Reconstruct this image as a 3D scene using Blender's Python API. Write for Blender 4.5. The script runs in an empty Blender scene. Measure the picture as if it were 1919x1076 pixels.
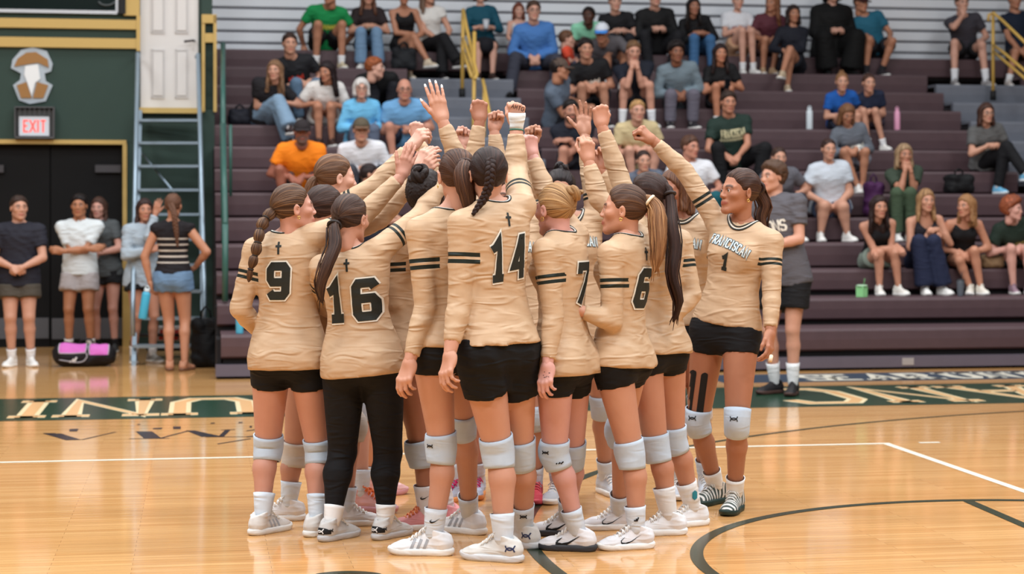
import bpy, bmesh, math, random
import numpy as np
from mathutils import Vector, Matrix, Quaternion
from mathutils.bvhtree import BVHTree

random.seed(7)
rng = np.random.default_rng(11)
scene = bpy.context.scene
COL = scene.collection

# ------------------------------------------------------------------ camera
FPX, HCAM, CX, HY = 3500.0, 1.54, 959.5, 400.0      # focal length in px, lens height, principal column, horizon row
cam_d = bpy.data.cameras.new('camera')
cam = bpy.data.objects.new('camera', cam_d)
COL.objects.link(cam)
cam.location = (0, 0, HCAM)
cam.rotation_euler = (math.pi / 2, 0, 0)
cam_d.sensor_fit = 'HORIZONTAL'
cam_d.sensor_width = 36
cam_d.lens = 36 * FPX / 1919
cam_d.shift_y = -(538 - HY) / 1919
cam_d.clip_end = 200
cam_d.dof.use_dof = True
cam_d.dof.focus_distance = 8.55
cam_d.dof.aperture_fstop = 2.9
scene.camera = cam

# ------------------------------------------------------------------ light
world = bpy.data.worlds.new('gym_air')
scene.world = world
world.use_nodes = True
bg = world.node_tree.nodes['Background']
bg.inputs[0].default_value = (0.95, 0.97, 1.0, 1)
bg.inputs[1].default_value = 0.09


def ceiling_lamp(x, y, power, sx=2.2, sy=1.0, z=8.2):
    ld = bpy.data.lights.new('ceiling_light', 'AREA')
    ld.shape = 'RECTANGLE'
    ld.size, ld.size_y = sx, sy
    ld.energy = power
    ld.color = (0.97, 0.985, 1.0)
    lo = bpy.data.objects.new('ceiling_light', ld)
    lo.location = (x, y, z)
    COL.objects.link(lo)


for ly in (1.5, 6.0, 10.5, 15.0, 19.5):
    for lx in (-7.5, -2.5, 2.5, 7.5):
        ceiling_lamp(lx, ly, {1.5: 350, 6.0: 270, 10.5: 250, 15.0: 180, 19.5: 130}[ly])

scene.view_settings.view_transform = 'Standard'
scene.view_settings.look = 'None'
scene.view_settings.gamma = 1.0
scene.view_settings.use_curve_mapping = False
scene.view_settings.exposure = 0.0


# ------------------------------------------------------------------ helpers
def P(px, py, Y):
    """point seen at pixel px,py standing at depth Y"""
    return Vector(((px - CX) / FPX * Y, Y, HCAM - (py - HY) / FPX * Y))


def G(px, py, z=0.0):
    """point at height z seen at pixel"""
    Y = (HCAM - z) * FPX / (py - HY)
    return Vector(((px - CX) / FPX * Y, Y, z))


def srgb(r, g, b):
    f = lambda c: (c / 255 / 12.92) if c / 255 <= 0.04045 else ((c / 255 + 0.055) / 1.055) ** 2.4
    return (f(r), f(g), f(b), 1.0)


MATS = {}


def mat(name, rgb, rough=0.6, metal=0.0, noise=0.0, nscale=60, bump=0.0, bscale=200, spec=0.4, coat=0.0, sss=0.0, emit=None):
    if name in MATS:
        return MATS[name]
    m = bpy.data.materials.new(name)
    m.use_nodes = True
    nt = m.node_tree
    b = nt.nodes['Principled BSDF']
    c = srgb(*rgb)
    b.inputs['Base Color'].default_value = c
    b.inputs['Roughness'].default_value = rough
    b.inputs['Metallic'].default_value = metal
    b.inputs['Specular IOR Level'].default_value = spec
    if coat:
        b.inputs['Coat Weight'].default_value = coat
    if sss:
        b.inputs['Subsurface Weight'].default_value = sss
        b.inputs['Subsurface Radius'].default_value = (0.012, 0.005, 0.003)
    if emit:
        b.inputs['Emission Color'].default_value = c
        b.inputs['Emission Strength'].default_value = emit
    if noise or bump:
        tc = nt.nodes.new('ShaderNodeTexCoord')
    if noise:
        n = nt.nodes.new('ShaderNodeTexNoise')
        n.inputs['Scale'].default_value = nscale
        n.inputs['Detail'].default_value = 3
        nt.links.new(tc.outputs['Object'], n.inputs['Vector'])
        mx = nt.nodes.new('ShaderNodeMix')
        mx.data_type = 'RGBA'
        k = 1 - noise
        k2 = 1 + noise
        mx.inputs[6].default_value = (c[0] * k, c[1] * k, c[2] * k, 1)
        mx.inputs[7].default_value = (min(c[0] * k2, 1), min(c[1] * k2, 1), min(c[2] * k2, 1), 1)
        nt.links.new(n.outputs['Fac'], mx.inputs[0])
        nt.links.new(mx.outputs[2], b.inputs['Base Color'])
    if bump:
        n2 = nt.nodes.new('ShaderNodeTexNoise')
        n2.inputs['Scale'].default_value = bscale
        n2.inputs['Detail'].default_value = 2
        nt.links.new(tc.outputs['Object'], n2.inputs['Vector'])
        bp = nt.nodes.new('ShaderNodeBump')
        bp.inputs['Strength'].default_value = bump
        bp.inputs['Distance'].default_value = 0.004
        nt.links.new(n2.outputs['Fac'], bp.inputs['Height'])
        nt.links.new(bp.outputs['Normal'], b.inputs['Normal'])
    MATS[name] = m
    return m


def mesh_np(name, V, F, smooth=True):
    """V (n,3) array, F list of index tuples or (m,4)/(m,3) array"""
    me = bpy.data.meshes.new(name)
    if isinstance(F, np.ndarray):
        n, k = F.shape
        me.vertices.add(len(V))
        me.vertices.foreach_set('co', np.ascontiguousarray(V, dtype=np.float32).ravel())
        me.loops.add(n * k)
        me.loops.foreach_set('vertex_index', np.ascontiguousarray(F, dtype=np.int32).ravel())
        me.polygons.add(n)
        me.polygons.foreach_set('loop_start', np.arange(0, n * k, k, dtype=np.int32))
        me.update(calc_edges=True)
    else:
        me.from_pydata([tuple(v) for v in V], [], [tuple(f) for f in F])
        me.update()
    if smooth:
        me.polygons.foreach_set('use_smooth', np.ones(len(me.polygons), dtype=bool))
    return me


def link(name, me, m=None, parent=None, objmat=False):
    o = bpy.data.objects.new(name, me)
    COL.objects.link(o)
    if m is not None:
        if objmat:
            if not me.materials:
                me.materials.append(m)
            o.material_slots[0].link = 'OBJECT'
            o.material_slots[0].material = m
        else:
            me.materials.clear()
            me.materials.append(m)
    if parent is not None:
        o.parent = parent
    return o


def empty(name, loc=(0, 0, 0), rotz=0.0):
    o = bpy.data.objects.new(name, None)
    o.empty_display_size = 0.1
    o.location = loc
    o.rotation_euler = (0, 0, rotz)
    COL.objects.link(o)
    return o


def tag(o, label=None, cat=None, group=None, kind=None):
    if label:
        o['label'] = label
    if cat:
        o['category'] = cat
    if group:
        o['group'] = group
    if kind:
        o['kind'] = kind
    return o


class MB:
    """collects faces of one mesh"""

    def __init__(self):
        self.v, self.f = [], []

    def quad(self, a, b, c, d):
        n = len(self.v)
        self.v += [tuple(a), tuple(b), tuple(c), tuple(d)]
        self.f.append((n, n + 1, n + 2, n + 3))
        return self

    def poly(self, pts):
        n = len(self.v)
        self.v += [tuple(p) for p in pts]
        self.f.append(tuple(range(n, n + len(pts))))
        return self

    def hexa(self, c):
        """8 corners: bottom 4 (ccw), top 4"""
        n = len(self.v)
        self.v += [tuple(p) for p in c]
        for q in ((3, 2, 1, 0), (4, 5, 6, 7), (0, 1, 5, 4), (1, 2, 6, 5), (2, 3, 7, 6), (3, 0, 4, 7)):
            self.f.append(tuple(n + i for i in q))
        return self

    def box(self, o, ax, ay, az):
        """box from corner o with three edge vectors"""
        o, ax, ay, az = Vector(o), Vector(ax), Vector(ay), Vector(az)
        return self.hexa([o, o + ax, o + ax + ay, o + ay, o + az, o + ax + az, o + ax + ay + az, o + ay + az])

    def tube(self, pts, rad, seg=10, caps=True, closed=False):
        pts = [Vector(p) for p in pts]
        if not hasattr(rad, '__len__'):
            rad = [rad] * len(pts)
        n0 = len(self.v)
        t0 = (pts[1] - pts[0]).normalized()
        up = Vector((0, 0, 1)) if abs(t0.z) < 0.9 else Vector((1, 0, 0))
        nrm = t0.cross(up).normalized()
        for i, p in enumerate(pts):
            a = pts[max(i - 1, 0)]
            b = pts[min(i + 1, len(pts) - 1)]
            if closed:
                a, b = pts[i - 1], pts[(i + 1) % len(pts)]
            t = (b - a).normalized()
            nrm = (nrm - t * nrm.dot(t)).normalized()
            bn = t.cross(nrm)
            for j in range(seg):
                th = 2 * math.pi * j / seg
                self.v.append(tuple(p + (nrm * math.cos(th) + bn * math.sin(th)) * rad[i]))
        m = len(pts)
        for i in range(m if closed else m - 1):
            for j in range(seg):
                k = (j + 1) % seg
                i2 = (i + 1) % m
                self.f.append((n0 + i * seg + j, n0 + i * seg + k, n0 + i2 * seg + k, n0 + i2 * seg + j))
        if caps and not closed:
            self.f.append(tuple(n0 + j for j in reversed(range(seg))))
            self.f.append(tuple(n0 + (m - 1) * seg + j for j in range(seg)))
        return self

    def build(self, name, m, parent=None, smooth=False):
        me = mesh_np(name, self.v, self.f, smooth)
        return link(name, me, m, parent)


# stroke lettering: every glyph is a list of polylines in a unit box (0..1 wide, 0..1 high)
GLYPH = {
    'A': [[(0, 0), (.5, 1), (1, 0)], [(.22, .36), (.78, .36)]],
    'B': [[(.1, 0), (.1, 1), (.7, 1), (.88, .86), (.88, .64), (.7, .52), (.1, .52)], [(.7, .52), (.92, .38), (.92, .14), (.72, 0), (.1, 0)]],
    'C': [[(1, .78), (.82, 1), (.22, 1), (0, .78), (0, .22), (.22, 0), (.82, 0), (1, .22)]],
    'E': [[(.95, 1), (.08, 1), (.08, 0), (.95, 0)], [(.08, .52), (.75, .52)]],
    'F': [[(.95, 1), (.1, 1), (.1, 0)], [(.1, .5), (.75, .5)]],
    'G': [[(1, .78), (.82, 1), (.22, 1), (0, .78), (0, .22), (.22, 0), (.82, 0), (1, .2), (1, .48), (.6, .48)]],
    'H': [[(.05, 0), (.05, 1)], [(.95, 0), (.95, 1)], [(.05, .5), (.95, .5)]],
    'I': [[(.5, 0), (.5, 1)]],
    'L': [[(.1, 1), (.1, 0), (.9, 0)]],
    'M': [[(0, 0), (.05, 1), (.5, .25), (.95, 1), (1, 0)]],
    'N': [[(.05, 0), (.05, 1), (.95, 0), (.95, 1)]],
    'O': [[(.22, 0), (0, .22), (0, .78), (.22, 1), (.78, 1), (1, .78), (1, .22), (.78, 0), (.22, 0)]],
    'R': [[(.08, 0), (.08, 1), (.75, 1), (.93, .86), (.93, .62), (.75, .48), (.08, .48)], [(.5, .48), (.98, 0)]],
    'S': [[(.95, .8), (.78, 1), (.22, 1), (.04, .82), (.04, .64), (.22, .52), (.78, .48), (.96, .34), (.96, .18), (.78, 0), (.2, 0), (.02, .2)]],
    'T': [[(0, 1), (1, 1)], [(.5, 1), (.5, 0)]],
    'U': [[(.05, 1), (.05, .22), (.25, 0), (.75, 0), (.95, .22), (.95, 1)]],
    'V': [[(0, 1), (.5, 0), (1, 1)]],
    'W': [[(0, 1), (.25, 0), (.5, .8), (.75, 0), (1, 1)]],
    'X': [[(0, 0), (1, 1)], [(0, 1), (1, 0)]],
    'Y': [[(0, 1), (.5, .5), (1, 1)], [(.5, .5), (.5, 0)]],
    '1': [[(.08, .80), (.34, .86), (.54, 1.04), (.54, 0)], [(.18, 0), (.88, 0)]],
    '3': [[(.02, .88), (.02, 1), (.95, 1), (.95, .62), (.8, .52), (.35, .52)], [(.8, .52), (.95, .4), (.95, 0), (.02, 0), (.02, .12)]],
    '4': [[(1, .26), (0, .26), (.62, 1), (.72, 1), (.72, 0)], [(.5, 0), (.98, 0)]],
    '6': [[(.96, .86), (.82, 1), (.2, 1), (.06, .88), (.06, .12), (.2, 0), (.82, 0), (.96, .12), (.96, .42), (.82, .54), (.06, .54)]],
    '7': [[(.02, .78), (.02, 1), (.95, 1), (.95, .85), (.4, 0)]],
    '9': [[(.04, .14), (.18, 0), (.8, 0), (.94, .12), (.94, .88), (.8, 1), (.18, 1), (.04, .88), (.04, .58), (.18, .46), (.94, .46)]],
    'D': [[(.08, 0), (.08, 1), (.7, 1), (.95, .75), (.95, .25), (.7, 0), (.08, 0)]],
    '#': [[(.05, .15), (.1, .85)], [(.5, 0), (.45, .9)], [(.95, .2), (.9, 1)], [(.1, .55), (.5, .4)]],
    '+': [[(.5, 0), (.5, 1)], [(.1, .68), (.9, .68)]],
    '-': [[(0, .5), (1, .5)]],
}
SERIF = {'A': [(0, 0), (1, 0)], 'F': [(.1, 0)], 'I': [(.5, 0), (.5, 1)], 'N': [(.05, 0), (.05, 1), (.95, 1)], 'R': [(.08, 0), (.98, 0)],
         'U': [(.05, 1), (.95, 1)], 'V': [(0, 1), (1, 1)], 'M': [(0, 0), (1, 0)], 'T': [(.5, 0)], 'Y': [(.5, 0), (0, 1), (1, 1)]}


def stroke_quads(text, h, w, gap, sw, serif=0.0, arch=0.0, step=0.02, slant=0.0, subw=2):
    """2-D quads (centred) drawing `text`; returns list of 4-point lists"""
    quads = []
    n = len(text)
    wid = [w * (0.42 if ch == 'I' else (0.5 if ch == ' ' else 1.0)) for ch in text]
    tot = sum(wid) + gap * (n - 1)
    x = -tot / 2
    for ch, cw in zip(text, wid):
        if ch != ' ':
            lines = [list(pl) for pl in GLYPH[ch]]
            for (sx, sy) in (SERIF.get(ch, []) if serif else []):
                lines.append([(sx - serif / cw, sy), (sx + serif / cw, sy)])
            for pl in lines:
                pts = [np.array((x + a[0] * cw, (a[1] - .5) * h)) for a in pl]
                closed = len(pts) > 3 and np.allclose(pts[0], pts[-1])
                m = len(pts)
                dirs = [(pts[i + 1] - pts[i]) / max(np.hypot(*(pts[i + 1] - pts[i])), 1e-9) for i in range(m - 1)]
                if not closed:                      # square ends where a stem meets the base line or cap line
                    for e, d, s in ((0, dirs[0], -1), (m - 1, dirs[-1], 1)):
                        if pl[e][1] in (0, 1) and abs(d[1]) > .5:
                            pts[e] = pts[e] + d * s * sw / 2
                offs = []
                for i in range(m):
                    d0 = dirs[i - 1] if i > 0 else (dirs[-1] if closed else dirs[0])
                    d1 = dirs[i] if i < m - 1 else (dirs[0] if closed else dirs[-1])
                    n0, n1 = np.array((-d0[1], d0[0])), np.array((-d1[1], d1[0]))
                    mt = n0 + n1
                    L = np.hypot(*mt)
                    mt = mt / L if L > .2 else n1
                    k = min(1 / max(float(mt @ n1), .35), 2.2)
                    offs.append(mt * k * sw / 2)
                for i in range(m - 1):
                    L = np.hypot(*(pts[i + 1] - pts[i]))
                    k = max(1, int(math.ceil(L / step)))
                    for q in range(k):
                        f0, f1 = q / k, (q + 1) / k
                        c0, c1 = pts[i] * (1 - f0) + pts[i + 1] * f0, pts[i] * (1 - f1) + pts[i + 1] * f1
                        o0, o1 = offs[i] * (1 - f0) + offs[i + 1] * f0, offs[i] * (1 - f1) + offs[i + 1] * f1
                        for j in range(subw):
                            g0, g1 = -1 + 2 * j / subw, -1 + 2 * (j + 1) / subw
                            quads.append([c0 + o0 * g0, c1 + o1 * g0, c1 + o1 * g1, c0 + o0 * g1])
        x += cw + gap
    out = []
    for q in quads:
        out.append([(p[0] + slant * p[1], p[1] - arch * p[0] * p[0]) for p in q])
    return out

# ================================================================== SETTING
ANG = math.radians(9.5)
U = Vector((math.cos(ANG), math.sin(ANG), 0))       # along the bleachers
V = Vector((-math.sin(ANG), math.cos(ANG), 0))      # away from the court
ZV = Vector((0, 0, 1))
O_BL = G(408, 711)
RISE, RUN, NROW = 0.27, 0.56, 13


def BL(u, v, z):
    return O_BL + U * u + V * v + ZV * z


def u_at(px, v, O=None):
    O = O_BL if O is None else O
    k = (px - CX) / FPX
    bx, by = O.x + v * V.x, O.y + v * V.y
    return (k * by - bx) / (U.x - k * U.y)


def on_plane(px, py, v=0.0, O=None):
    """(u, z) of the pixel on the vertical plane at offset v behind O"""
    O = O_BL if O is None else O
    s = u_at(px, v, O)
    q = O + V * v + U * s
    return s, HCAM - (py - HY) / FPX * q.y


def row_top(i):
    return 0.145 + RISE * i


def row_v(i):
    return (i - 1) * RUN


# ---- floor
def wood_material():
    m = bpy.data.materials.new('maple_floor')
    m.use_nodes = True
    nt = m.node_tree
    b = nt.nodes['Principled BSDF']
    tc = nt.nodes.new('ShaderNodeTexCoord')
    br = nt.nodes.new('ShaderNodeTexBrick')
    br.offset = 0.37
    br.inputs['Scale'].default_value = 1
    br.inputs['Brick Width'].default_value = 0.95
    br.inputs['Row Height'].default_value = 0.057
    br.inputs['Mortar Size'].default_value = 0.0009
    br.inputs['Mortar Smooth'].default_value = 0.3
    br.inputs['Bias'].default_value = 0.0
    br.inputs['Color1'].default_value = srgb(222, 174, 117)
    br.inputs['Color2'].default_value = srgb(208, 156, 99)
    br.inputs['Mortar'].default_value = srgb(160, 110, 66)
    nt.links.new(tc.outputs['Object'], br.inputs['Vector'])
    mp = nt.nodes.new('ShaderNodeMapping')
    mp.inputs['Scale'].default_value = (0.6, 34, 1)
    nt.links.new(tc.outputs['Object'], mp.inputs['Vector'])
    nz = nt.nodes.new('ShaderNodeTexNoise')
    nz.inputs['Scale'].default_value = 2.2
    nz.inputs['Detail'].default_value = 5
    nz.inputs['Roughness'].default_value = 0.65
    nt.links.new(mp.outputs['Vector'], nz.inputs['Vector'])
    rmp = nt.nodes.new('ShaderNodeValToRGB')
    rmp.color_ramp.elements[0].position = 0.30
    rmp.color_ramp.elements[0].color = (0.74, 0.70, 0.64, 1)
    rmp.color_ramp.elements[1].position = 0.66
    rmp.color_ramp.elements[1].color = (1.08, 1.06, 1.03, 1)
    nt.links.new(nz.outputs['Fac'], rmp.inputs['Fac'])
    mx = nt.nodes.new('ShaderNodeMix')
    mx.data_type = 'RGBA'
    mx.blend_type = 'MULTIPLY'
    mx.inputs[0].default_value = 1.0
    nt.links.new(br.outputs['Color'], mx.inputs[6])
    nt.links.new(rmp.outputs['Color'], mx.inputs[7])
    nt.links.new(mx.outputs[2], b.inputs['Base Color'])
    b.inputs['Roughness'].default_value = 0.09
    b.inputs['Specular IOR Level'].default_value = 0.42
    wv = nt.nodes.new('ShaderNodeTexNoise')
    wv.inputs['Scale'].default_value = 1.4
    mp2 = nt.nodes.new('ShaderNodeMapping')
    mp2.inputs['Scale'].default_value = (0.5, 16, 1)
    nt.links.new(tc.outputs['Object'], mp2.inputs['Vector'])
    nt.links.new(mp2.outputs['Vector'], wv.inputs['Vector'])
    bp = nt.nodes.new('ShaderNodeBump')
    bp.inputs['Strength'].default_value = 0.06
    bp.inputs['Distance'].default_value = 0.01
    nt.links.new(wv.outputs['Fac'], bp.inputs['Height'])
    nt.links.new(bp.outputs['Normal'], b.inputs['Normal'])
    return m


fl = MB().quad((-22, -14, 0), (22, -14, 0), (22, 24, 0), (-22, 24, 0)).build('floor', wood_material())
fl.rotation_euler = (0, 0, ANG)
fl.location = (0, 4, 0)
tag(fl, 'glossy pale maple strip court floor', kind='structure')
bpy.context.view_layer.update()
FINV = fl.matrix_world.inverted()

M_line_w = mat('white_court_paint', (238, 232, 214), 0.25, spec=0.3)
M_line_g = mat('dark_green_court_paint', (47, 56, 42), 0.25, spec=0.3)
M_cream = mat('cream_letter_paint', (240, 222, 178), 0.25, spec=0.3)
M_tan = mat('tan_letter_paint', (226, 178, 124), 0.25, spec=0.3)
M_band = mat('forest_green_band_paint', (30, 60, 44), 0.25, spec=0.3)
M_navy = mat('slate_navy_band_paint', (52, 68, 84), 0.3, spec=0.3)
M_ink = mat('black_floor_paint', (38, 34, 40), 0.25, spec=0.3)


def floor_polys(name, polys, m, z):
    mb = MB()
    for p in polys:
        mb.poly([FINV @ Vector((q[0], q[1], z)) for q in p])
    return mb.build(name, m, fl)


def strip(a, b, w):
    a, b = Vector((a[0], a[1], 0)), Vector((b[0], b[1], 0))
    n = (b - a).normalized().cross(ZV) * w / 2
    return [a - n, b - n, b + n, a + n]


def floor_line(pa, pb, w, m, z=0.0015, name='court_line'):
    return floor_polys(name, [strip(pa, pb, w)], m, z)


c_side = G(1660, 831.5)
floor_line(c_side - U * 13, c_side + U * 0.03, 0.055, M_line_w)
floor_line(c_side + U * 0.235 * 1.0, c_side + U * 0.38, 0.05, M_line_w)
q2 = G(1919, 921)
dl = (q2 - c_side).normalized()
floor_line(c_side - dl * 0.0, c_side + dl * 6, 0.055, M_line_w, 0.0017)


def circle3(a, b, c):
    ax, ay, bx, by, cx, cy = a.x, a.y, b.x, b.y, c.x, c.y
    d = 2 * (ax * (by - cy) + bx * (cy - ay) + cx * (ay - by))
    ux = ((ax ** 2 + ay ** 2) * (by - cy) + (bx ** 2 + by ** 2) * (cy - ay) + (cx ** 2 + cy ** 2) * (ay - by)) / d
    uy = ((ax ** 2 + ay ** 2) * (cx - bx) + (bx ** 2 + by ** 2) * (ax - cx) + (cx ** 2 + cy ** 2) * (bx - ax)) / d
    return Vector((ux, uy, 0)), math.hypot(ax - ux, ay - uy)


def floor_arc(pa, pb, pc, w, m, ext0=0.0, ext1=0.0, z=0.002):
    c, r = circle3(pa, pb, pc)
    a0 = math.atan2(pa.y - c.y, pa.x - c.x)
    a1 = math.atan2(pb.y - c.y, pb.x - c.x)
    a2 = math.atan2(pc.y - c.y, pc.x - c.x)
    un = lambda x, ref: x + 2 * math.pi * round((ref - x) / (2 * math.pi))
    a1 = un(a1, a0)
    a2 = un(a2, a1)
    s = 1 if a2 > a0 else -1
    a0 -= s * ext0 / r
    a2 += s * ext1 / r
    n = 90
    polys = []
    for i in range(n):
        t0 = a0 + (a2 - a0) * i / n
        t1 = a0 + (a2 - a0) * (i + 1) / n
        e = lambda t, rr: (c.x + rr * math.cos(t), c.y + rr * math.sin(t))
        polys.append([e(t0, r - w / 2), e(t1, r - w / 2), e(t1, r + w / 2), e(t0, r + w / 2)])
    return floor_polys('court_arc', polys, m, z)


floor_arc(G(1130, 882), G(986, 985), G(1040, 1070), 0.065, M_line_g, 0.6, 0.8)
floor_arc(G(1815, 938), G(1400, 978), G(1306, 1032), 0.06, M_line_g, 2.5, 0.9)
floor_arc(G(1408, 818), G(1651, 790), G(1919, 771), 0.045, M_line_g, 1.2, 3.0)
ln_a, ln_b = G(1815, 940), G(1919, 985)
floor_line(ln_a, ln_a + (ln_b - ln_a).normalized() * 5, 0.06, M_line_g, 0.0022)
floor_arc(G(600, 1078), G(660, 1073.5), G(705, 1078), 0.06, M_line_g, 0.0, 0.0)

# green band with upside-down school name (it is read from the far side)
bc = G(250, 763.5)


def band(centre, halfh, u0, u1, m, z, name):
    a = centre + U * u0 - V * halfh
    b = centre + U * u1 - V * halfh
    return floor_polys(name, [[a, b, b + V * 2 * halfh, a + V * 2 * halfh]], m, z)


band(bc, 0.86, -2.6, 10, M_band, 0.001, 'lettering_band')


def floor_text(word, centre, uoff, h, w, gap, sw, serif, m, z, name, flip=-1):
    qs = stroke_quads(word, h, w, gap, sw, serif, step=5, subw=1)
    pol = []
    for q in qs:
        pol.append([centre + U * (uoff + flip * p[0]) + V * (flip * p[1]) for p in q])
    return floor_polys(name, pol, m, z)


uC = u_at(1520, 0, bc)                # where the letter C stands
uN = u_at(400, 0, bc)                 # where the letter U of the second word stands
pitch_r = (u_at(1705, 0, bc) - u_at(1520, 0, bc))
pitch_l = (u_at(400, 0, bc) - u_at(205, 0, bc))
for k, ch in enumerate('CNARF'):
    for sw, m, z in ((0.17, M_cream, 0.0014), (0.095, M_tan, 0.0018)):
        floor_text(ch, bc, uC + pitch_r * k, 1.16, 0.58, 0, sw, 0.14, m, z, 'floor_letter')
for k, ch in enumerate('UNIV'):
    for sw, m, z in ((0.17, M_cream, 0.0014), (0.095, M_tan, 0.0018)):
        floor_text(ch, bc, uN - (0, pitch_l, pitch_l * 1.72, pitch_l * 2.5)[k], 1.16, 0.58 if ch != 'I' else 1.0, 0, sw, 0.14, m, z, 'floor_letter')

# slate band close to the bleachers
nb = G(1700, 705.5)
band(nb, 0.42, -1.9, 5, M_navy, 0.001, 'slate_band')
for pxl, ch in ((1528, 'S'), (1578, 'E'), (1648, 'A'), (1715, 'R'), (1800, 'U'), (1868, 'N'), (1925, 'I')):
    floor_text(ch, nb, u_at(pxl, 0, nb), 0.52, 0.24, 0, 0.10, 0.09, M_line_w, 0.0016, 'floor_letter', flip=1)

# black sponsor mark on the boards
zx = lambda x, y: G(x * 500 / 1919, 720 + y * 180 / 691)
logo = [[(310, 357), (440, 357), (585, 402), (475, 405)], [(575, 402), (820, 346), (842, 346), (600, 402)],
        [(975, 342), (1095, 342), (1160, 390), (1035, 391)], [(1150, 388), (1345, 337), (1370, 337), (1170, 390)],
        [(1335, 335), (1400, 335), (1600, 379), (1450, 381)], [(1570, 379), (1620, 330), (1660, 330), (1610, 379)],
        [(500, 325), (565, 322), (555, 342), (498, 342)], [(1245, 306), (1300, 306), (1300, 325), (1245, 325)],
        [(1100, 318), (1170, 314), (1160, 326), (1100, 326)], [(310, 354), (400, 354), (400, 358), (310, 358)],
        [(930, 392), (1220, 390), (1220, 393), (930, 395)], [(1480, 380), (1780, 378), (1780, 381), (1480, 383)],
        [(1590, 330), (1690, 327), (1690, 331), (1590, 333)], [(1770, 335), (1870, 322), (1870, 327), (1775, 340)],
        [(1770, 378), (1870, 368), (1870, 376), (1775, 384)], [(1560, 430), (1800, 392), (1806, 396), (1570, 434)],
        [(985, 290), (1010, 288), (1010, 294), (985, 295)], [(1515, 280), (1545, 279), (1545, 286), (1515, 287)],
        [(1715, 275), (1745, 274), (1745, 281), (1715, 282)], [(1795, 302), (1812, 301), (1812, 314), (1795, 315)]]
floor_polys('sponsor_mark', [[zx(*p) for p in q] for q in logo], M_ink, 0.0016)

# ---- bleachers
M_seat = mat('maroon_brown_plastic', (82, 63, 67), 0.5, noise=0.14, nscale=9, bump=0.15, bscale=120, spec=0.35)
M_dark = mat('shade_black', (22, 18, 20), 0.8)  # near-black colour standing in for shade under and beside the seat boards
M_skirt = mat('grey_violet_skirt', (92, 86, 98), 0.5, noise=0.06, nscale=8)
M_step = mat('slate_grey_step', (104, 108, 118), 0.6, noise=0.10, nscale=12, bump=0.2, bscale=90)
M_gold = mat('gold_painted_steel', (204, 166, 84), 0.45, noise=0.04)
M_black = mat('black_rubber', (18, 18, 20), 0.7)

ble = empty('bleachers', BL(0, 0, 0), ANG)
tag(ble, 'maroon-brown telescopic bleachers with thirteen rows and grey aisle steps', 'bleachers')
AIS1 = (u_at(772, row_v(11)), u_at(970, row_v(11)))
AIS2 = (u_at(1768, row_v(11)), u_at(1768, row_v(11)) + 1.35)
U_END = AIS2[1] + 3.2


def bl_box(mb, u0, u1, v0, v1, z0, z1):
    mb.box((u0, v0, z0), (u1 - u0, 0, 0), (0, v1 - v0, 0), (0, 0, z1 - z0))


def seat_profile(mb, u0, u1, v, z, depth, face):
    """seat board with rounded nose, swept along u"""
    pr = [(0.035, -face), (0.0, -face + 0.02), (-0.012, -face * 0.5), (-0.012, -0.03), (0.0, -0.008), (0.02, 0.0), (depth, 0.0), (depth, -0.03), (0.06, -0.03), (0.06, -face)]
    n = len(mb.v)
    for uu in (u0, u1):
        mb.v += [(uu, v + p[0], z + p[1]) for p in pr]
    k = len(pr)
    for i in range(k):
        j = (i + 1) % k
        mb.f.append((n + i, n + k + i, n + k + j, n + j))
    mb.f.append(tuple(n + i for i in range(k)))
    mb.f.append(tuple(n + k + i for i in reversed(range(k))))


for i in range(1, NROW + 1):
    v, z = row_v(i), row_top(i)
    left = 0.0 if i > 1 else 0.03
    cuts = [(left, AIS1[0]), (AIS1[1], AIS2[0]), (AIS2[1], U_END)] if 3 <= i <= 12 else [(left, U_END)]
    for (u0, u1) in cuts:
        mb = MB()
        seat_profile(mb, u0, u1, v, z, RUN + 0.03, 0.225 if i < 4 else 0.262)
        mb.build('seat_board', M_seat, ble)
    if 2 <= i <= 11:
        for (u0, u1) in (AIS1, AIS2):
            mb = MB()
            seat_profile(mb, u0 + 0.01, u1 - 0.01, v + 0.27, z + 0.13, RUN + 0.01, 0.268)
            mb.build('aisle_step', M_step, ble)
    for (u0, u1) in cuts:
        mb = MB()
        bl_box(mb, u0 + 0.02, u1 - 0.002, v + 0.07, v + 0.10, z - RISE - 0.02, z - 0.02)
        mb.build('gap_shade_panel', M_dark, ble)  # dark sheet stands in for the shade in the open gap below each board
mb = MB()
bl_box(mb, -0.02, U_END, -0.02, 0.05, 0.025, 0.135)
sk = mb.build('base_skirt', M_skirt, ble)
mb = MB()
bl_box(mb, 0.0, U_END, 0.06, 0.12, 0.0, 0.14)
mb.build('gap_shade_panel', M_dark, ble)  # same dark sheet, for the shade under the base skirt
M_tag = mat('silver_tag', (176, 172, 172), 0.4, metal=0.4)
ut = u_at(1700, 0)
mb = MB()
bl_box(mb, ut - 0.06, ut + 0.06, -0.026, -0.018, 0.045, 0.115)
mb.build('maker_tag', M_tag, ble)
# end frame: side panel stepping up, coloured near-black for the shadow there, seen edge-on
mb = MB()
for i in range(1, NROW + 1):
    bl_box(mb, -0.012, 0.03, row_v(i) + 0.08, row_v(i) + RUN + 0.08, 0.0, row_top(i) - 0.05)
mb.build('end_panel', M_dark, ble)


def rail_tube(name, pts, r, m, parent=None, seg=8):
    return MB().tube(pts, r, seg).build(name, m, parent, smooth=True)


# yellow aisle rails
def loc(p):
    return ble.matrix_world.inverted() @ p


bpy.context.view_layer.update()


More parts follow.
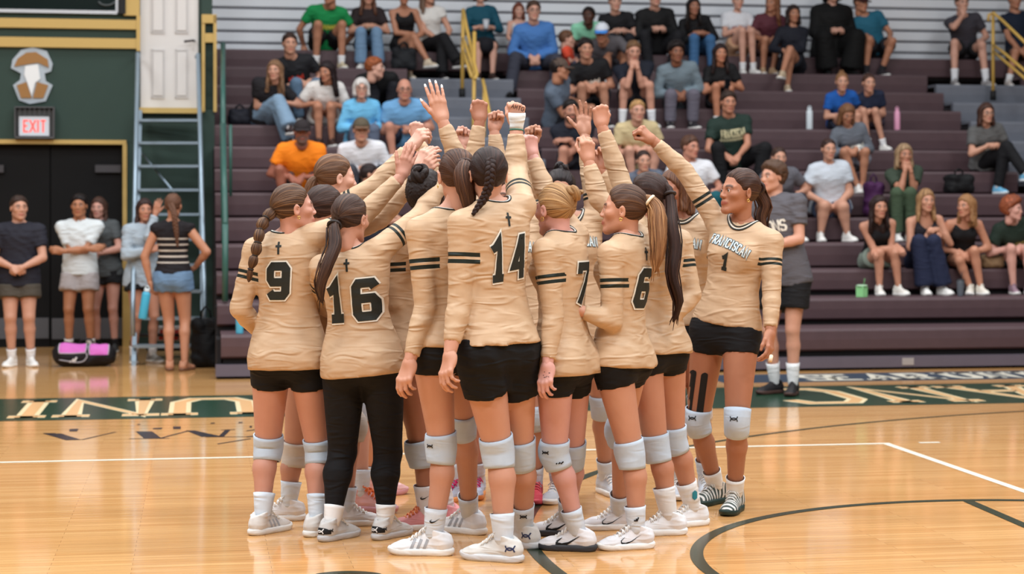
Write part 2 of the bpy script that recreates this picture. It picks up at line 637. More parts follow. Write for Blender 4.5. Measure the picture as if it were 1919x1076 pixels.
def aisle_rail(px_top, row_a, label, pts_px):
    h = empty('aisle_handrail', BL(u_at(px_top, row_v(row_a)), row_v(row_a) + 0.2, row_top(row_a)))
    tag(h, label, 'handrail')
    bpy.context.view_layer.update()
    inv = h.matrix_world.inverted()
    for nm, pl, r in pts_px:
        rail_tube(nm, [inv @ p for p in pl], r, M_gold if nm != 'socket' else M_black, h)
    return h


yA = BL(u_at(868, row_v(11)), row_v(11) + 0.05, 0).y
yB = BL(u_at(888, row_v(9)), row_v(9) + 0.05, 0).y
yC = BL(u_at(900, row_v(7)), row_v(7), 0).y
aisle_rail(868, 11, 'yellow angled aisle handrail rising beside the woman in teal', [
    ('post', [P(868, 18, yA), P(866, 178, yA)], 0.024),
    ('post', [P(889, 60, yB + 0.5), P(887, 330, yB)], 0.024),
    ('rail', [P(868, 18, yA), P(874, 50, yA - 0.25), P(894, 140, yB + 0.2), P(890, 148, yB + .1)], 0.022),
    ('rail', [P(867, 72, yA), P(872, 82, yA - 0.2), P(891, 142, yB + 0.3)], 0.022),
    ('rail', [P(868, 95, yA), P(884, 145, yA - .5)], 0.022),
    ('rail', [P(905, 150, yB), P(912, 185, yB - 0.3), P(926, 262, yC), P(922, 290, yC)], 0.022),
    ('post', [P(908, 160, yB), P(906, 300, yB)], 0.022),
    ('rail', [P(928, 262, yC), P(985, 372, yC - 1.2), P(1000, 420, yC - 1.5)], 0.024),
    ('socket', [P(866, 166, yA - 0.01), P(866, 186, yA - 0.01)], 0.04)])
yD = BL(u_at(1858, row_v(11)), row_v(11) + 0.05, 0).y
aisle_rail(1858, 11, 'yellow aisle handrail sloping out of frame at the right aisle', [
    ('post', [P(1861, 28, yD), P(1861, 178, yD)], 0.022),
    ('rail', [P(1852, 40, yD), P(1853, 28, yD), P(1862, 24, yD), P(1880, 40, yD - 0.3), P(1950, 108, yD - 1.2)], 0.020),
    ('rail', [P(1861, 84, yD), P(1880, 98, yD - 0.3), P(1950, 158, yD - 1.2)], 0.020),
    ('rail', [P(1861, 96, yD), P(1880, 112, yD - 0.3), P(1950, 172, yD - 1.2)], 0.020),
    ('socket', [P(1861, 170, yD - .01), P(1861, 188, yD - .01)], 0.04)])

# green end rails at the left end of the bleachers
M_grail = mat('green_painted_steel', (52, 92, 84), 0.4)
h = empty('end_guard_rail', BL(0.06, 0, 0), ANG)
tag(h, 'green steel guard rail at the left end of the bleachers', 'guard rail')
bpy.context.view_layer.update()
inv = h.matrix_world.inverted()
y1 = BL(0.1, row_v(9), 0).y
y2 = BL(0.1, row_v(5), 0).y
y3 = BL(0.1, row_v(2), 0).y
for nm, pl, r in (('post', [P(418, 80, y1), P(417, 300, y1)], 0.03), ('post', [P(418, 232, y2), P(421, 480, y2)], 0.034),
                  ('post', [P(432, 234, y2 + .3), P(432, 368, y2 + .3)], 0.018), ('rail', [P(418, 82, y1), P(418, 234, y2)], 0.028),
                  ('rail', [P(418, 234, y2), P(422, 420, y3)], 0.03), ('post', [P(422, 420, y3), P(422, 565, y3)], 0.03)):
    rail_tube(nm, [inv @ p for p in pl], r, M_grail, h)

# ---- back wall: white horizontal siding boards
M_siding = mat('pale_grey_siding', (224, 228, 234), 0.5, noise=0.04, nscale=4)
M_groove = mat('siding_groove', (70, 66, 72), 0.8)
VB = row_v(NROW) + 0.72
wb = MB().box(BL(-0.5, VB + 0.03, 0), U * (U_END + 2), V * 0.15, ZV * 7).build('wall_back', M_groove)
tag(wb, 'pale siding wall behind the top row of the bleachers', kind='structure')
z0 = row_top(NROW) - 0.02
for k in range(14):
    mb = MB()
    o = BL(-0.45, VB, z0 + 0.155 * k + 0.018)
    hgt = 0.134
    # bevelled board: proud face with chamfered edges
    A = [(0.03, 0), (0.0, 0.014), (0.0, hgt - 0.014), (0.03, hgt)]
    pts0 = [o + V * a + ZV * b for a, b in A]
    pts1 = [p + U * (U_END + 1.9) for p in pts0]
    for j in range(3):
        mb.quad(pts0[j], pts1[j], pts1[j + 1], pts0[j + 1])
    mb.quad(pts0[3], pts1[3], pts1[0], pts0[0])
    mb.poly(pts0[::-1])
    mb.poly(pts1)
    mb.build('siding_board', M_siding, wb)

# ---- green wall with doorway on the left
M_green = mat('forest_green_wall', (38, 60, 53), 0.65, noise=0.06, nscale=3)
M_goldw = mat('gold_wall_trim', (190, 160, 94), 0.55, noise=0.04)
M_glass = mat('dark_window_glass', (14, 26, 24), 0.12, spec=0.5)
M_alu = mat('brushed_aluminium', (188, 190, 194), 0.35, metal=0.6)
M_wdoor = mat('white_door_paint', (208, 206, 204), 0.45)
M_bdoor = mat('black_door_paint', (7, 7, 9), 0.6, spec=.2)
M_steelb = mat('pale_blue_steel', (150, 168, 182), 0.35, metal=0.5)
W0 = G(245, 650)


def wall_box(mb, x0, y0, x1, y1, d0, d1):
    """box on the green wall plane; pixel rectangle gives width and height, d0..d1 the depth in front (-) or behind (+)"""
    u0, z1 = on_plane(x0, y0, 0, W0)
    u1, _ = on_plane(x1, y0, 0, W0)
    um = (u0 + u1) / 2
    _, z1 = on_plane((x0 + x1) / 2, y0, 0, W0)
    _, z0 = on_plane((x0 + x1) / 2, y1, 0, W0)
    z0 = max(z0, 0.0)
    mb.box(W0 + U * u0 + V * d0 + ZV * z0, U * (u1 - u0), V * (d1 - d0), ZV * (z1 - z0))
    return u0, u1, z0, z1


mb = MB()
wall_box(mb, -1100, -300, -60, 700, 0, 0.25)
wall_box(mb, -60, -300, 262, 266, 0, 0.25)
wall_box(mb, 237, 266, 262, 700, 0, 0.25)
wall_box(mb, 262, 206, 379, 700, 0, 0.25)
wall_box(mb, 372, -300, 398, 206, 0, 0.25)
wl = mb.build('wall_left', M_green)
tag(wl, 'dark green wall with gold trim around the doorway', kind='structure')
# dark side return between the wall and the bleachers
mb = MB()
wall_box(mb, 379, 30, 402, 700, 0.0, 1.0)
wr = mb.build('wall_return', M_green)
tag(wr, 'dark green wall end beside the bleachers', kind='structure')
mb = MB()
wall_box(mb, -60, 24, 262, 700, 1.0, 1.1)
wv = mb.build('wall_vestibule', M_bdoor)  # door black reused so the colour gives the vestibule its darkness
tag(wv, 'wall inside the doorway, coloured black to look unlit', kind='structure')


def trim(n, boxes, m=None, par=None, nm=None):
    for b in boxes:
        mb = MB()
        wall_box(mb, *b)
        o = mb.build(nm or 'trim_%d' % n, m or M_goldw, par)
        if par is None:
            tag(o, 'gold painted wall trim', kind='structure')
        n += 1


trim(1, [(-1100, 27, 258, 45, -0.05, 0.02), (-1100, 63, 258, 82, -0.05, 0.02), (232, -60, 262, 30, -0.06, 0.02), (256, 30, 263, 96, -0.06, 0.02),
         (-60, 262, 237, 270, -0.04, 0.1), (230, 270, 238, 480, -0.04, 0.1), (230, 480, 251, 652, -0.05, 0.1),
         (262, 203, 379, 213, -0.12, 0.05), (378, 30, 384, 210, -0.05, 0.0), (400, 30, 406, 210, -0.06, 0.0), (378, 28, 406, 44, -0.06, 0.0),
         (382, 63, 402, 80, -0.05, 0.0)])
# press-box window above the doorway
win = empty('window_1', W0 + ZV * 4)
tag(win, 'dark press box window above the doorway', kind='structure')
bpy.context.view_layer.update()
wo = win.matrix_world.translation


def child_box(par, name, m, rects):
    for r in rects:
        mb = MB()
        wall_box(mb, *r)
        mb.v = [tuple(Vector(p) - par.matrix_world.translation) for p in mb.v]
        mb.build(name, m, par)


child_box(win, 'pane', M_glass, [(-60, -200, 218, 20, -0.02, 0.0)])
child_box(win, 'window_sill', M_alu, [(-60, 19, 220, 25, -0.06, 0.0)])
child_box(win, 'window_frame', M_black, [(222, -200, 236, 27, -0.08, 0.0)])
child_box(win, 'window_frame', M_alu, [(217, -200, 222, 24, -0.05, 0.0)])
# hoop hanging behind the window glass is seen as a dark ring
MB().tube([Vector(P(200 + 16 * math.cos(t), 0 + 10 * math.sin(t), W0.y - 0.1)) - wo for t in np.linspace(math.pi * .1, math.pi * .9, 12)], 0.012, 6).build('cable_loop', mat('grey_cable', (70, 76, 78), 0.5), win, True)
# black double doors with kick plates
for n, (x0, x1) in enumerate(((-60, 92), (94, 231))):
    d = empty('door_%d' % (n + 1), W0 + U * (u_at((x0 + x1) / 2, 0, W0)) + V * 0.12)
    tag(d, 'black steel door leaf with a grey kick plate' + (' nearer the gold post' if n else ' at the frame edge'), kind='structure')
    bpy.context.view_layer.update()
    child_box(d, 'door_panel', M_bdoor, [(x0, 270, x1, 700, 0.10, 0.16)])
    child_box(d, 'kick_plate', mat('dull_kick_plate', (92, 94, 100), 0.4, metal=0.3), [(x0 + 2, 597, x1 - 2, 636, 0.085, 0.10)])
    child_box(d, 'door_closer', mat('grey_closer', (62, 60, 64), 0.5), [((178, 226)[0] - (0 if n else 220), 309, 226 - (0 if n else 220), 323, 0.04, 0.10)])
# white six-panel door up on the landing
d3 = empty('door_3', W0 + U * u_at(317, 0, W0) + ZV * 2.72)
tag(d3, 'white six panel door above the steel ladder', kind='structure')
bpy.context.view_layer.update()
child_box(d3, 'door_panel', M_wdoor, [(263, -60, 373, 206, 0.03, 0.08)])
for (x0, x1) in ((283, 309), (328, 353)):
    for (y0, y1) in ((-60, 62), (92, 184)):
        # raised field inside a sunk frame
        child_box(d3, 'raised_field', M_wdoor, [(x0 + 4, y0 + 5, x1 - 4, y1 - 5, 0.012, 0.03)])
        mb = MB()
        for r in ((x0, y0, x0 + 2.5, y1, .018, .03), (x1 - 2.5, y0, x1, y1, .018, .03), (x0, y1 - 3, x1, y1, .018, .03), (x0, y0, x1, y0 + 3, .018, .03)):
            wall_box(mb, *r)
        mb.v = [tuple(Vector(p) - d3.matrix_world.translation) for p in mb.v]
        mb.build('moulding', mat('moulding_paint', (196, 194, 193), 0.5), d3)
dw = lambda p: p - d3.matrix_world.translation
yk = W0.y + 1.1 * 0
hk = W0 + U * u_at(358, 0, W0)
MB().tube([dw(P(365, 77, hk.y)), dw(P(362, 76, hk.y - .09)), dw(P(345, 78, hk.y - .10))], 0.014, 8).build('lever_handle', mat('dark_lever', (66, 58, 60), 0.35, metal=0.6), d3, True)
mb = MB()
wall_box(mb, 373, -60, 378, 206, 0.0, 0.06)
tag(mb.build('trim_20', M_black), 'black strip standing in for the dark gap beside the white door', kind='structure')  # solid black strip painted in place of the shaded door gap

# steel ladder with handrails
lad = empty('steel_ladder', G(315, 686))
tag(lad, 'pale steel ship ladder climbing to the white door', 'ladder')
bpy.context.view_layer.update()
lw = lambda p: p - lad.matrix_world.translation
yt, yb = W0.y - 0.12, G(315, 686).y
top_l, bot_l = P(262, 214, yt), P(250, 686, yb)
top_r, bot_r = P(374, 214, yt), P(381, 686, yb)
for (a, b) in ((top_l, bot_l), (top_r, bot_r)):
    mb = MB()
    d = (b - a)
    mb.box(lw(a) - Vector((0.022, 0, 0.07)), Vector((0.044, 0, 0)), Vector((0, 0.02, 0.12)), d)
    mb.build('stringer', M_steelb, lad)
for (a, b, tx) in ((P(258, 100, yt - 0.1), P(249, 560, yb), 255), (P(371, 102, yt - 0.1), P(383, 560, yb), 372)):
    rail_tube('ladder_rail', [lw(P(tx + (4 if tx < 300 else -4), 107, yt + 0.1)), lw(a), lw(a.lerp(b, 0.5)), lw(b), lw(Vector((b.x, b.y, 0.3)))], 0.024, M_steelb, lad)
for k in range(10):
    t = (k + 0.3) / 10
    a, b = top_l.lerp(bot_l, t), top_r.lerp(bot_r, t)
    mb = MB()
    mb.box(lw(a) + Vector((0, -0.10, -0.012)), b - a, Vector((0, 0.20, 0)), Vector((0, 0, 0.028)))
    mb.build('tread', M_steelb, lad)
rail_tube('cross_brace', [lw(P(264, 285, yt - .2)), lw(P(330, 365, yt - .9))], 0.012, M_steelb, lad)

# exit sign in a wire cage
ex = empty('exit_sign', W0 + U * u_at(66, 0, W0) + ZV * 2.4)
tag(ex, 'caged exit sign with red letters above the dark doorway', 'exit sign')
bpy.context.view_layer.update()
child_box(ex, 'housing', mat('dark_sign_housing', (58, 60, 62), 0.5), [(32, 206, 100, 260, -0.06, 0.0)])
child_box(ex, 'sign_face', mat('pale_lit_sign_face', (206, 212, 222), 0.5, emit=0.08), [(37, 219, 93, 255, -0.075, -0.06)])
mred = mat('lit_red_letter', (255, 74, 62), 0.5, emit=0.7)
u0, z0 = on_plane(66, 237, 0, W0)
mb = MB()
for q in stroke_quads('EXIT', 0.125, 0.056, 0.018, 0.017, step=1, subw=1):
    mb.poly([W0 + U * (u0 + p[0]) + V * -0.0775 + ZV * (z0 + p[1]) - ex.matrix_world.translation for p in q])
mb.build('letters', mred, ex)
mw = mat('cage_wire', (92, 92, 94), 0.5, metal=0.4)
for k in range(9):
    x = 30 + 73 * k / 8
    mb = MB()
    wall_box(mb, x - 0.4, 202, x + 0.4, 218, -0.12, -0.115)
    mb.v = [tuple(Vector(p) - ex.matrix_world.translation) for p in mb.v]
    mb.build('cage_wire', mw, ex)
child_box(ex, 'cage_wire', mw, [(29, 201, 103, 203, -0.12, -0.0), (29, 257, 103, 260, -0.12, 0.0), (29, 201, 31, 260, -0.12, 0.0), (101, 201, 103, 260, -0.12, 0.0)])

# plain die-cut plaque where the team emblem hangs
pq = empty('wall_plaque', W0 + U * u_at(60, 0, W0) + ZV * 2.9)
tag(pq, 'brown and silver die-cut wall plaque above the exit sign', 'plaque')
bpy.context.view_layer.update()


def plaque_part(name, m, pts, d):
    mb = MB()
    fr = []
    for (x, y) in pts:
        s, z = on_plane(x, y, 0, W0)
        fr.append(W0 + U * s + V * d + ZV * z - pq.matrix_world.translation)
    bk = [p + V * 0.02 for p in fr]
    mb.poly(fr)
    for i in range(len(fr)):
        j = (i + 1) % len(fr)
        mb.quad(fr[j], fr[i], bk[i], bk[j])
    mb.build(name, m, pq)


plaque_part('plaque_back', mat('silver_plaque', (168, 180, 190), 0.4), [(21, 128), (24, 112), (40, 94), (62, 89), (88, 96), (99, 120), (96, 134), (84, 138), (86, 152), (99, 160), (86, 190), (56, 195), (36, 188), (25, 160), (38, 150), (40, 138)], -0.03)
plaque_part('plaque_field', mat('tan_brown_plaque', (150, 108, 58), 0.5), [(27, 125), (34, 110), (50, 99), (68, 98), (90, 112), (92, 127), (72, 118), (46, 122)], -0.045)
plaque_part('plaque_field', mat('white_plaque', (226, 230, 232), 0.5), [(48, 124), (72, 121), (76, 148), (66, 156), (60, 180), (52, 156), (46, 140)], -0.045)
plaque_part('plaque_field', mat('tan_brown_plaque', (150, 108, 58), 0.5), [(32, 160), (50, 154), (60, 184), (40, 184)], -0.046)
plaque_part('plaque_field', mat('tan_brown_plaque', (150, 108, 58), 0.5), [(70, 154), (91, 160), (82, 184), (62, 184)], -0.046)

# ================================================================== PEOPLE LIBRARY
def nv(a):
    return np.array(a, dtype=np.float32)


def unit(a):
    a = np.asarray(a, dtype=float)
    return a / max(np.linalg.norm(a), 1e-9)


class Field:
    """signed distance field on a grid; shapes are blended in locally and skinned with surface nets"""

    def __init__(s, lo, hi, h):
        s.h = h
        s.lo = np.asarray(lo, dtype=np.float64) - 3 * h
        n = np.ceil((np.asarray(hi) + 3 * h - s.lo) / h).astype(int) + 1
        s.n = n
        s.d = np.full(tuple(n), 0.5, dtype=np.float32)
        s.ax = [(s.lo[i] + h * np.arange(n[i])).astype(np.float32) for i in range(3)]

    def block(s, lo, hi):
        i0 = np.clip(np.floor((np.asarray(lo) - s.lo) / s.h).astype(int), 0, s.n)
        i1 = np.clip(np.ceil((np.asarray(hi) - s.lo) / s.h).astype(int) + 1, 0, s.n)
        if np.any(i1 - i0 < 1):
            return None
        sl = tuple(slice(a, b) for a, b in zip(i0, i1))
        X = s.ax[0][sl[0]][:, None, None]
        Y = s.ax[1][sl[1]][None, :, None]
        Z = s.ax[2][sl[2]][None, None, :]
        return sl, X, Y, Z

    def put(s, sl, v, k):
        a = s.d[sl]
        if k <= 0:
            s.d[sl] = np.minimum(a, v)
        else:
            hh = np.maximum(k - np.abs(a - v), 0) / k
            s.d[sl] = np.minimum(a, v) - hh * hh * (k * 0.25)

    def cone(s, a, b, r1, r2, k=0.02, cut0=False, cut1=False):
        a = np.asarray(a, float)
        b = np.asarray(b, float)
        m = max(r1, r2) + k + 2.5 * s.h
        bl = s.block(np.minimum(a, b) - m, np.maximum(a, b) + m)
        if bl is None:
            return
        sl, X, Y, Z = bl
        ba = b - a
        L2 = float(ba @ ba) + 1e-9
        px, py, pz = X - a[0], Y - a[1], Z - a[2]
        t0 = (px * ba[0] + py * ba[1] + pz * ba[2]) / L2
        t = np.clip(t0, 0, 1)
        dx, dy, dz = px - t * ba[0], py - t * ba[1], pz - t * ba[2]
        v = np.sqrt(dx * dx + dy * dy + dz * dz) - (r1 + (r2 - r1) * t)
        L = math.sqrt(L2)
        if cut1:
            v = np.maximum(v, (t0 - 1) * L)
        if cut0:
            v = np.maximum(v, -t0 * L)
        s.put(sl, v, k)

    def _ell(s, c, R, r, k):
        c = np.asarray(c, float)
        r = np.asarray(r, float)
        m = float(max(r)) + k + 2.5 * s.h
        bl = s.block(c - m, c + m)
        if bl is None:
            return None
        sl, X, Y, Z = bl
        px, py, pz = X - c[0], Y - c[1], Z - c[2]
        if R is not None:
            R = np.asarray(R, float)
            q = [px * R[0][i] + py * R[1][i] + pz * R[2][i] for i in range(3)]
        else:
            q = [px, py, pz]
        k0 = np.sqrt((q[0] / r[0]) ** 2 + (q[1] / r[1]) ** 2 + (q[2] / r[2]) ** 2)
        k1 = np.sqrt((q[0] / r[0] ** 2) ** 2 + (q[1] / r[1] ** 2) ** 2 + (q[2] / r[2] ** 2) ** 2) + 1e-6
        return sl, k0 * (k0 - 1) / k1

    def ell(s, c, r, k=0.02, R=None):
        o = s._ell(c, R, r, k)
        if o:
            s.put(o[0], o[1], k)

    def sub_ell(s, c, r, k=0.01, R=None):
        o = s._ell(c, R, r, k)
        if o:
            a, v = s.d[o[0]], -o[1]
            hh = np.maximum(k - np.abs(a - v), 0) / max(k, 1e-6)
            s.d[o[0]] = np.maximum(a, v) + hh * hh * (k * 0.25)

    def sub_cone(s, a, b, r1, r2):
        t = Field.__new__(Field)
        t.h, t.lo, t.n, t.ax = s.h, s.lo, s.n, s.ax
        t.d = np.full(tuple(s.n), 0.5, dtype=np.float32)
        t.cone(a, b, r1, r2, 0)
        s.d = np.maximum(s.d, -t.d)

    def column(s, o, R, sec, k=0.02, ease=0.0, zlo=-9, zhi=9):
        """torso: sections (z, half width, front depth, back depth) in the frame R (columns lateral, forward, up)"""
        sec = np.asarray(sec, float)
        zs = np.linspace(sec[0, 0], sec[-1, 0], 60)
        W, DF, DB = [smooth_interp(zs, sec[:, 0], sec[:, i]) + ease for i in (1, 2, 3)]
        o = np.asarray(o, float)
        m = max(W.max(), DF.max(), DB.max()) + k + 3 * s.h
        e0, e1 = o + R[:, 2] * zs[0], o + R[:, 2] * zs[-1]
        bl = s.block(np.minimum(e0, e1) - m, np.maximum(e0, e1) + m)
        if bl is None:
            return
        sl, X, Y, Z = bl
        px, py, pz = X - o[0], Y - o[1], Z - o[2]
        x = px * R[0, 0] + py * R[1, 0] + pz * R[2, 0]
        y = px * R[0, 1] + py * R[1, 1] + pz * R[2, 1]
        z = px * R[0, 2] + py * R[1, 2] + pz * R[2, 2]
        f = np.clip((z - zs[0]) / (zs[-1] - zs[0]) * 59, 0, 58.999)
        i = f.astype(np.int32)
        f = (f - i).astype(np.float32)
        tab = lambda T: (T.astype(np.float32)[i] * (1 - f) + T.astype(np.float32)[i + 1] * f)
        w = tab(W)
        dd = np.where(y > 0, tab(DF), tab(DB))
        k0 = np.sqrt((x / w) ** 2 + (y / dd) ** 2)
        k1 = np.sqrt((x / w ** 2) ** 2 + (y / dd ** 2) ** 2) + 1e-4
        v = np.where(k0 < 0.3, -0.05, k0 * (k0 - 1) / k1)
        v = np.maximum(v, np.maximum(z - max(min(zs[-1], zhi), zs[0]), max(zs[0], zlo) - z))
        s.put(sl, v, k)

    def clip_plane(s, p, n):
        """cut away everything on the side n points to"""
        n = unit(n)
        X, Y, Z = s.ax[0][:, None, None], s.ax[1][None, :, None], s.ax[2][None, None, :]
        v = (X - p[0]) * n[0] + (Y - p[1]) * n[1] + (Z - p[2]) * n[2]
        s.d = np.maximum(s.d, v.astype(np.float32))

    def fold(s, amp, dirs, seed=0.0, lo=None, hi=None):
        """cloth folds: ridged waves; dirs = list of (wave vector, strength)"""
        bl = s.block(s.lo if lo is None else lo, s.ax_hi() if hi is None else hi)
        if bl is None:
            return
        sl, X, Y, Z = bl
        near = np.abs(s.d[sl]) < 0.05
        if not near.any():
            return
        ii = np.nonzero(near)
        x, y, z = X[ii[0], 0, 0], Y[0, ii[1], 0], Z[0, 0, ii[2]]
        tot = np.zeros(len(x), dtype=np.float32)
        for q, (kv, st) in enumerate(dirs):
            kv = np.asarray(kv, float)
            ph = x * kv[0] + y * kv[1] + z * kv[2]
            wob = 1.6 * np.sin(x * 9.1 + y * 7.3 + z * 5.2 + seed + q) + 1.1 * np.sin(x * 17 - z * 13 + y * 11 + 2 * seed + q * 2.1)
            msk = 0.5 + 0.5 * np.sin(x * 11.3 - y * 6.1 + z * 8.7 + seed * 1.7 + q * 1.3)
            tot += st * msk * (1 - 2 * np.abs(np.sin(0.5 * (ph + wob))))
        dv = s.d[sl]
        dv[near] -= amp * tot
        s.d[sl] = dv

    def ax_hi(s):
        return s.lo + s.h * (s.n - 1)

    def mesh(s):
        d = s.d
        S = d < 0
        c = S.astype(np.int8)
        c = c[:-1] + c[1:]
        c = c[:, :-1] + c[:, 1:]
        c = c[:, :, :-1] + c[:, :, 1:]
        act = (c > 0) & (c < 8)
        co = np.argwhere(act)
        idx = np.full(act.shape, -1, dtype=np.int32)
        idx[act] = np.arange(len(co), dtype=np.int32)
        sm = np.zeros((len(co), 3), dtype=np.float32)
        ct = np.zeros(len(co), dtype=np.float32)
        i, j, k = co[:, 0], co[:, 1], co[:, 2]
        D = {}
        for a in range(8):
            o = (a & 1, (a >> 1) & 1, (a >> 2) & 1)
            D[a] = d[i + o[0], j + o[1], k + o[2]]
        for a in range(8):
            for bit in (1, 2, 4):
                if not a & bit:
                    b = a | bit
                    da, db = D[a], D[b]
                    m = (da < 0) != (db < 0)
                    t = np.where(m, da / np.where(m, da - db, 1), 0)
                    o = (a & 1, (a >> 1) & 1, (a >> 2) & 1)
                    for x in range(3):
                        v = o[x] + (t if (1 << x) == bit else 0)
                        sm[:, x] += m * v
                    ct += m
        V = (co + sm / ct[:, None]) * s.h + s.lo
        F = []
        sh = d.shape
        for axis in range(3):
            sa = [slice(1, -1)] * 3
            sb = [slice(1, -1)] * 3
            sa[axis] = slice(0, -1)
            sb[axis] = slice(1, None)
            A, B = S[tuple(sa)], S[tuple(sb)]
            e = np.argwhere(A != B)
            if not len(e):
                continue
            fl = A[e[:, 0], e[:, 1], e[:, 2]]
            off = np.ones(3, dtype=int)
            off[axis] = 0
            e = e + off
            p, q = (axis + 1) % 3, (axis + 2) % 3
            cells = []
            for dp, dq in ((-1, -1), (0, -1), (0, 0), (-1, 0)):
                g = e.copy()
                g[:, p] += dp
                g[:, q] += dq
                cells.append(idx[g[:, 0], g[:, 1], g[:, 2]])
            Q = np.stack(cells, 1)
            Q[~fl] = Q[~fl][:, ::-1]
            F.append(Q)
        F = np.concatenate(F) if F else np.zeros((0, 4), int)
        F = F[(F >= 0).all(1)]
        return V, F


def smooth_interp(x, xp, fp):
    """cubic (Catmull-Rom style) interpolation"""
    t = np.gradient(fp, xp)
    i = np.clip(np.searchsorted(xp, x) - 1, 0, len(xp) - 2)
    h = xp[i + 1] - xp[i]
    s = (x - xp[i]) / h
    h00 = 2 * s ** 3 - 3 * s ** 2 + 1
    h10 = s ** 3 - 2 * s ** 2 + s
    h01 = -2 * s ** 3 + 3 * s ** 2
    h11 = s ** 3 - s ** 2
    return h00 * fp[i] + h10 * h * t[i] + h01 * fp[i + 1] + h11 * h * t[i + 1]


# ------------------------------------------------------------------ templates
TEMPL = {}


def head_template(sex, fine):
    key = ('head', sex, fine)
    if key in TEMPL:
        return TEMPL[key]
    h = 0.0050 if fine else 0.0105
    f = Field((-.1, -.125, -.15), (.1, .13, .135), h)
    f.ell((0, -.014, .030), (.073, .094, .087), 0)
    f.ell((0, .026, -.036), (.056, .064, .076) if sex == 'm' else (.053, .063, .073), .04)
    jw = .05 if sex == 'm' else .039
    for sx in (-1, 1):
        f.cone((sx * jw, .005, -.066), (sx * .016, .074, -.098), .018 if sex == 'm' else .015, .014, .03)
        f.ell((sx * .043, .058, -.018), (.022, .022, .018), .025)
        f.cone((sx * .012, .083, .021), (sx * .05, .064, .020), .010 if sex == 'm' else .006, .009 if sex == 'm' else .006, .02)
    f.ell((0, .074, -.098), (.020, .016, .015), .02)
    f.cone((0, .086, .014), (0, .101, -.022), .0065, .0085 if sex == 'f' else .0105, .012)
    f.ell((0, .103 if sex == 'f' else .107, -.027), (.009, .009, .008) if sex == 'f' else (.0105, .010, .009), .008)
    for sx in (-1, 1):
        f.ell((sx * .0125, .096, -.030), (.0075, .010, .007), .008)
    f.ell((0, .083, -.062), (.026, .016, .018), .015)
    for sx in (-1, 1):
        f.sub_ell((sx * .031, .096, .002), (.015, .014, .009), .012)
        f.ell((sx * .031, .0735, .003), (.0150, .0145, .0125), .004)
    # lips
    for sx in (-1, 1):
        f.cone((0, .0975, -.058), (sx * .021, .088, -.0615), .0045, .002, .004)
        f.cone((0, .0970, -.0675), (sx * .020, .088, -.0635), .0055, .002, .004)
    f.sub_ell((0, .104, -.0622), (.022, .010, .0012), .003)
    # ears
    for sx in (-1, 1):
        R = np.array([[math.cos(.35), sx * math.sin(.35), 0], [-sx * math.sin(.35), math.cos(.35), 0], [0, 0, 1]])
        f.ell((sx * .079, -.008, -.006), (.007, .018, .030), .006, R)
        if fine:
            f.sub_ell((sx * .085, -.004, -.008), (.005, .009, .016), .004, R)
    # neck stump
    f.cone((0, -.026, -.05), (0, -.032, -.135), .047 if sex == 'f' else .058, .044 if sex == 'f' else .056, .02)
    V, F = f.mesh()
    x, y, z = V[:, 0], V[:, 1], V[:, 2]
    lip = np.clip(1.5 - np.hypot(x / .023, (z + .0628) / .0085), 0, 1) * (y > .08)
    lip = np.clip(lip * 2.5, 0, 1)
    bx = np.abs(x)
    bz = .0225 + .004 * np.sin(np.clip((bx - .012) / .04, 0, 1) * math.pi) - .004 * np.clip((bx - .03) / .025, 0, 1)
    brow = np.clip(2.2 - np.abs(z - bz) / (.0040 if sex == 'f' else .0050), 0, 1) * np.clip((bx - .009) / .005, 0, 1) * np.clip((.054 - bx) / .006, 0, 1) * (y > .03)
    beard = np.clip(1.25 - np.hypot(x / .062, (z + .088) / .050), 0, 1) * (y > -.02)
    beard = np.clip(beard * 4, 0, 1) * (1 - lip)
    eye = np.clip(1.6 - np.hypot((bx - .031) / .0145, (z - .0085) / .0042), 0, 1) * (y > .05)
    TEMPL[key] = (V, F, np.stack([lip, brow, beard, np.clip(eye * 2, 0, 1)], 1).astype(np.float32))
    return TEMPL[key]


HANDP = {  # curls per finger (3 joints, degrees), spread, thumb
    'open': dict(c=[(6, 8, 6)] * 4, sp=3.5, th=((.045, .0, .055), (.062, -.004, .088), (.072, -.006, .112))),
    'wide': dict(c=[(10, 14, 10), (4, 8, 6), (6, 10, 6), (10, 14, 10)], sp=9, th=((.05, -.002, .05), (.074, -.008, .078), (.09, -.012, .1))),
    'relax': dict(c=[(22, 28, 18), (26, 34, 22), (30, 38, 24), (34, 42, 26)], sp=2, th=((.038, -.014, .055), (.044, -.024, .085), (.042, -.032, .108))),
    'fist': dict(c=[(78, 95, 55), (80, 98, 58), (82, 98, 58), (84, 98, 58)], sp=0, th=((.040, -.014, .052), (.036, -.040, .078), (.010, -.052, .082))),
    'cup': dict(c=[(45, 45, 25), (48, 48, 28), (52, 50, 28), (55, 52, 30)], sp=1, th=((.040, -.016, .052), (.046, -.038, .080), (.036, -.052, .100))),
    'point': dict(c=[(14, 18, 10), (62, 80, 45), (74, 90, 50), (80, 92, 52)], sp=0, th=((.042, -.014, .052), (.046, -.034, .080), (.030, -.050, .094))),
}


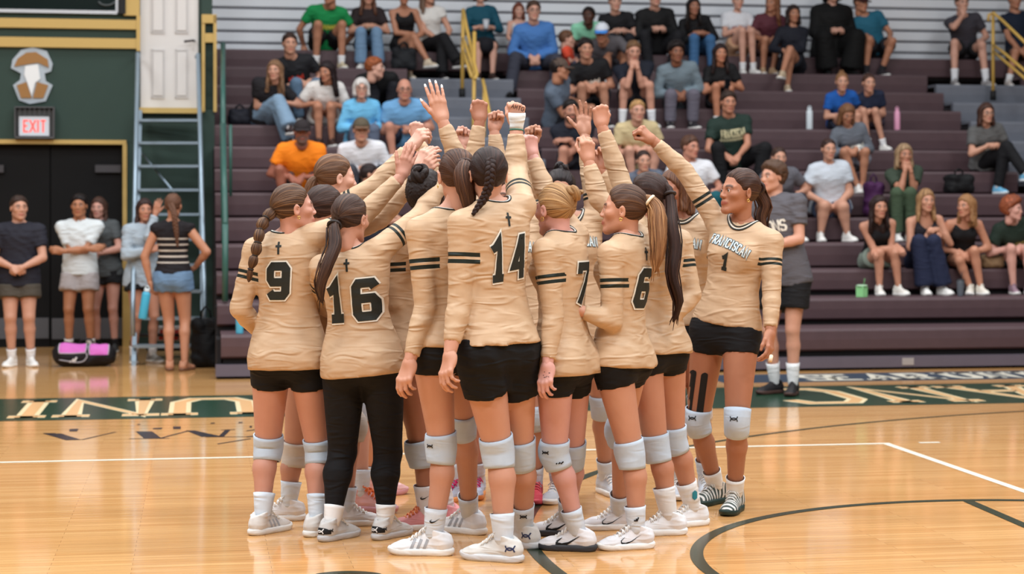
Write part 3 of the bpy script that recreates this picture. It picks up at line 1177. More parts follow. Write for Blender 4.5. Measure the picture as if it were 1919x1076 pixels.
def hand_template(pose, left, fine):
    key = ('hand', pose, left, fine)
    if key in TEMPL:
        return TEMPL[key]
    hp = HANDP[pose]
    h = 0.0045 if fine else 0.0085
    f = Field((-.07, -.10, -.05), (.11, .05, .21), h)
    f.cone((0, 0, -.03), (0, 0, .012), .026, .026, .01)
    f.ell((0, 0, .018), (.028, .019, .03), .015)
    # palm as a fan of metacarpals
    base = [(.031, .004, .090), (.011, .006, .096), (-.010, .005, .092), (-.029, .002, .083)]
    for b in base:
        f.cone((b[0] * .55, -.002, .012), (b[0], b[1] - .004, b[2]), .0135, .0115, .014)
    f.ell((.026, -.013, .038), (.017, .014, .030), .014)
    f.ell((-.026, -.012, .035), (.013, .011, .030), .014)
    ln = [(.040, .025, .021), (.045, .029, .022), (.041, .027, .021), (.032, .021, .019)]
    rr = [(.0098, .0088, .0082, .0068)] * 3 + [(.0088, .0078, .0072, .006)]
    nails = []
    for i, b in enumerate(base):
        p = np.array(b, float)
        spread = math.radians(hp['sp'] * (1.5 - i))
        ang = 0.0
        for j in range(3):
            ang += math.radians(hp['c'][i][j])
            d = np.array((math.sin(spread) * math.cos(ang), -math.sin(ang), math.cos(spread) * math.cos(ang)))
            q = p + d * ln[i][j]
            f.cone(p, q, rr[i][j], rr[i][j + 1], .004 if j else .008)
            p = q
    t0 = np.array((.022, -.004, .022))
    pr = .0125
    for q, r in zip(hp['th'], (.0112, .0102, .0078)):
        q = np.array(q)
        f.cone(t0, q, pr, r, .006)
        t0, pr = q, r
    V, F = f.mesh()
    if left:
        V = V * np.array((-1, 1, 1))
        F = F[:, ::-1]
    TEMPL[key] = (V, F)
    return TEMPL[key]


def smin(a, b, k):
    hh = np.maximum(k - np.abs(a - b), 0) / k
    return np.minimum(a, b) - hh * hh * k * .25


def hair_template(style, fine):
    key = ('hair', style, fine)
    if key in TEMPL:
        return TEMPL[key]
    h = 0.0066 if fine else 0.0125
    lowz = {'long': -.36, 'mid': -.20, 'bob': -.13}.get(style, -.12)
    f = Field((-.15, -.19, lowz), (.15, .13, .19), h)
    th = {'slick': .0085, 'short': .017, 'curly': .034, 'fro': .045, 'long': .014, 'mid': .015, 'bob': .020, 'mop': .026, 'fringe': .005}[style]
    f.ell((0, -.017, .032), (.074 + th, .094 + th, .087 + th), 0)
    if style in ('long', 'mid', 'bob'):
        bot = {'long': -.30, 'mid': -.16, 'bob': -.085}[style]
        for sx in (-1, 1):
            f.cone((sx * .068, -.012, .03), (sx * (.085 if style != 'long' else .098), .015, bot * .8), .026, .024, .03)
            f.cone((sx * .05, -.07, .02), (sx * .07, -.055, bot), .038, .028, .04)
        f.cone((0, -.085, .02), (0, -.082, bot), .042, .034, .04)
        f.sub_ell((0, .10, -.085), (.067, .105, .15), .02)
    if style == 'mop':
        for a in np.linspace(0, 2 * math.pi, 11):
            f.ell((.055 * math.cos(a), -.01 + .07 * math.sin(a), .075), (.032, .032, .028), .02)
    # hairline
    X, Y, Z = f.ax[0][:, None, None], f.ax[1][None, :, None], f.ax[2][None, None, :]
    cut = (-(Z - 1.45 * (Y - .028)) / 1.76 + 0 * X)
    if style in ('curly', 'mop', 'fro', 'short'):
        cut = -(Z - .075 - 0.35 * (Y - .07)) * .9 + 0 * X
        side = (Y - .012 - .9 * np.maximum(Z + .01, 0)) * .8 + 0 * X
        cut = np.maximum(np.minimum(cut, 9), -9)
        cut = np.where(side < cut, side, cut)
    if style == 'bob':
        cut = np.minimum(cut, -(Z - .035) * .9 + 0 * X)
    if style in ('long', 'mid', 'bob'):
        cut = np.minimum(cut, (Y - .035) * .9 + 0 * X)
    if style == 'fringe':
        cut = np.maximum(cut, (Z - .035) * .9)
        cut = np.maximum(cut, (Y + .0) * .9)
    tp = np.clip((cut + .026) / .026, 0, 1)
    f.d = f.d + ((th + .002) * tp * tp * (3 - 2 * tp)).astype(np.float32) if style not in ('long', 'mid', 'bob') else f.d
    f.d = np.maximum(f.d, (cut - (.004 if style not in ('long', 'mid', 'bob') else 0)).astype(np.float32))
    if style not in ('long', 'mid', 'bob'):
        nz = -.078 if style == 'slick' else -.062
        f.d = np.maximum(f.d, (-(Z - nz + .35 * (Y + .06)) + 0 * X + 0 * Y).astype(np.float32))
        for sx in (-1, 1):
            f.sub_ell((sx * .086, .012, -.012), (.020, .030, .036), .006)
    # strands / curls
    x, y, z = np.broadcast_arrays(X, Y, Z)
    if style in ('curly', 'fro', 'mop'):
        a = .006 if style == 'curly' else .011
        n = np.sin(x * 190 + 2 * np.sin(z * 120)) * np.sin(y * 180 + 2 * np.sin(x * 110)) * np.sin(z * 185 + 2 * np.sin(y * 105))
        f.d -= (a * n).astype(np.float32)
    elif style == 'short':
        n = np.sin(x * 150 + 3 * np.sin(y * 60)) * np.sin(y * 110 + 2 * np.sin(z * 90)) + .6 * np.sin(z * 210 + x * 90)
        f.d -= (.0034 * n).astype(np.float32)
    elif style == 'slick':
        th_ = np.arctan2(x, z + .0)                 # meridians toward the tie at the back
        f.d -= (.0008 * np.sin(th_ * 30 + 5 * np.sin(y * 20)) + .0016 * np.sin(th_ * 9 + 3 * np.sin(y * 30))).astype(np.float32)
    else:
        th_ = np.arctan2(x, y + .02)
        f.d -= ((.0022 if fine else .005) * np.sin(th_ * (24 if fine else 15) + 2.2 * np.sin(z * 42)) * np.clip(1 - (z - .02) * 8, .3, 1)).astype(np.float32)
    V, F = f.mesh()
    if style == 'slick':
        st = np.arctan2(V[:, 0], V[:, 2]) * 3
    elif style in ('long', 'mid', 'bob', 'short', 'fringe'):
        st = np.arctan2(V[:, 0], V[:, 1] + .02) * 3
    else:
        st = V[:, 0] * 40 + V[:, 2] * 30
    TEMPL[key] = (V, F, st.astype(np.float32))
    return TEMPL[key]


# ------------------------------------------------------------------ people materials
def skin_material(tone, beard=0.0, browc=(62, 42, 32)):
    key = ('skin', tone, beard, browc)
    if key in MATS:
        return MATS[key]
    m = bpy.data.materials.new('skin')
    m.use_nodes = True
    nt = m.node_tree
    b = nt.nodes['Principled BSDF']
    c = tuple(x * k for x, k in zip(srgb(*tone)[:3], (.86, .80, .78))) + (1.0,)
    b.inputs['Roughness'].default_value = 0.48
    b.inputs['Specular IOR Level'].default_value = 0.35
    b.inputs['Subsurface Weight'].default_value = 0.0
    tc = nt.nodes.new('ShaderNodeTexCoord')
    nz = nt.nodes.new('ShaderNodeTexNoise')
    nz.inputs['Scale'].default_value = 14
    nz.inputs['Detail'].default_value = 4
    nt.links.new(tc.outputs['Object'], nz.inputs['Vector'])
    mx = nt.nodes.new('ShaderNodeMix')
    mx.data_type = 'RGBA'
    mx.inputs[6].default_value = (c[0] * .95, c[1] * .89, c[2] * .87, 1)
    mx.inputs[7].default_value = (min(c[0] * 1.03, 1), c[1] * 1.07, c[2] * 1.08, 1)
    nt.links.new(nz.outputs['Fac'], mx.inputs[0])
    out = mx.outputs[2]
    bc_ = srgb(*browc)
    for nm, col, fac in (('lip', (c[0] * .72, c[1] * .42, c[2] * .44, 1), .95), ('brow', bc_, .9), ('beard', bc_, beard), ('eye', (c[0] * .18, c[1] * .12, c[2] * .11, 1), .6)):
        if fac <= 0:
            continue
        at = nt.nodes.new('ShaderNodeAttribute')
        at.attribute_name = nm
        ml = nt.nodes.new('ShaderNodeMath')
        ml.operation = 'MULTIPLY'
        ml.inputs[1].default_value = fac
        nt.links.new(at.outputs['Fac'], ml.inputs[0])
        m2 = nt.nodes.new('ShaderNodeMix')
        m2.data_type = 'RGBA'
        m2.inputs[7].default_value = col
        nt.links.new(ml.outputs[0], m2.inputs[0])
        nt.links.new(out, m2.inputs[6])
        out = m2.outputs[2]
    nt.links.new(out, b.inputs['Base Color'])
    MATS[key] = m
    return m


def hair_material(rgb, tip=None):
    key = ('hair', rgb, tip)
    if key in MATS:
        return MATS[key]
    m = bpy.data.materials.new('hair')
    m.use_nodes = True
    nt = m.node_tree
    b = nt.nodes['Principled BSDF']
    c = srgb(*rgb)
    b.inputs['Roughness'].default_value = 0.46
    b.inputs['Specular IOR Level'].default_value = 0.22
    at = nt.nodes.new('ShaderNodeAttribute')
    at.attribute_name = 'strand'
    tc = nt.nodes.new('ShaderNodeTexCoord')
    sep = nt.nodes.new('ShaderNodeSeparateXYZ')
    nt.links.new(tc.outputs['Object'], sep.inputs[0])
    cmb = nt.nodes.new('ShaderNodeCombineXYZ')
    ml = nt.nodes.new('ShaderNodeMath')
    ml.operation = 'MULTIPLY'
    ml.inputs[1].default_value = 1.7
    nt.links.new(at.outputs['Fac'], ml.inputs[0])
    nt.links.new(ml.outputs[0], cmb.inputs[0])
    nt.links.new(sep.outputs['Z'], cmb.inputs[1])
    nz = nt.nodes.new('ShaderNodeTexNoise')
    nz.inputs['Scale'].default_value = 3.0
    nz.inputs['Detail'].default_value = 5
    nz.inputs['Roughness'].default_value = .7
    nt.links.new(cmb.outputs[0], nz.inputs['Vector'])
    rp = nt.nodes.new('ShaderNodeValToRGB')
    t = srgb(*tip) if tip else (min(c[0] * 2.0, 1), min(c[1] * 1.9, 1), min(c[2] * 1.8, 1), 1)
    rp.color_ramp.elements[0].position = .38
    rp.color_ramp.elements[0].color = (c[0] * .38, c[1] * .36, c[2] * .35, 1)
    rp.color_ramp.elements[1].position = .66
    rp.color_ramp.elements[1].color = t
    e = rp.color_ramp.elements.new(.5)
    e.color = c
    nt.links.new(nz.outputs['Fac'], rp.inputs['Fac'])
    nt.links.new(rp.outputs['Color'], b.inputs['Base Color'])
    bp = nt.nodes.new('ShaderNodeBump')
    bp.inputs['Strength'].default_value = .55
    bp.inputs['Distance'].default_value = .006
    nt.links.new(nz.outputs['Fac'], bp.inputs['Height'])
    nt.links.new(bp.outputs['Normal'], b.inputs['Normal'])
    MATS[key] = m
    return m


def cloth_material(name, rgb, rough=.75, stripes=None, sheen=0.0, noise=.05, stripe_axis=None, wrinkle=.7):
    """plain cloth; optional two printed sleeve bands driven by the 'arm' coordinate, or horizontal bands"""
    key = ('cloth', name, rgb, rough, str(stripes), str(stripe_axis))
    if key in MATS:
        return MATS[key]
    m = bpy.data.materials.new(name)
    m.use_nodes = True
    nt = m.node_tree
    b = nt.nodes['Principled BSDF']
    c = srgb(*rgb)
    b.inputs['Roughness'].default_value = rough
    b.inputs['Specular IOR Level'].default_value = .25
    if sheen:
        b.inputs['Sheen Weight'].default_value = sheen
    tc = nt.nodes.new('ShaderNodeTexCoord')
    nz = nt.nodes.new('ShaderNodeTexNoise')
    nz.inputs['Scale'].default_value = 35
    nz.inputs['Detail'].default_value = 3
    nt.links.new(tc.outputs['Object'], nz.inputs['Vector'])
    mx = nt.nodes.new('ShaderNodeMix')
    mx.data_type = 'RGBA'
    mx.inputs[6].default_value = tuple(x * (1 - noise) for x in c[:3]) + (1,)
    mx.inputs[7].default_value = tuple(min(x * (1 + noise), 1) for x in c[:3]) + (1,)
    nt.links.new(nz.outputs['Fac'], mx.inputs[0])
    out = mx.outputs[2]
    if stripes or stripe_axis:
        at = nt.nodes.new('ShaderNodeAttribute')
        at.attribute_name = 'arm'
        rp = nt.nodes.new('ShaderNodeValToRGB')
        rp.color_ramp.interpolation = 'CONSTANT'
        els = rp.color_ramp.elements
        src = stripes or stripe_axis
        els[0].position = 0
        els[0].color = (0, 0, 0, 1)
        els[1].position = src[0][0]
        els[1].color = (1, 1, 1, 1)
        e = els.new(src[0][1])
        e.color = (0, 0, 0, 1)
        for a0, a1 in src[1:]:
            els.new(a0).color = (1, 1, 1, 1)
            els.new(a1).color = (0, 0, 0, 1)
        nt.links.new(at.outputs['Fac'], rp.inputs['Fac'])
        m2 = nt.nodes.new('ShaderNodeMix')
        m2.data_type = 'RGBA'
        m2.inputs[7].default_value = srgb(30, 38, 34) if stripes else srgb(206, 196, 184)
        am = nt.nodes.new('ShaderNodeAttribute')
        am.attribute_name = 'amask'
        gt = nt.nodes.new('ShaderNodeMath')
        gt.operation = 'GREATER_THAN'
        gt.inputs[1].default_value = .5
        nt.links.new(am.outputs['Fac'], gt.inputs[0])
        mu = nt.nodes.new('ShaderNodeMath')
        mu.operation = 'MULTIPLY'
        nt.links.new(gt.outputs[0], mu.inputs[0])
        nt.links.new(rp.outputs['Color'], mu.inputs[1])
        nt.links.new(mu.outputs[0], m2.inputs[0])
        nt.links.new(out, m2.inputs[6])
        out = m2.outputs[2]
    nt.links.new(out, b.inputs['Base Color'])
    mpw = nt.nodes.new('ShaderNodeMapping')
    mpw.inputs['Rotation'].default_value = (0, .35, .5)
    mpw.inputs['Scale'].default_value = (6, 6, 24)
    nt.links.new(tc.outputs['Object'], mpw.inputs['Vector'])
    n2 = nt.nodes.new('ShaderNodeTexNoise')
    n2.noise_type = 'RIDGED_MULTIFRACTAL'
    n2.inputs['Scale'].default_value = 1.0
    n2.inputs['Detail'].default_value = 3.0
    n2.inputs['Distortion'].default_value = 1.1
    n2.inputs['Roughness'].default_value = .6
    nt.links.new(mpw.outputs['Vector'], n2.inputs['Vector'])
    bp = nt.nodes.new('ShaderNodeBump')
    bp.inputs['Strength'].default_value = wrinkle
    bp.inputs['Distance'].default_value = .016
    nt.links.new(n2.outputs['Fac'], bp.inputs['Height'])
    nt.links.new(bp.outputs['Normal'], b.inputs['Normal'])
    MATS[key] = m
    return m


# ------------------------------------------------------------------ shoes
def shoe_meshes():
    if 'shoe' in TEMPL:
        return TEMPL['shoe']
    # upper
    f = Field((-.07, -.10, -.01), (.07, .21, .16), .0058)
    f.ell((.002, .140, .028), (.041, .056, .027), 0)
    f.cone((0, .03, .042), (.002, .120, .030), .038, .034, .03)
    f.ell((0, -.035, .046), (.038, .050, .050), .03)
    f.cone((0, -.034, .055), (0, -.018, .105), .042, .043, .02)
    f.cone((0, .012, .088), (.001, .088, .050), .026, .020, .018)
    f.cone((0, -.005, .10), (0, .028, .112), .022, .016, .012)
    f.cone((0, -.078, .055), (0, -.066, .118), .012, .007, .012)
    f.clip_plane((0, 0, .014), (0, 0, -1))
    f.clip_plane((0, -.02, .112), (0, -.35, 1))
    f.sub_ell((0, -.026, .128), (.026, .036, .040), .004)
    up = mesh_np('shoe_upper', *f.mesh())
    # sole: flared slab with toe spring
    ys = np.linspace(-.088, .198, 26)
    prof = np.interp(ys, [-.088, -.07, -.03, .04, .10, .15, .18, .198], [.006, .032, .040, .038, .046, .042, .028, .006])
    mb = MB()
    n = len(ys)
    for lay, (z, gr) in enumerate(((0.0, .0), (.008, .004), (.024, .005), (.031, .0))):
        for s in (1, -1):
            rngy = range(n) if s == 1 else range(n - 1, -1, -1)
            for i in rngy:
                sp = .010 * max(0, (ys[i] - .13) / .07) ** 2 + .004 * max(0, (-.06 - ys[i]) / .03)
                mb.v.append((s * (prof[i] + gr), ys[i] + (gr if ys[i] > .15 else (-gr if ys[i] < -.07 else 0)), z + sp * (1 if lay < 2 else .7)))
    m2 = 2 * n
    for lay in range(3):
        for i in range(m2):
            j = (i + 1) % m2
            mb.f.append((lay * m2 + j, lay * m2 + i, (lay + 1) * m2 + i, (lay + 1) * m2 + j))
    mb.f.append(tuple(range(m2)))
    mb.f.append(tuple(3 * m2 + i for i in reversed(range(m2))))
    sole = mesh_np('sole', mb.v, mb.f, True)
    # laces: crossing bars and a bow
    mb = MB()
    for i in range(5):
        y = .035 + .017 * i
        z = .117 - .0122 * i
        mb.tube([(-.026, y, z - .012), (-.012, y + .003, z), (.012, y + .007, z), (.026, y + .010, z - .014)], .0033, 6)
        mb.tube([(.026, y, z - .012), (.012, y + .003, z + .001), (-.012, y + .007, z + .001), (-.026, y + .010, z - .014)], .0033, 6)
    for s in (-1, 1):
        mb.tube([(0, .03, .122), (s * .018, .022, .136), (s * .036, .03, .126), (s * .02, .036, .122), (0, .032, .122)], .003, 6)
        mb.tube([(0, .03, .122), (s * .018, .05, .114), (s * .038, .06, .088)], .0026, 6)
    lace = mesh_np('laces', mb.v, mb.f, True)
    TEMPL['shoe'] = (up, sole, lace)
    return TEMPL['shoe']


def eye_mesh():
    if 'eye' in TEMPL:
        return TEMPL['eye']
    bm = bmesh.new()
    bmesh.ops.create_uvsphere(bm, u_segments=14, v_segments=10, radius=.0112)
    for v in bm.verts:
        v.co = Vector((v.co.x, v.co.z, -v.co.y))          # pole forward (+y)
    me = bpy.data.meshes.new('eye')
    bm.to_mesh(me)
    bm.free()
    for p in me.polygons:
        p.use_smooth = True
        c = p.center
        p.material_index = 1 if c.y > .0080 else 0
    me.materials.append(mat('eye_white', (226, 220, 214), .3))
    me.materials.append(mat('eye_iris', (44, 30, 24), .2))
    TEMPL['eye'] = me
    return me


# ------------------------------------------------------------------ pose
def ray_at_dist(px, py, c, L, sign):
    """point on the pixel ray at distance L from c; sign -1 = nearer the camera"""
    o = np.array((0, 0, HCAM))
    d = unit(((px - CX) / FPX, 1.0, -(py - HY) / FPX))
    oc = o - c
    b = float(d @ oc)
    q = float(oc @ oc) - L * L
    disc = b * b - q
    if disc < 0:
        return o + d * (-b)
    return o + d * (-b + sign * math.sqrt(disc))


def ik(a, c, l1, l2, hint):
    """middle joint between a and c (limb lengths l1,l2) bending toward hint"""
    a, c = np.asarray(a, float), np.asarray(c, float)
    d = c - a
    L = np.linalg.norm(d)
    u = d / max(L, 1e-6)
    L = min(L, (l1 + l2) * .999)
    x = (l1 * l1 - l2 * l2 + L * L) / (2 * L)
    y = math.sqrt(max(l1 * l1 - x * x, 0))
    hnt = np.asarray(hint, float)
    hnt = hnt - u * (hnt @ u)
    return a + u * x + unit(hnt) * y


def frame_from(up, yaw):
    A = unit(up)
    R = np.array((math.cos(yaw), -math.sin(yaw), 0))
    R = unit(R - A * (R @ A))
    Fw = np.cross(A, R)
    return np.stack([R, Fw, A], 1)


def head_frame(yaw, pitch, roll):
    """pitch > 0 looks up"""
    cy, sy = math.cos(yaw), math.sin(yaw)
    R = np.array((cy, -sy, 0))
    Fw = np.array((sy * math.cos(pitch), cy * math.cos(pitch), math.sin(pitch)))
    A = np.cross(R, Fw)
    cr, sr = math.cos(roll), math.sin(roll)
    R2 = R * cr + A * sr
    A2 = A * cr - R * sr
    return np.stack([R2, Fw, A2], 1)


TORSO_F = [(-.125, .095, .06, .07), (-.09, .150, .088, .105), (-.02, .176, .100, .122), (.06, .170, .103, .108), (.14, .150, .098, .086), (.22, .134, .094, .080),
           (.31, .140, .104, .090), (.40, .152, .112, .098), (.46, .158, .098, .096), (.505, .140, .080, .088), (.535, .090, .062, .072), (.555, .062, .052, .058)]
TORSO_M = [(-.125, .095, .06, .07), (-.09, .145, .09, .10), (-.02, .166, .105, .115), (.06, .162, .11, .105), (.14, .158, .11, .095), (.22, .156, .108, .092),
           (.31, .164, .114, .10), (.40, .178, .118, .11), (.46, .182, .105, .105), (.505, .165, .086, .095), (.535, .105, .066, .076), (.555, .07, .056, .062)]


def sections(sex, sc, gw, gd, tl):
    """scaled torso sections; tl = actual pelvis-neck length (table: .535)"""
    T = TORSO_F if sex == 'f' else TORSO_M
    return [(z * tl / .535, w * sc * gw, a * sc * gd, b * sc * gd) for z, w, a, b in T]


# ------------------------------------------------------------------ person builder
def sleeve_mesh(path, radii, fwd, bulge, seg=20, lip=.006):
    """closed cuff around a limb (knee pad, sock)"""
    path = [np.asarray(p, float) for p in path]
    n = len(path)
    V, F = [], []
    fwd = unit(fwd)
    rings = []
    for i in range(n):
        t = unit(path[min(i + 1, n - 1)] - path[max(i - 1, 0)])
        a = unit(fwd - t * (fwd @ t))
        b = np.cross(t, a)
        rings.append((path[i], t, a, b, radii[i], bulge[i]))
    first, last = rings[0], rings[-1]
    allr = [(first[0], first[1], first[2], first[3], first[4] - lip, 0)] + rings + [(last[0], last[1], last[2], last[3], last[4] - lip, 0)]
    for (c, t, a, b, r, bu) in allr:
        for j in range(seg):
            th = 2 * math.pi * j / seg
            f = max(0.0, math.cos(th)) ** 1.5
            V.append(c + (a * math.cos(th) + b * math.sin(th)) * r + a * bu * f)
    m = len(allr)
    for i in range(m - 1):
        for j in range(seg):
            k = (j + 1) % seg
            F.append((i * seg + j, i * seg + k, (i + 1) * seg + k, (i + 1) * seg + j))
    return np.array(V), np.array(F)


SIDES = (('R', 1), ('L', -1))
OTHER = {}


def add_mesh(name, V, F, base, m, parent, attrs=None, smooth=True):
    me = mesh_np(name, V - base, F, smooth)
    for an, av in (attrs or {}).items():
        a = me.attributes.new(an, 'FLOAT', 'POINT')
        a.data.foreach_set('value', np.ascontiguousarray(av, dtype=np.float32))
    return link(name, me, m, parent)


def make_person(J, S):
    fine = S.get('fine', False)
    h = S.get('h', 1.75)
    sc = h / 1.78
    sex = S.get('sex', 'f')
    g = S.get('g', 1.0)
    gl = S.get('gl', g) * sc            # limb girth
    ga = S.get('ga', S.get('gl', g)) * sc
    yaw = J['yaw']
    pel, neck = J['pel'], J['neck']
    R = frame_from(neck - pel, yaw)
    lat, fwd, up = R[:, 0], R[:, 1], R[:, 2]
    tl = float(np.linalg.norm(neck - pel))
    sec = sections(sex, sc, g, S.get('gd', g), tl)
    base = np.array(J['base'], float)
    root = empty('person', tuple(base))
    tag(root, S['label'], 'person', S.get('group'))
    hc, HR = J['head'], J['HR']
    hs = S.get('hs', 1.0) * (sc ** .5) * (1.0 if sex == 'f' else 1.04)
    res = .0135 if fine else S.get('res', .0235)
    top, bot = S.get('top'), S.get('bot')
    sk = skin_material(S.get('skin', (214, 160, 132)), S.get('beard', 0.0), S.get('brow', (70, 48, 36)))
    pts = [pel, neck, hc] + [J[k][s] for k in ('sh', 'el', 'wr', 'hip', 'kn', 'an') for s in 'RL']
    lo, hi = np.min(pts, 0) - .2, np.max(pts, 0) + .2
    longleg = bot and bot['kind'] in ('pants', 'leggings') and not fine
    # ---------- body
    f = Field(lo, hi, res)
    f.column(pel, R, sec, 0, ease=-.010 if top else 0)
    nb = hc + HR @ (np.array((0, -.024, -.075)) * hs)
    nr = (.044 if sex == 'f' else .056) * sc * S.get('gn', 1.0)
    f.cone(neck - up * .02, nb, nr * 1.12, nr, .03)
    for s, sg in SIDES:
        sh, el, wr = J['sh'][s], J['el'][s], J['wr'][s]
        f.cone(neck - up * .01 + lat * sg * .03 * sc, sh, .042 * sc, .050 * sc, .05)
        f.cone(sh, el, .051 * ga, .041 * ga, .02)
        mid = el + (wr - el) * .28
        f.cone(el, mid, .040 * ga, .042 * ga, .01)
        f.cone(mid, wr, .042 * ga, .0275 * sc, .01)
    for s, sg in SIDES:
        hip, kn, an = J['hip'][s], J['kn'][s], J['an'][s]
        f.ell(pel + lat * sg * .082 * sc - fwd * .045 * sc - up * .045 * sc, np.array((.080, .078, .085)) * sc * g, .03, R)
        if not longleg:
            f.cone(hip, kn, .098 * gl, .057 * gl, .025)
        back = -J['kfwd'][s]
        if not longleg:
            f.cone(kn, kn + (an - kn) * .3 + back * .012 * gl, .052 * gl, .053 * gl, .02)
            f.cone(kn + (an - kn) * .3 + back * .012 * gl, an, .053 * gl, .034 * sc, .02)
            f.ell(kn - back * .022, (.036 * gl,) * 3, .02)
            if S.get('barefoot'):
                f.cone(an, an + J['toe'][s] * .07 * sc - np.array((0, 0, .045)), .033 * sc, .026 * sc, .02)
                f.cone(an - np.array((0, 0, .05)), an + J['toe'][s] * .15 * sc - np.array((0, 0, .065)), .03, .02, .02)
        else:
            f.cone(kn + (an - kn) * .75, an, .036 * sc, .034 * sc, .02)
    if sex == 'f' and not top:
        pass
    V, F = f.mesh()
    nV = len(V)
    Vs, Fs = [V], [F]
    at = [np.zeros((nV, 4), np.float32)]
    hV, hF, hA = head_template(sex, fine)
    hscale = np.array(S.get('hshape', (1, 1, 1))) * hs
    Vs.append(hc + (hV * hscale) @ HR.T)
    Fs.append(hF + nV)
    at.append(hA)
    nV += len(hV)
    for s, sg in SIDES:
        hp = J['hand'][s]
        if hp is None:
            continue
        pV, pF = hand_template(hp, s == 'L', fine)
        wr, el = J['wr'][s], J['el'][s]
        z = unit(J['fdir'][s] if J['fdir'][s] is not None else wr - el)
        y = np.asarray(J['dors'][s], float)
        y = unit(y - z * (y @ z))
        x = np.cross(y, z)
        M = np.stack([x, y, z], 1)
        hsz = S.get('hand', .97) * sc * (1.0 if sex == 'f' else 1.08)
        Vs.append(wr + (pV * hsz) @ M.T)
        Fs.append(pF + nV)
        at.append(np.zeros((len(pV), 4), np.float32))
        nV += len(pV)
    A = np.concatenate(at)
    J['body'] = add_mesh('body', np.concatenate(Vs), np.concatenate(Fs), base, sk, root, {'lip': A[:, 0], 'brow': A[:, 1], 'beard': A[:, 2], 'eye': A[:, 3]})
    # ---------- eyes
    if S.get('eyes', True):
        for sx in (-1, 1):
            e = link('eye', eye_mesh(), None, root)
            p = hc + HR @ (np.array((sx * .031, .0775, .001)) * hscale)
            M = Matrix([list(HR[i] * hs) + [p[i] - base[i]] for i in range(3)] + [[0, 0, 0, 1]])
            e.matrix_basis = M
    # ---------- top
    jersey = None
    if top:
        ease = top.get('ease', .012)
        sl = top.get('sleeve', 'long')
        f = Field(lo, hi, S.get('cres', .0110 if fine else .022))
        hem = top.get('hem', -.06)
        T = []
        for z, w, a, b in sec:
            e = ease
            if z < .3 * tl:
                fl = top.get('flare', .012)
                e = ease + fl * min(1, (.3 * tl - z) / .25)
                w = max(w, sec[5][1] * 1.0 + .010)
            T.append((z, w + e, a + e * 1.1, b + e * 1.1))
        T[0] = (T[0][0], T[2][1] * .99, T[2][2], T[2][3])
        T[1] = (T[1][0], T[2][1], T[2][2], T[2][3])
        if hem < T[0][0]:
            T.insert(0, (hem - .02, T[0][1] * 1.03, T[0][2] * 1.02, T[0][3] * 1.02))
        f.column(pel, R, T, 0, zlo=hem, zhi=tl * (.98 if sl == 'tank' else 1.03))
        if sex == 'f':
            for s, sg in SIDES:
                f.ell(pel + up * tl * .72 + lat * sg * .068 * sc + fwd * (.078 * sc), np.array((.062, .055, .062)) * sc * S.get('bust', 1.0), .05, R)
        elif S.get('belly'):
            f.ell(pel + up * tl * .22 + fwd * .05, np.array((.15, .12, .17)) * sc * S['belly'], .06, R)
        if hem < .06 and fine:
            for s, sg in SIDES:
                f.ell(pel + lat * sg * .078 * sc - fwd * .045 * sc - up * .045 * sc, np.array((.082, .080, .088)) * sc * g + ease + .012, .05, R)
            f.clip_plane(pel + up * hem, -up)
        for s, sg in SIDES:
            sh, el, wr = J['sh'][s], J['el'][s], J['wr'][s]
            if sl != 'tank':
                f.cone(neck - up * .012 + lat * sg * .03 * sc, sh, .044 * sc + ease, .052 * sc + ease * .8, .05)
            r0, r1 = .052 * ga + ease * .75, .043 * ga + ease * .6
            if sl == 'long' or sl == 'three':
                f.cone(sh, el, r0, r1, .022)
                fr = top.get('cuff', .92 if sl == 'long' else .6)
                mid = el + (wr - el) * .28
                cf = el + (wr - el) * fr
                f.cone(el, mid, .042 * ga + ease * .6, .044 * ga + ease * .5, .01)
                f.cone(mid, cf, .044 * ga + ease * .5, .030 * ga + ease * .55, .008, cut1=True)
            elif sl != 'tank':
                frac = sl
                f.cone(sh, sh + (el - sh) * frac, r0 + .004, r1 + (.012 if top.get('loose', True) else .002), .022, cut1=True)
            elif top.get('straps', True):
                f.cone(pel + up * tl * .9 + lat * sg * .075 * sc + fwd * .085 * sc, neck - up * .035 * sc + lat * sg * .088 * sc - fwd * .0, .018, .018, .02)
                f.cone(neck - up * .035 * sc + lat * sg * .088 * sc, pel + up * tl * .88 + lat * sg * .08 * sc - fwd * .075 * sc, .018, .018, .02)
        if sl == 'tank':
            f.sub_ell(neck + fwd * .03, np.array((.085, .11, top.get('scoop', .10))) * sc, .01, R)
            for s, sg in SIDES:
                f.sub_ell(J['sh'][s] + lat * sg * .02 * sc - up * .01, np.array((.06, .09, .10)) * sc, .01, R)
        else:
            f.sub_ell(neck + up * .055 + fwd * .012, np.array((.066, .070, .078)) * sc * top.get('neckhole', 1.0), .004, R)
        if top.get('fold', 1.0) > 0:
            am = top.get('fold', 1.0) * (.0017 if fine else .005)
            sd = S.get('seed', random.random() * 20)
            f.fold(am, [(tuple(up * 95 + lat * 22), 1.0), (tuple(up * 60 - lat * 45 + fwd * 20), .8), (tuple(up * 130 + fwd * 40), .5)], sd)
            if sl == 'long':
                for s, sg in SIDES:
                    sh, el, wr = J['sh'][s], J['el'][s], J['wr'][s]
                    for a, b in ((sh, el), (el, wr)):
                        ax = unit(b - a)
                        c0 = a + (b - a) * .35
                        f.fold(am * .45, [(tuple(ax * 170), 1.0)], sd + 3, np.minimum(c0, b) - .06, np.maximum(c0, b) + .06)
        V, F = f.mesh()
        arm = np.zeros(len(V), np.float32)
        bestd = np.full(len(V), 9.0)
        amask = np.ones(len(V))
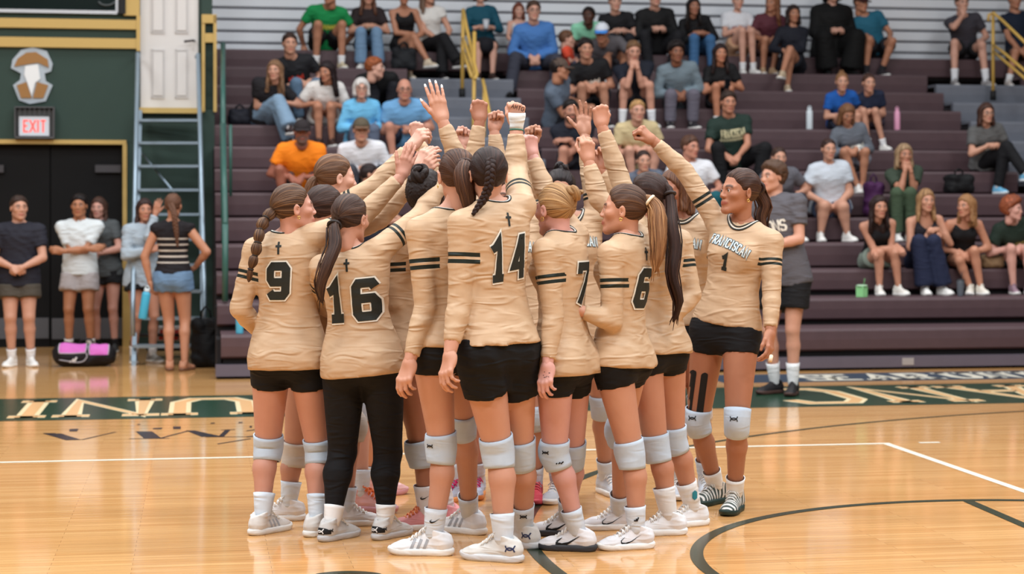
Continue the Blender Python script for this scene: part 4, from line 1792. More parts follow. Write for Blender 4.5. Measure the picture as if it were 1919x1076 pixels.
        if top.get('stripes'):
            for s, sg in SIDES:
                sh, el = J['sh'][s], J['el'][s]
                d = el - sh
                L = np.linalg.norm(d)
                t = ((V - sh) @ d) / L ** 2
                q = V - sh - t[:, None] * d
                ok = (np.linalg.norm(q, axis=1) < .050 * ga + ease + .022) & (t > .02) & (t < 1)
                dist = np.linalg.norm(q, axis=1)
                better = dist < bestd
                arm = np.where(better, np.clip(t, 0, 1), arm)
                amask = np.where(better, ok * 1.0, amask)
                bestd = np.where(better, dist, bestd)
        if top.get('axis'):
            arm = np.clip(((V - pel) @ up) / tl, 0, 1)
        cm = cloth_material(top.get('name', 'knit_top'), top['rgb'], top.get('rough', .75), top.get('stripes'), stripe_axis=top.get('axis'))
        jersey = add_mesh(top.get('part', 'shirt'), V, F, base, cm, root, {'arm': arm, 'amask': amask})
    # ---------- bottom
    if bot:
        kind = bot['kind']
        f = Field(lo, np.maximum(hi, 0) if False else hi, S.get('cres', .0125 if fine else .022))
        e = bot.get('ease', .006 if kind in ('spandex', 'leggings') else .014)
        wt = bot.get('waist', .16)
        e2 = min(e, .006) if fine else e
        f.column(pel, R, [(z, w + e2, a + e2, b + e2) for z, w, a, b in sec if z < wt + .1], 0, zhi=wt)
        for s, sg in SIDES:
            hip, kn, an = J['hip'][s], J['kn'][s], J['an'][s]
            f.ell(pel + lat * sg * .082 * sc - fwd * .045 * sc - up * .045 * sc, np.array((.080, .078, .085)) * sc * g + e2, .03, R)
            back = -J['kfwd'][s]
            if kind in ('shorts', 'spandex', 'skirt'):
                fr = bot.get('len', .45)
                r1 = .098 * gl + (.057 - .098) * gl * fr
                f.cone(hip, hip + (kn - hip) * fr, .098 * gl + e, r1 + e + (bot.get('flare', .014) if kind != 'spandex' else 0), .03, cut1=True)
            elif kind == 'leggings':
                f.cone(hip, kn, .098 * gl + e, .057 * gl + e, .025)
                f.cone(kn, kn + (an - kn) * .3 + back * .012 * gl, .055 * gl + e, .057 * gl + e, .02)
                f.cone(kn + (an - kn) * .3 + back * .012 * gl, kn + (an - kn) * bot.get('ankle', .93), .057 * gl + e, .038 * sc + e, .02, cut1=True)
                f.ell(kn - back * .02, (.036 * gl + e,) * 3, .02)
            else:
                f.cone(hip, kn, .096 * gl + e, .062 * gl + e, .03)
                f.cone(kn, kn + (an - kn) * bot.get('ankle', .95), .062 * gl + e, (.044 + bot.get('flare', .01)) * sc + e, .015, cut1=True)
        if kind == 'skirt':
            f.cone(pel, (J['kn']['R'] + J['kn']['L']) / 2, .15 * g * sc, .12 * sc, .05)
        if bot.get('fold', 1) and kind not in ('spandex', 'leggings'):
            f.fold(.004, [(tuple(lat * 70 + up * 30), 1.0), (tuple(up * 90 - fwd * 30), .7)], S.get('seed', 1) + 5)
        if top and bot.get('trimtop', True):
            f.clip_plane(pel + up * (top.get('hem', -.06) + .035), up)
        V, F = f.mesh()
        add_mesh(bot.get('part', 'shorts' if kind in ('shorts', 'spandex') else ('skirt' if kind == 'skirt' else ('leggings' if kind == 'leggings' else 'trousers'))), V, F, base,
                 cloth_material('bottoms_cloth', bot['rgb'], bot.get('rough', .8)), root)
    # ---------- knee pads, socks, shoes
    for s, sg in SIDES:
        hip, kn, an = J['hip'][s], J['kn'][s], J['an'][s]
        kf = J['kfwd'][s]
        td, sd_ = unit(kn - hip), unit(an - kn)
        if S.get('pads') and s in S['pads']:
            drop = S.get('paddrop', {}).get(s, 0.0)
            k0 = kn + sd_ * drop
            rr = [.064, .063, .062, .061, .060, .0595, .059, .058, .057]
            ts = np.linspace(-.066, .072, 9)
            path = [k0 + (td if t < 0 else sd_) * t * sc for t in ts]
            bul = [0, .006, .011, .014, .014, .012, .008, .003, 0]
            V, F = sleeve_mesh(path, [r * gl + .007 for r in rr], kf, bul, 24)
            pd = add_mesh('knee_pad', V, F, base, cloth_material('knee_pad_knit', S.get('padrgb', (188, 203, 219)), .85, wrinkle=.25), root)
            J.setdefault('padobj', {})[s] = (pd, k0, kf)
        if S.get('socks'):
            sl_ = S['socks'].get('len', .12)
            rgb = S['socks']['rgb']
            ts = np.linspace(0, 1, 6)
            dn = np.array((0, 0, -1.0)) if an[2] - base[2] < 5 else sd_
            path = [an - sd_ * sl_ * sc * (1 - t) for t in ts] + [an + dn * .03]
            Ls = np.linalg.norm(an - kn)
            rad = [(.036 * sc + (.056 * gl - .036 * sc) * min(1, (sl_ * sc * (1 - t)) / (Ls * .7))) + .006 - .003 * max(0, (t - .6) / .4) + (.002 if t == 0 else 0) for t in ts] + [.028 * sc]
            V, F = sleeve_mesh(path, rad, kf, [0] * 7, 18, .004)
            add_mesh('sock', V, F, base, cloth_material('sock_knit', rgb, .85), root)
        sho = S.get('shoes')
        if sho:
            up_me, sole_me, lace_me = shoe_meshes()
            c = sho if isinstance(sho, dict) else {'rgb': sho}
            um = cloth_material('shoe_upper_knit', c.get('rgb', (225, 224, 222)), .55)
            o = link('shoe', up_me, um, root, objmat=True)
            ss = sc * c.get('s', 1.0)
            t = J['toe'][s]
            ya = math.atan2(t[0], t[1])
            o.location = Vector(an - base) - Vector((0, 0, .085 * sc))
            o.rotation_euler = (J.get('fpitch', {}).get(s, 0.0), 0, -ya)
            o.scale = (ss * (1 if sg > 0 else -1), ss, ss)
            link('sole', sole_me, cloth_material('sole_foam', c.get('sole', (236, 234, 230)), .5), o, objmat=True)
            if c.get('laces', True) and (fine or c.get('slaces')):
                link('laces', lace_me, cloth_material('lace_cord', c.get('lace', (236, 234, 230)), .7), o, objmat=True)
            J.setdefault('shoeobj', {})[s] = o
    # ---------- hair
    hr = S.get('hair')
    if hr:
        hm = hair_material(hr['rgb'], hr.get('tip'))
        st = hr.get('style', 'short')
        V, F, sa = hair_template(st, fine)
        hsc = np.array(hr.get('scale', (1, 1, 1)), float)
        if st in ('long', 'mid', 'bob') and hsc[2] < 1:      # shorter lengths, same crown
            V = np.column_stack([V[:, 0] * hsc[0], V[:, 1] * hsc[1], np.where(V[:, 2] < 0, V[:, 2] * hsc[2], V[:, 2])])
            hsc = np.ones(3)
        V = hc + (V * hscale * hsc) @ HR.T
        ho = add_mesh('hair', V, F, base, hm, root, {'strand': sa})
        J['hairobj'] = ho
        if hr.get('tail'):
            make_tail(hr['tail'], hc, HR, hs, base, ho, hair_material(hr.get('tailrgb', hr['rgb']), hr.get('tailtip', hr.get('tip'))), hm, fine)
    if S.get('cap'):
        make_cap(S['cap'], hc, HR, hs, base, root)
    if S.get('glasses'):
        mb = MB()
        for sx in (-1, 1):
            mb.tube([Vector(hc + HR @ (np.array((sx * .031 + .021 * math.cos(a), .098, .001 + .016 * math.sin(a))) * hs) - base) for a in np.linspace(0, 2 * math.pi, 12)[:-1]], .0022, 5, closed=True)
            mb.tube([Vector(hc + HR @ (np.array(q) * hs) - base) for q in ((sx * .052, .096, .004), (sx * .078, .06, .004), (sx * .082, .0, .004))], .0022, 5)
        mb.tube([Vector(hc + HR @ (np.array((x, .1, .003)) * hs) - base) for x in (-.01, .01)], .0022, 5)
        mb.build('glasses', mat('dark_frames', (40, 34, 32), .4), root, True)
    J['root'], J['base'], J['R'], J['tl'], J['jersey'], J['hs'] = root, base, R, tl, jersey, hs
    J['sc'] = sc
    return J


def ring_pts(c, a, b, n=14):
    return [c + a * math.cos(t) + b * math.sin(t) for t in np.linspace(0, 2 * math.pi, n + 1)[:-1]]


def smooth_path(pts, n):
    pts = np.asarray(pts, float)
    s = np.concatenate([[0], np.cumsum(np.linalg.norm(np.diff(pts, axis=0), axis=1))])
    q = np.linspace(0, s[-1], n)
    return np.stack([smooth_interp(q, s, pts[:, i]) for i in range(3)], 1)


def grooved_tube(path, rad, seg=26, grooves=9, flat=1.0, fl_dir=None, wob=0.0):
    V, F, A = [], [], []
    n = len(path)
    t0 = unit(path[1] - path[0])
    nr = unit(np.cross(t0, (0.3, 0.9, 0.1)))
    for i in range(n):
        t = unit(path[min(i + 1, n - 1)] - path[max(i - 1, 0)])
        nr = unit(nr - t * (nr @ t))
        b = np.cross(t, nr)
        for j in range(seg):
            th = 2 * math.pi * j / seg
            r = rad[i] * (1 + .07 * math.sin(grooves * th + 2.5 * math.sin(i * .35)) + .05 * math.sin(4 * th + i * .22))
            V.append(path[i] + (nr * math.cos(th) + b * math.sin(th) * flat) * r)
            A.append(th * 1.4)
    for i in range(n - 1):
        for j in range(seg):
            k = (j + 1) % seg
            F.append((i * seg + j, i * seg + k, (i + 1) * seg + k, (i + 1) * seg + j))
    V.append(path[-1] + t * rad[-1])
    A.append(0)
    e = len(V) - 1
    for j in range(seg):
        k = (j + 1) % seg
        F.append(((n - 1) * seg + j, (n - 1) * seg + k, e, e))
    return np.array(V), F, A


def tri_fix(F):
    return [tuple(dict.fromkeys(f)) for f in F]


def make_tail(T, hc, HR, hs, base, parent, tm, hm, fine):
    kind = T['kind']
    w = lambda q: hc + HR @ (np.array(q) * hs)
    if kind in ('pony', 'wavy'):
        start = w(T.get('root', (0, -.105, .06)))
        pts = [w(T.get('root0', np.array(T.get('root', (0, -.105, .06))) * np.array((1, .8, .95)))), start] + [np.array(p, float) for p in T['pts']]
        path = smooth_path(pts, 30)
        r = T.get('r', .032)
        prof = np.interp(np.linspace(0, 1, 30), [0, .06, .12, .3, .6, .85, 1], [.55, .5, .75, 1.0, .95, .7, .22]) * r
        if kind == 'wavy':
            s = np.linspace(0, 1, 30)
            path = path + np.stack([.014 * np.sin(s * 16) * s, .008 * np.cos(s * 13) * s, 0 * s], 1)
        V, F, A = grooved_tube(path, prof, flat=T.get('flat', .75))
        o = add_mesh('ponytail', V, tri_fix(F), base, tm, parent, {'strand': A})
        o.location = (0, 0, 0)
        # loose strands give the tail a soft outline
        mb = MB()
        for q in range(7 if fine else 3):
            a = random.uniform(0, 6.28)
            off = np.array((math.cos(a), math.sin(a) * .7, 0))
            pp = [path[i] + off * prof[i] * random.uniform(.9, 1.12) for i in range(4, 30, 3)] + [path[-1] + off * .02 - np.array((0, 0, random.uniform(0, .05)))]
            mb.tube([Vector(p - base) for p in pp], [.0035] * (len(pp) - 1) + [.001], 5)
        l = mb.build('loose_strands', tm, parent, True)
        if T.get('tie') is not None:
            c, t = path[3], unit(path[4] - path[2])
            a = unit(np.cross(t, (0, 0, 1.0) if abs(t[2]) < .9 else (1.0, 0, 0)))
            b = np.cross(t, a)
            rr = prof[3] * 1.08
            MB().tube([Vector(p - base) for p in ring_pts(c, a * rr, b * rr * .9)], .0075, 8, closed=True).build('hair_tie', mat('hair_tie_%d' % T['tie'][0], T['tie'], .6), parent, True)
    elif kind == 'braid':
        pts = [w(T.get('root', (0, -.095, .02)))] + [np.array(p, float) for p in T['pts']]
        path = smooth_path(pts, 90)
        n = len(path)
        r = T.get('r', .022)
        per = T.get('turns', 6)
        Vt, Ft, At = [], [], []
        off = 0
        for k in range(3):
            pp, rad = [], []
            for i in range(n):
                s = i / (n - 1)
                t = unit(path[min(i + 1, n - 1)] - path[max(i - 1, 0)])
                side = unit(np.cross(t, T.get('face', (0, -1.0, 0))))
                nrm = np.cross(side, t)
                ph = 2 * math.pi * (per * s + k / 3)
                tap = np.interp(s, [0, .1, .7, 1], [.9, 1, .8, .35])
                pp.append(path[i] + side * math.sin(ph) * r * .62 * tap + nrm * math.sin(2 * ph) * r * .34 * tap)
                rad.append(r * .60 * tap)
            V, F, A = grooved_tube(np.array(pp), rad, 10, 4)
            Vt.append(V)
            Ft += [tuple(x + off for x in q) for q in F]
            At += A
            off += len(V)
        add_mesh('braid', np.concatenate(Vt), tri_fix(Ft), base, tm, parent, {'strand': At})
    elif kind == 'bubble':
        pts = [w(T.get('root', (0, -.105, .0)))] + [np.array(p, float) for p in T['pts']]
        path = smooth_path(pts, 64)
        s = np.linspace(0, 1, 64)
        nb = T.get('turns', 6)
        prof = T.get('r', .026) * (.42 + .58 * np.abs(np.sin(math.pi * nb * s)) ** .6) * np.interp(s, [0, .7, 1], [1, .8, .35])
        V, F, A = grooved_tube(path, prof, 20, 7)
        add_mesh('braid', V, tri_fix(F), base, tm, parent, {'strand': A})
        for k in range(1, nb):
            i = int(64 * k / nb)
            t = unit(path[i + 1] - path[i - 1])
            a = unit(np.cross(t, (0, 1.0, 0)))
            b = np.cross(t, a)
            rr = prof[i] * 1.0 + .001
            MB().tube([Vector(p - base) for p in ring_pts(path[i], a * rr, b * rr, 10)], .004, 6, closed=True).build('hair_tie', mat('hair_tie_dark', (30, 24, 22), .6), parent, True)
    elif kind == 'bun':
        c = w(T.get('root', (0, -.12, .05)))
        r = T.get('r', .045) * hs
        mb_V, mb_F, mb_A, off = [], [], [], 0
        rs = random.Random(T.get('seed', 3))
        for k in range(T.get('n', 9)):
            ax = unit([rs.uniform(-1, 1) for _ in range(3)])
            a = unit(np.cross(ax, (0.2, .3, 1)))
            b = np.cross(ax, a)
            rr = r * rs.uniform(.45, .72)
            cc = c + np.array([rs.uniform(-1, 1) for _ in range(3)]) * r * .28
            ln = rs.uniform(3.6, 5.6)
            path = np.array([cc + a * math.cos(t) * rr + b * math.sin(t) * rr + ax * (t - 2) * r * .10 for t in np.linspace(0, ln, 20)])
            prof = np.interp(np.linspace(0, 1, 20), [0, .15, .8, 1], [.3, 1, .9, .3]) * r * .36
            V, F, A = grooved_tube(path, prof, 12, 5)
            mb_V.append(V)
            mb_F += [tuple(x + off for x in q) for q in F]
            mb_A += [x + k for x in A]
            off += len(V)
        add_mesh('bun', np.concatenate(mb_V), tri_fix(mb_F), base, tm, parent, {'strand': mb_A})


def make_cap(C, hc, HR, hs, base, root):
    f = Field((-.12, -.14, -.06), (.12, .22, .17), .0075)
    f.ell((0, -.014, .038), (.090, .110, .098), 0)
    back = C.get('back', False)
    f.clip_plane((0, 0, .030), (0, .12, -1))
    V, F = f.mesh()
    if back:
        V = V * np.array((-1, -1, 1))
    V = hc + (V * hs) @ HR.T
    o = add_mesh('cap', V, F, base, cloth_material('cap_cloth', C['rgb'], .8), root)
    mb = MB()
    sg = -1 if back else 1
    n = 14
    top, botm = [], []
    for i in range(n + 1):
        a = math.pi * (i / n)
        x = math.cos(a) * .078
        y0 = .055 + .02 * math.sin(a)
        y1 = .055 + .115 * math.sin(a) ** .8
        z0, z1 = .045, .030 - .012 * abs(math.cos(a))
        for q, z in ((y0, z0), (y1, z1)):
            p = hc + HR @ (np.array((x * sg, sg * q, z)) * hs) - base
            top.append(p)
            botm.append(hc + HR @ (np.array((x * sg, sg * q, z - .007)) * hs) - base)
    m = len(top)
    mb.v = [tuple(p) for p in top + botm]
    for i in range(n):
        a = 2 * i
        mb.f += [(a, a + 1, a + 3, a + 2), (m + a + 2, m + a + 3, m + a + 1, m + a), (a + 1, m + a + 1, m + a + 3, a + 3)]
    mb.build('cap_brim', cloth_material('cap_cloth', C.get('brim', C['rgb']), .8), o, True)


# ------------------------------------------------------------------ printed marks laid onto a garment
def decal(J, quads, name, m, obj, origin, ax, ay, ray, off=.003, parent=None):
    """wrap 2-D quads onto obj: point = origin + ax*x + ay*y, cast along ray"""
    me = obj.data
    n = len(me.vertices)
    co = np.empty(n * 3, np.float32)
    me.vertices.foreach_get('co', co)
    key = ('bvh', obj.name)
    if key not in TEMPL:
        TEMPL[key] = BVHTree.FromPolygons([tuple(x) for x in co.reshape(-1, 3)], [tuple(p.vertices) for p in me.polygons])
    bvh = TEMPL[key]
    base = np.asarray(J['base'], float)
    mb = MB()
    ray = unit(ray)
    start = np.asarray(origin) - base - ray * .35
    for q in quads:
        pts = []
        for (x, y) in q:
            p = start + ax * x + ay * y
            hit, nr, _, _ = bvh.ray_cast(Vector(p), Vector(ray), .7)
            if hit is None:
                pts = None
                break
            pts.append(hit - Vector(ray) * off)
        if pts:
            mb.poly(pts)
    if not mb.f:
        return None
    o = mb.build(name, m, parent or obj, True)
    return o


M_num = mat('black_print', (27, 33, 31), .6)
M_numw = mat('white_print', (228, 226, 216), .6)
M_cream_p = mat('cream_print', (226, 218, 176), .6)


def back_number(J, text, h=.26, w=.15, gap=.045, sw=.052, z=.62, x=0.0, slant=0.10, tilt=0.0):
    R = J['R']
    org = J['pel'] + R[:, 2] * J['tl'] * z + R[:, 0] * x
    ax, ay = R[:, 0] * math.cos(tilt) + R[:, 2] * math.sin(tilt), R[:, 2] * math.cos(tilt) - R[:, 0] * math.sin(tilt)
    n = len(text)
    for i, ch in enumerate(text):
        dx = (i - (n - 1) / 2) * (w + gap)
        for s, m, o in ((sw + .014, M_numw, .0055), (sw, M_num, .0075)):
            decal(J, stroke_quads(ch, h, w, 0, s, slant=slant, step=.012, subw=4), 'jersey_number', m, J['jersey'], org + ax * dx, ax, ay, R[:, 1], o)


def back_cross(J, z=.90, x=0.0, hh=.05):
    R = J['R']
    org = J['pel'] + R[:, 2] * J['tl'] * z + R[:, 0] * x
    decal(J, stroke_quads('+', hh, hh * .72, 0, .010), 'cross_mark', M_num, J['jersey'], org, R[:, 0], R[:, 2], R[:, 1], .003)


def front_text(J, text, h, w, gap, sw, z, x=0.0, arch=0.0, m=None, outline=None, name='chest_lettering', tilt=0.0, serif=0.0, slant=0.0):
    R = J['R']
    org = J['pel'] + R[:, 2] * J['tl'] * z - R[:, 0] * x
    ax = -R[:, 0] * math.cos(tilt) + R[:, 2] * math.sin(tilt)
    ay = R[:, 2] * math.cos(tilt) + R[:, 0] * math.sin(tilt)
    if outline:
        for s, mm, o in ((sw + .008, M_num, .004), (sw + .004, mat('pale_blue_print', (150, 190, 210), .6), .005), (sw, M_numw, .006)):
            decal(J, stroke_quads(text, h, w, gap, s, serif=serif, arch=arch, slant=slant, step=.008), name, mm, J['jersey'], org, ax, ay, -R[:, 1], o)
    else:
        decal(J, stroke_quads(text, h, w, gap, sw, serif=serif, arch=arch, slant=slant), name, m or M_numw, J['jersey'], org, ax, ay, -R[:, 1], .004 if J['jersey'].data.polygons and len(J['jersey'].data.polygons) > 9000 else .009)


def bvh_of(obj):
    key = ('bvh', obj.name)
    if key not in TEMPL:
        me = obj.data
        co = np.empty(len(me.vertices) * 3, np.float32)
        me.vertices.foreach_get('co', co)
        TEMPL[key] = BVHTree.FromPolygons([tuple(x) for x in co.reshape(-1, 3)], [tuple(q.vertices) for q in me.polygons])
    return TEMPL[key]


def collar(J):
    """ribbed neckband laid on the rim of the jersey: dark, white, dark"""
    R, neck, sc = J['R'], J['neck'], J['sc']
    lat, fwd, up = R[:, 0], R[:, 1], R[:, 2]
    bvh = bvh_of(J['jersey'])
    for rad, m, tr in ((.0795, M_num, .0036), (.0745, M_numw, .0036), (.0695, M_num, .0036)):
        hs = []
        for t in np.linspace(0, 2 * math.pi, 33)[:-1]:
            d = lat * math.cos(t) + fwd * math.sin(t)
            p = neck - J['base'] + d * rad * sc + fwd * .012 * sc + up * .075 * sc
            hit, _, _, _ = bvh.ray_cast(Vector(p), Vector(-up), .2)
            hs.append((p, None if hit is None else float((np.array(hit) - (neck - J['base'])) @ up)))
        vals = [h for _, h in hs if h is not None]
        if len(vals) < 8:
            continue
        md = float(np.median(vals))
        hv = np.array([md if h is None else min(max(h, md - .05), md + .045) for _, h in hs])
        for _ in range(2):
            hv = (np.roll(hv, 1) + hv + np.roll(hv, -1)) / 3
        pts = [Vector(p + up * (h - (p - (neck - J['base'])) @ up + .0015)) for (p, _), h in zip(hs, hv)]
        MB().tube(pts, tr, 7, closed=True).build('neckband', m, J['jersey'], True)


# ================================================================== PLAYERS
JERSEY = dict(kind='jersey', part='jersey', name='champagne_jersey', rgb=(193, 163, 132), sleeve='long', ease=.010, hem=-.10, flare=.012, rough=.5,
              stripes=[(.36, .415), (.45, .505)], fold=1.0, cuff=.9)
CAM = np.array((0, -1.0, 0))
TOPZ = np.array((0, 0, 1.0))


def solve_player(S, Y, yaw, pelx, neck, head, hyaw, hpitch, arms, legs, hroll=0.0, pely=None):
    h = S['h']
    sc = h / 1.78
    yw = math.radians(yaw)
    zp = .525 * h
    py = HY + FPX * (HCAM - zp) / Y if pely is None else pely
    pel = np.array(P(pelx, py, Y))
    nk = np.array(P(neck[0], neck[1], Y + (neck[2] if len(neck) > 2 else 0)))
    R = frame_from(nk - pel, yw)
    lat, fwd, up = R[:, 0], R[:, 1], R[:, 2]
    hd = np.array(P(head[0], head[1], nk[1] + (head[2] if len(head) > 2 else 0.0)))
    J = dict(yaw=yw, pel=pel, neck=nk, head=hd, HR=head_frame(math.radians(hyaw), math.radians(hpitch), math.radians(hroll)))
    for k in ('sh', 'el', 'wr', 'hip', 'kn', 'an', 'toe', 'kfwd', 'hand', 'dors', 'fdir'):
        J[k] = {}
    for s, sg in SIDES:
        a = arms[s]
        raised = a['el'][1] < HY - FPX * (nk[2] - .03 - HCAM) / nk[1]
        sw = (.165 if S.get('sex', 'f') == 'f' else .19) * sc * S.get('gs', 1.0)
        sh = nk + lat * sg * (sw - (.02 if raised else 0)) + up * (.005 if raised else -.055) * sc
        el = ray_at_dist(a['el'][0], a['el'][1], sh, .295 * sc, a['el'][2])
        d = el - sh
        sh = sh + d * max(0, 1 - .30 * sc / np.linalg.norm(d)) * .35
        wr = ray_at_dist(a['wr'][0], a['wr'][1], el, .25 * sc, a['wr'][2])
        J['sh'][s], J['el'][s], J['wr'][s] = sh, el, wr
        J['hand'][s] = a.get('hand', 'relax')
        J['dors'][s] = np.array(a['dors'], float) if 'dors' in a else lat * sg + CAM * .3
        fd = a.get('fd')
        J['fdir'][s] = None if fd is None else np.array(fd, float)
        l = legs[s]
        an = np.array(G(l['g'][0], l['g'][1])) + TOPZ * .085 * sc
        hip = pel + lat * sg * .088 * sc * S.get('g', 1.0) - up * .02
        kyaw = math.radians(l.get('kyaw', l['toe']))
        kf = np.array((math.sin(kyaw), math.cos(kyaw), 0.0))
        kn = ik(hip, an, .243 * h, .243 * h, kf)
        if 'kn' in l:
            q = np.array(P(l['kn'][0], l['kn'][1], kn[1]))
            kn = q
        J['hip'][s], J['kn'][s], J['an'][s], J['kfwd'][s] = hip, kn, an, kf
        t = math.radians(l['toe'])
        J['toe'][s] = np.array((math.sin(t), math.cos(t), 0.0))
    m = (J['an']['R'] + J['an']['L']) / 2
    J['base'] = np.array((m[0], m[1], 0.0))
    return J


def player(label, **k):
    S = dict(fine=True, sex='f', label=label, group='players in the huddle', pads='RL', socks=dict(rgb=(210, 219, 229), len=.12),
             bot=dict(kind='spandex', rgb=(19, 19, 22), len=.30, waist=.10), shoes=dict(rgb=(204, 211, 221)))
    pose = {q: k.pop(q) for q in ('Y', 'yaw', 'pelx', 'neck', 'head', 'hyaw', 'hpitch', 'arms', 'legs') if q in k}
    for q in ('hroll', 'pely'):
        if q in k:
            pose[q] = k.pop(q)
    top = dict(JERSEY)
    top.update(k.pop('jersey', {}))
    S['top'] = top
    S.update(k)
    J = solve_player(S, **pose)
    make_person(J, S)
    collar(J)
    return J


def px3(lst, Y):
    return [np.array(P(x, y, Y + (d if d else 0))) for x, y, d in lst]


SK_TAN, SK_FAIR, SK_PINK, SK_WARM, SK_DEEP = (206, 144, 112), (222, 168, 142), (220, 170, 160), (202, 138, 104), (172, 112, 80)

# number 9, left end of the huddle
Y = 8.95
A9 = player('player in jersey 9 laughing, brown bubble braid down her back', Y=Y, yaw=14, pelx=541, neck=(536, 446), head=(551, 391, -.02), hyaw=68, hpitch=4, h=1.68, g=1.06, gd=1.06, gl=1.10, jersey=dict(hem=-.085), bot=dict(kind='spandex', rgb=(19, 19, 22), len=.34, waist=.10), seed=2.0,
            skin=(212, 160, 140), hair=dict(style='slick', rgb=(74, 50, 36), tip=(140, 104, 72), tail=dict(kind='bubble', root=(-.0, -.105, .0), r=.030, turns=6, pts=px3([(490, 424, -.12), (484, 450, -.15), (478, 478, -.16), (470, 504, -.16), (466, 528, -.15)], Y))),
            shoes=dict(rgb=(214, 210, 206), sole=(226, 224, 220)),
            arms=dict(L=dict(el=(450, 578, -.2), wr=(496, 632, 1), hand='relax'), R=dict(el=(676, 408, 1), wr=(752, 330, 1), hand='open', dors=(.3, -1, .2), fd=(.35, .1, .9))),
            legs=dict(L=dict(g=(492, 1000), toe=38, kn=(502, 838)), R=dict(g=(594, 1003), toe=35, kn=(598, 845))))
back_number(A9, '9', z=.625, h=.14, w=.088, x=-.005, sw=.040)
back_cross(A9, .915)

# number 16 in long black leggings
Y = 8.78
A16 = player('player in jersey 16 with long black leggings and a low ponytail', Y=Y, yaw=12, pelx=679, neck=(660, 476), head=(657, 411, -.0), hyaw=28, hpitch=-4, h=1.64, g=1.13, gd=1.1, gl=1.16, jersey=dict(hem=-.08), seed=5.0,
             skin=(205, 156, 134), pads='', bot=dict(kind='leggings', rgb=(20, 20, 23), waist=.10, ankle=.82), socks=dict(rgb=(238, 238, 238), len=.09),
             hair=dict(style='slick', rgb=(58, 40, 34), tip=(104, 76, 58), tail=dict(kind='pony', root=(-.012, -.11, -.03), r=.040, tie=(34, 26, 24), pts=px3([(627, 462, -.16), (612, 500, -.19), (601, 535, -.19), (603, 566, -.17)], Y))),
             shoes=dict(rgb=(206, 204, 202), sole=(196, 194, 194)),
             arms=dict(L=dict(el=(603, 570, 1), wr=(650, 590, 1), hand='relax'), R=dict(el=(790, 404, 1), wr=(828, 340, 1), hand='fist', dors=(0, -1, 0))),
             legs=dict(L=dict(g=(622, 1012), toe=38, kn=(642, 848)), R=dict(g=(722, 1009), toe=38, kn=(727, 848))))
back_number(A16, '16', z=.56, h=.155, w=.095, gap=.050, sw=.042, slant=.06)
back_cross(A16, .90)

# dark haired player between 9 and 16
Y = 9.25
PC = player('dark-haired player half hidden between jerseys 9 and 16', Y=Y, yaw=60, pelx=585, neck=(600, 452), head=(612, 392, 0), hyaw=50, hpitch=0, h=1.68, seed=9.0, skin=(202, 154, 132),
            hair=dict(style='slick', rgb=(52, 34, 28), tip=(86, 60, 48)), padrgb=(196, 190, 182),
            arms=dict(R=dict(el=(712, 412, .5), wr=(785, 330, .6), hand='relax', dors=(-.2, -1, .3)), L=dict(el=(560, 560, 1), wr=(590, 640, 1))),
            legs=dict(L=dict(g=(541, 975), toe=-100, kn=(552, 850), kyaw=60), R=dict(g=(648, 985), toe=80)), shoes=dict(rgb=(226, 224, 224)))

# tall brown haired player behind them
Y = 9.75
PB = player('tall brown-haired player looking right behind jersey 16', Y=Y, yaw=70, pelx=640, neck=(612, 398), head=(630, 334, 0), hyaw=66, hpitch=-2, h=1.84, seed=11.0, skin=(222, 176, 156),
            hair=dict(style='slick', rgb=(96, 66, 46), tip=(136, 100, 72), tail=dict(kind='pony', root=(0, -.11, -.01), r=.03, pts=px3([(578, 362, -.05), (570, 400, -.05), (566, 440, -.05)], Y))),
            arms=dict(R=dict(el=(704, 348, -.3), wr=(768, 276, .3), hand='cup', dors=(-.5, -.8, .4)), L=dict(el=(720, 384, -1), wr=(778, 312, -.3), hand='relax', dors=(-.3, -.9, .3))),
            legs=dict(L=dict(g=(676, 958), toe=110), R=dict(g=(700, 930), toe=60)), shoes=dict(rgb=(226, 178, 178), lace=(232, 120, 60), sole=(214, 160, 170)))

# curly bun
Y = 9.02
PE = player('player with a dark curly bun seen from behind', Y=Y, yaw=-12, pelx=783, neck=(800, 428), head=(798, 369, 0), hyaw=6, hpitch=2, h=1.74, seed=14.0, skin=(182, 130, 106),
            hair=dict(style='curly', rgb=(34, 24, 22), tip=(58, 42, 36), scale=(.90, .90, .92), tail=dict(kind='bun', root=(-.02, -.08, .115), r=.05, n=11)),
            paddrop=dict(L=.085), socks=dict(rgb=(228, 226, 228), len=.14), shoes=dict(rgb=(232, 158, 160), lace=(236, 140, 90)),
            arms=dict(L=dict(el=(743, 570, -1), wr=(800, 560, 1), hand='fist'), R=dict(el=(884, 320, .6), wr=(899, 226, .2), hand='fist', dors=(.1, -1, .2), fd=(.02, 0, 1))),
            legs=dict(L=dict(g=(799, 992), toe=-108, kyaw=-80, kn=(786, 815)), R=dict(g=(838, 985), toe=-60)))

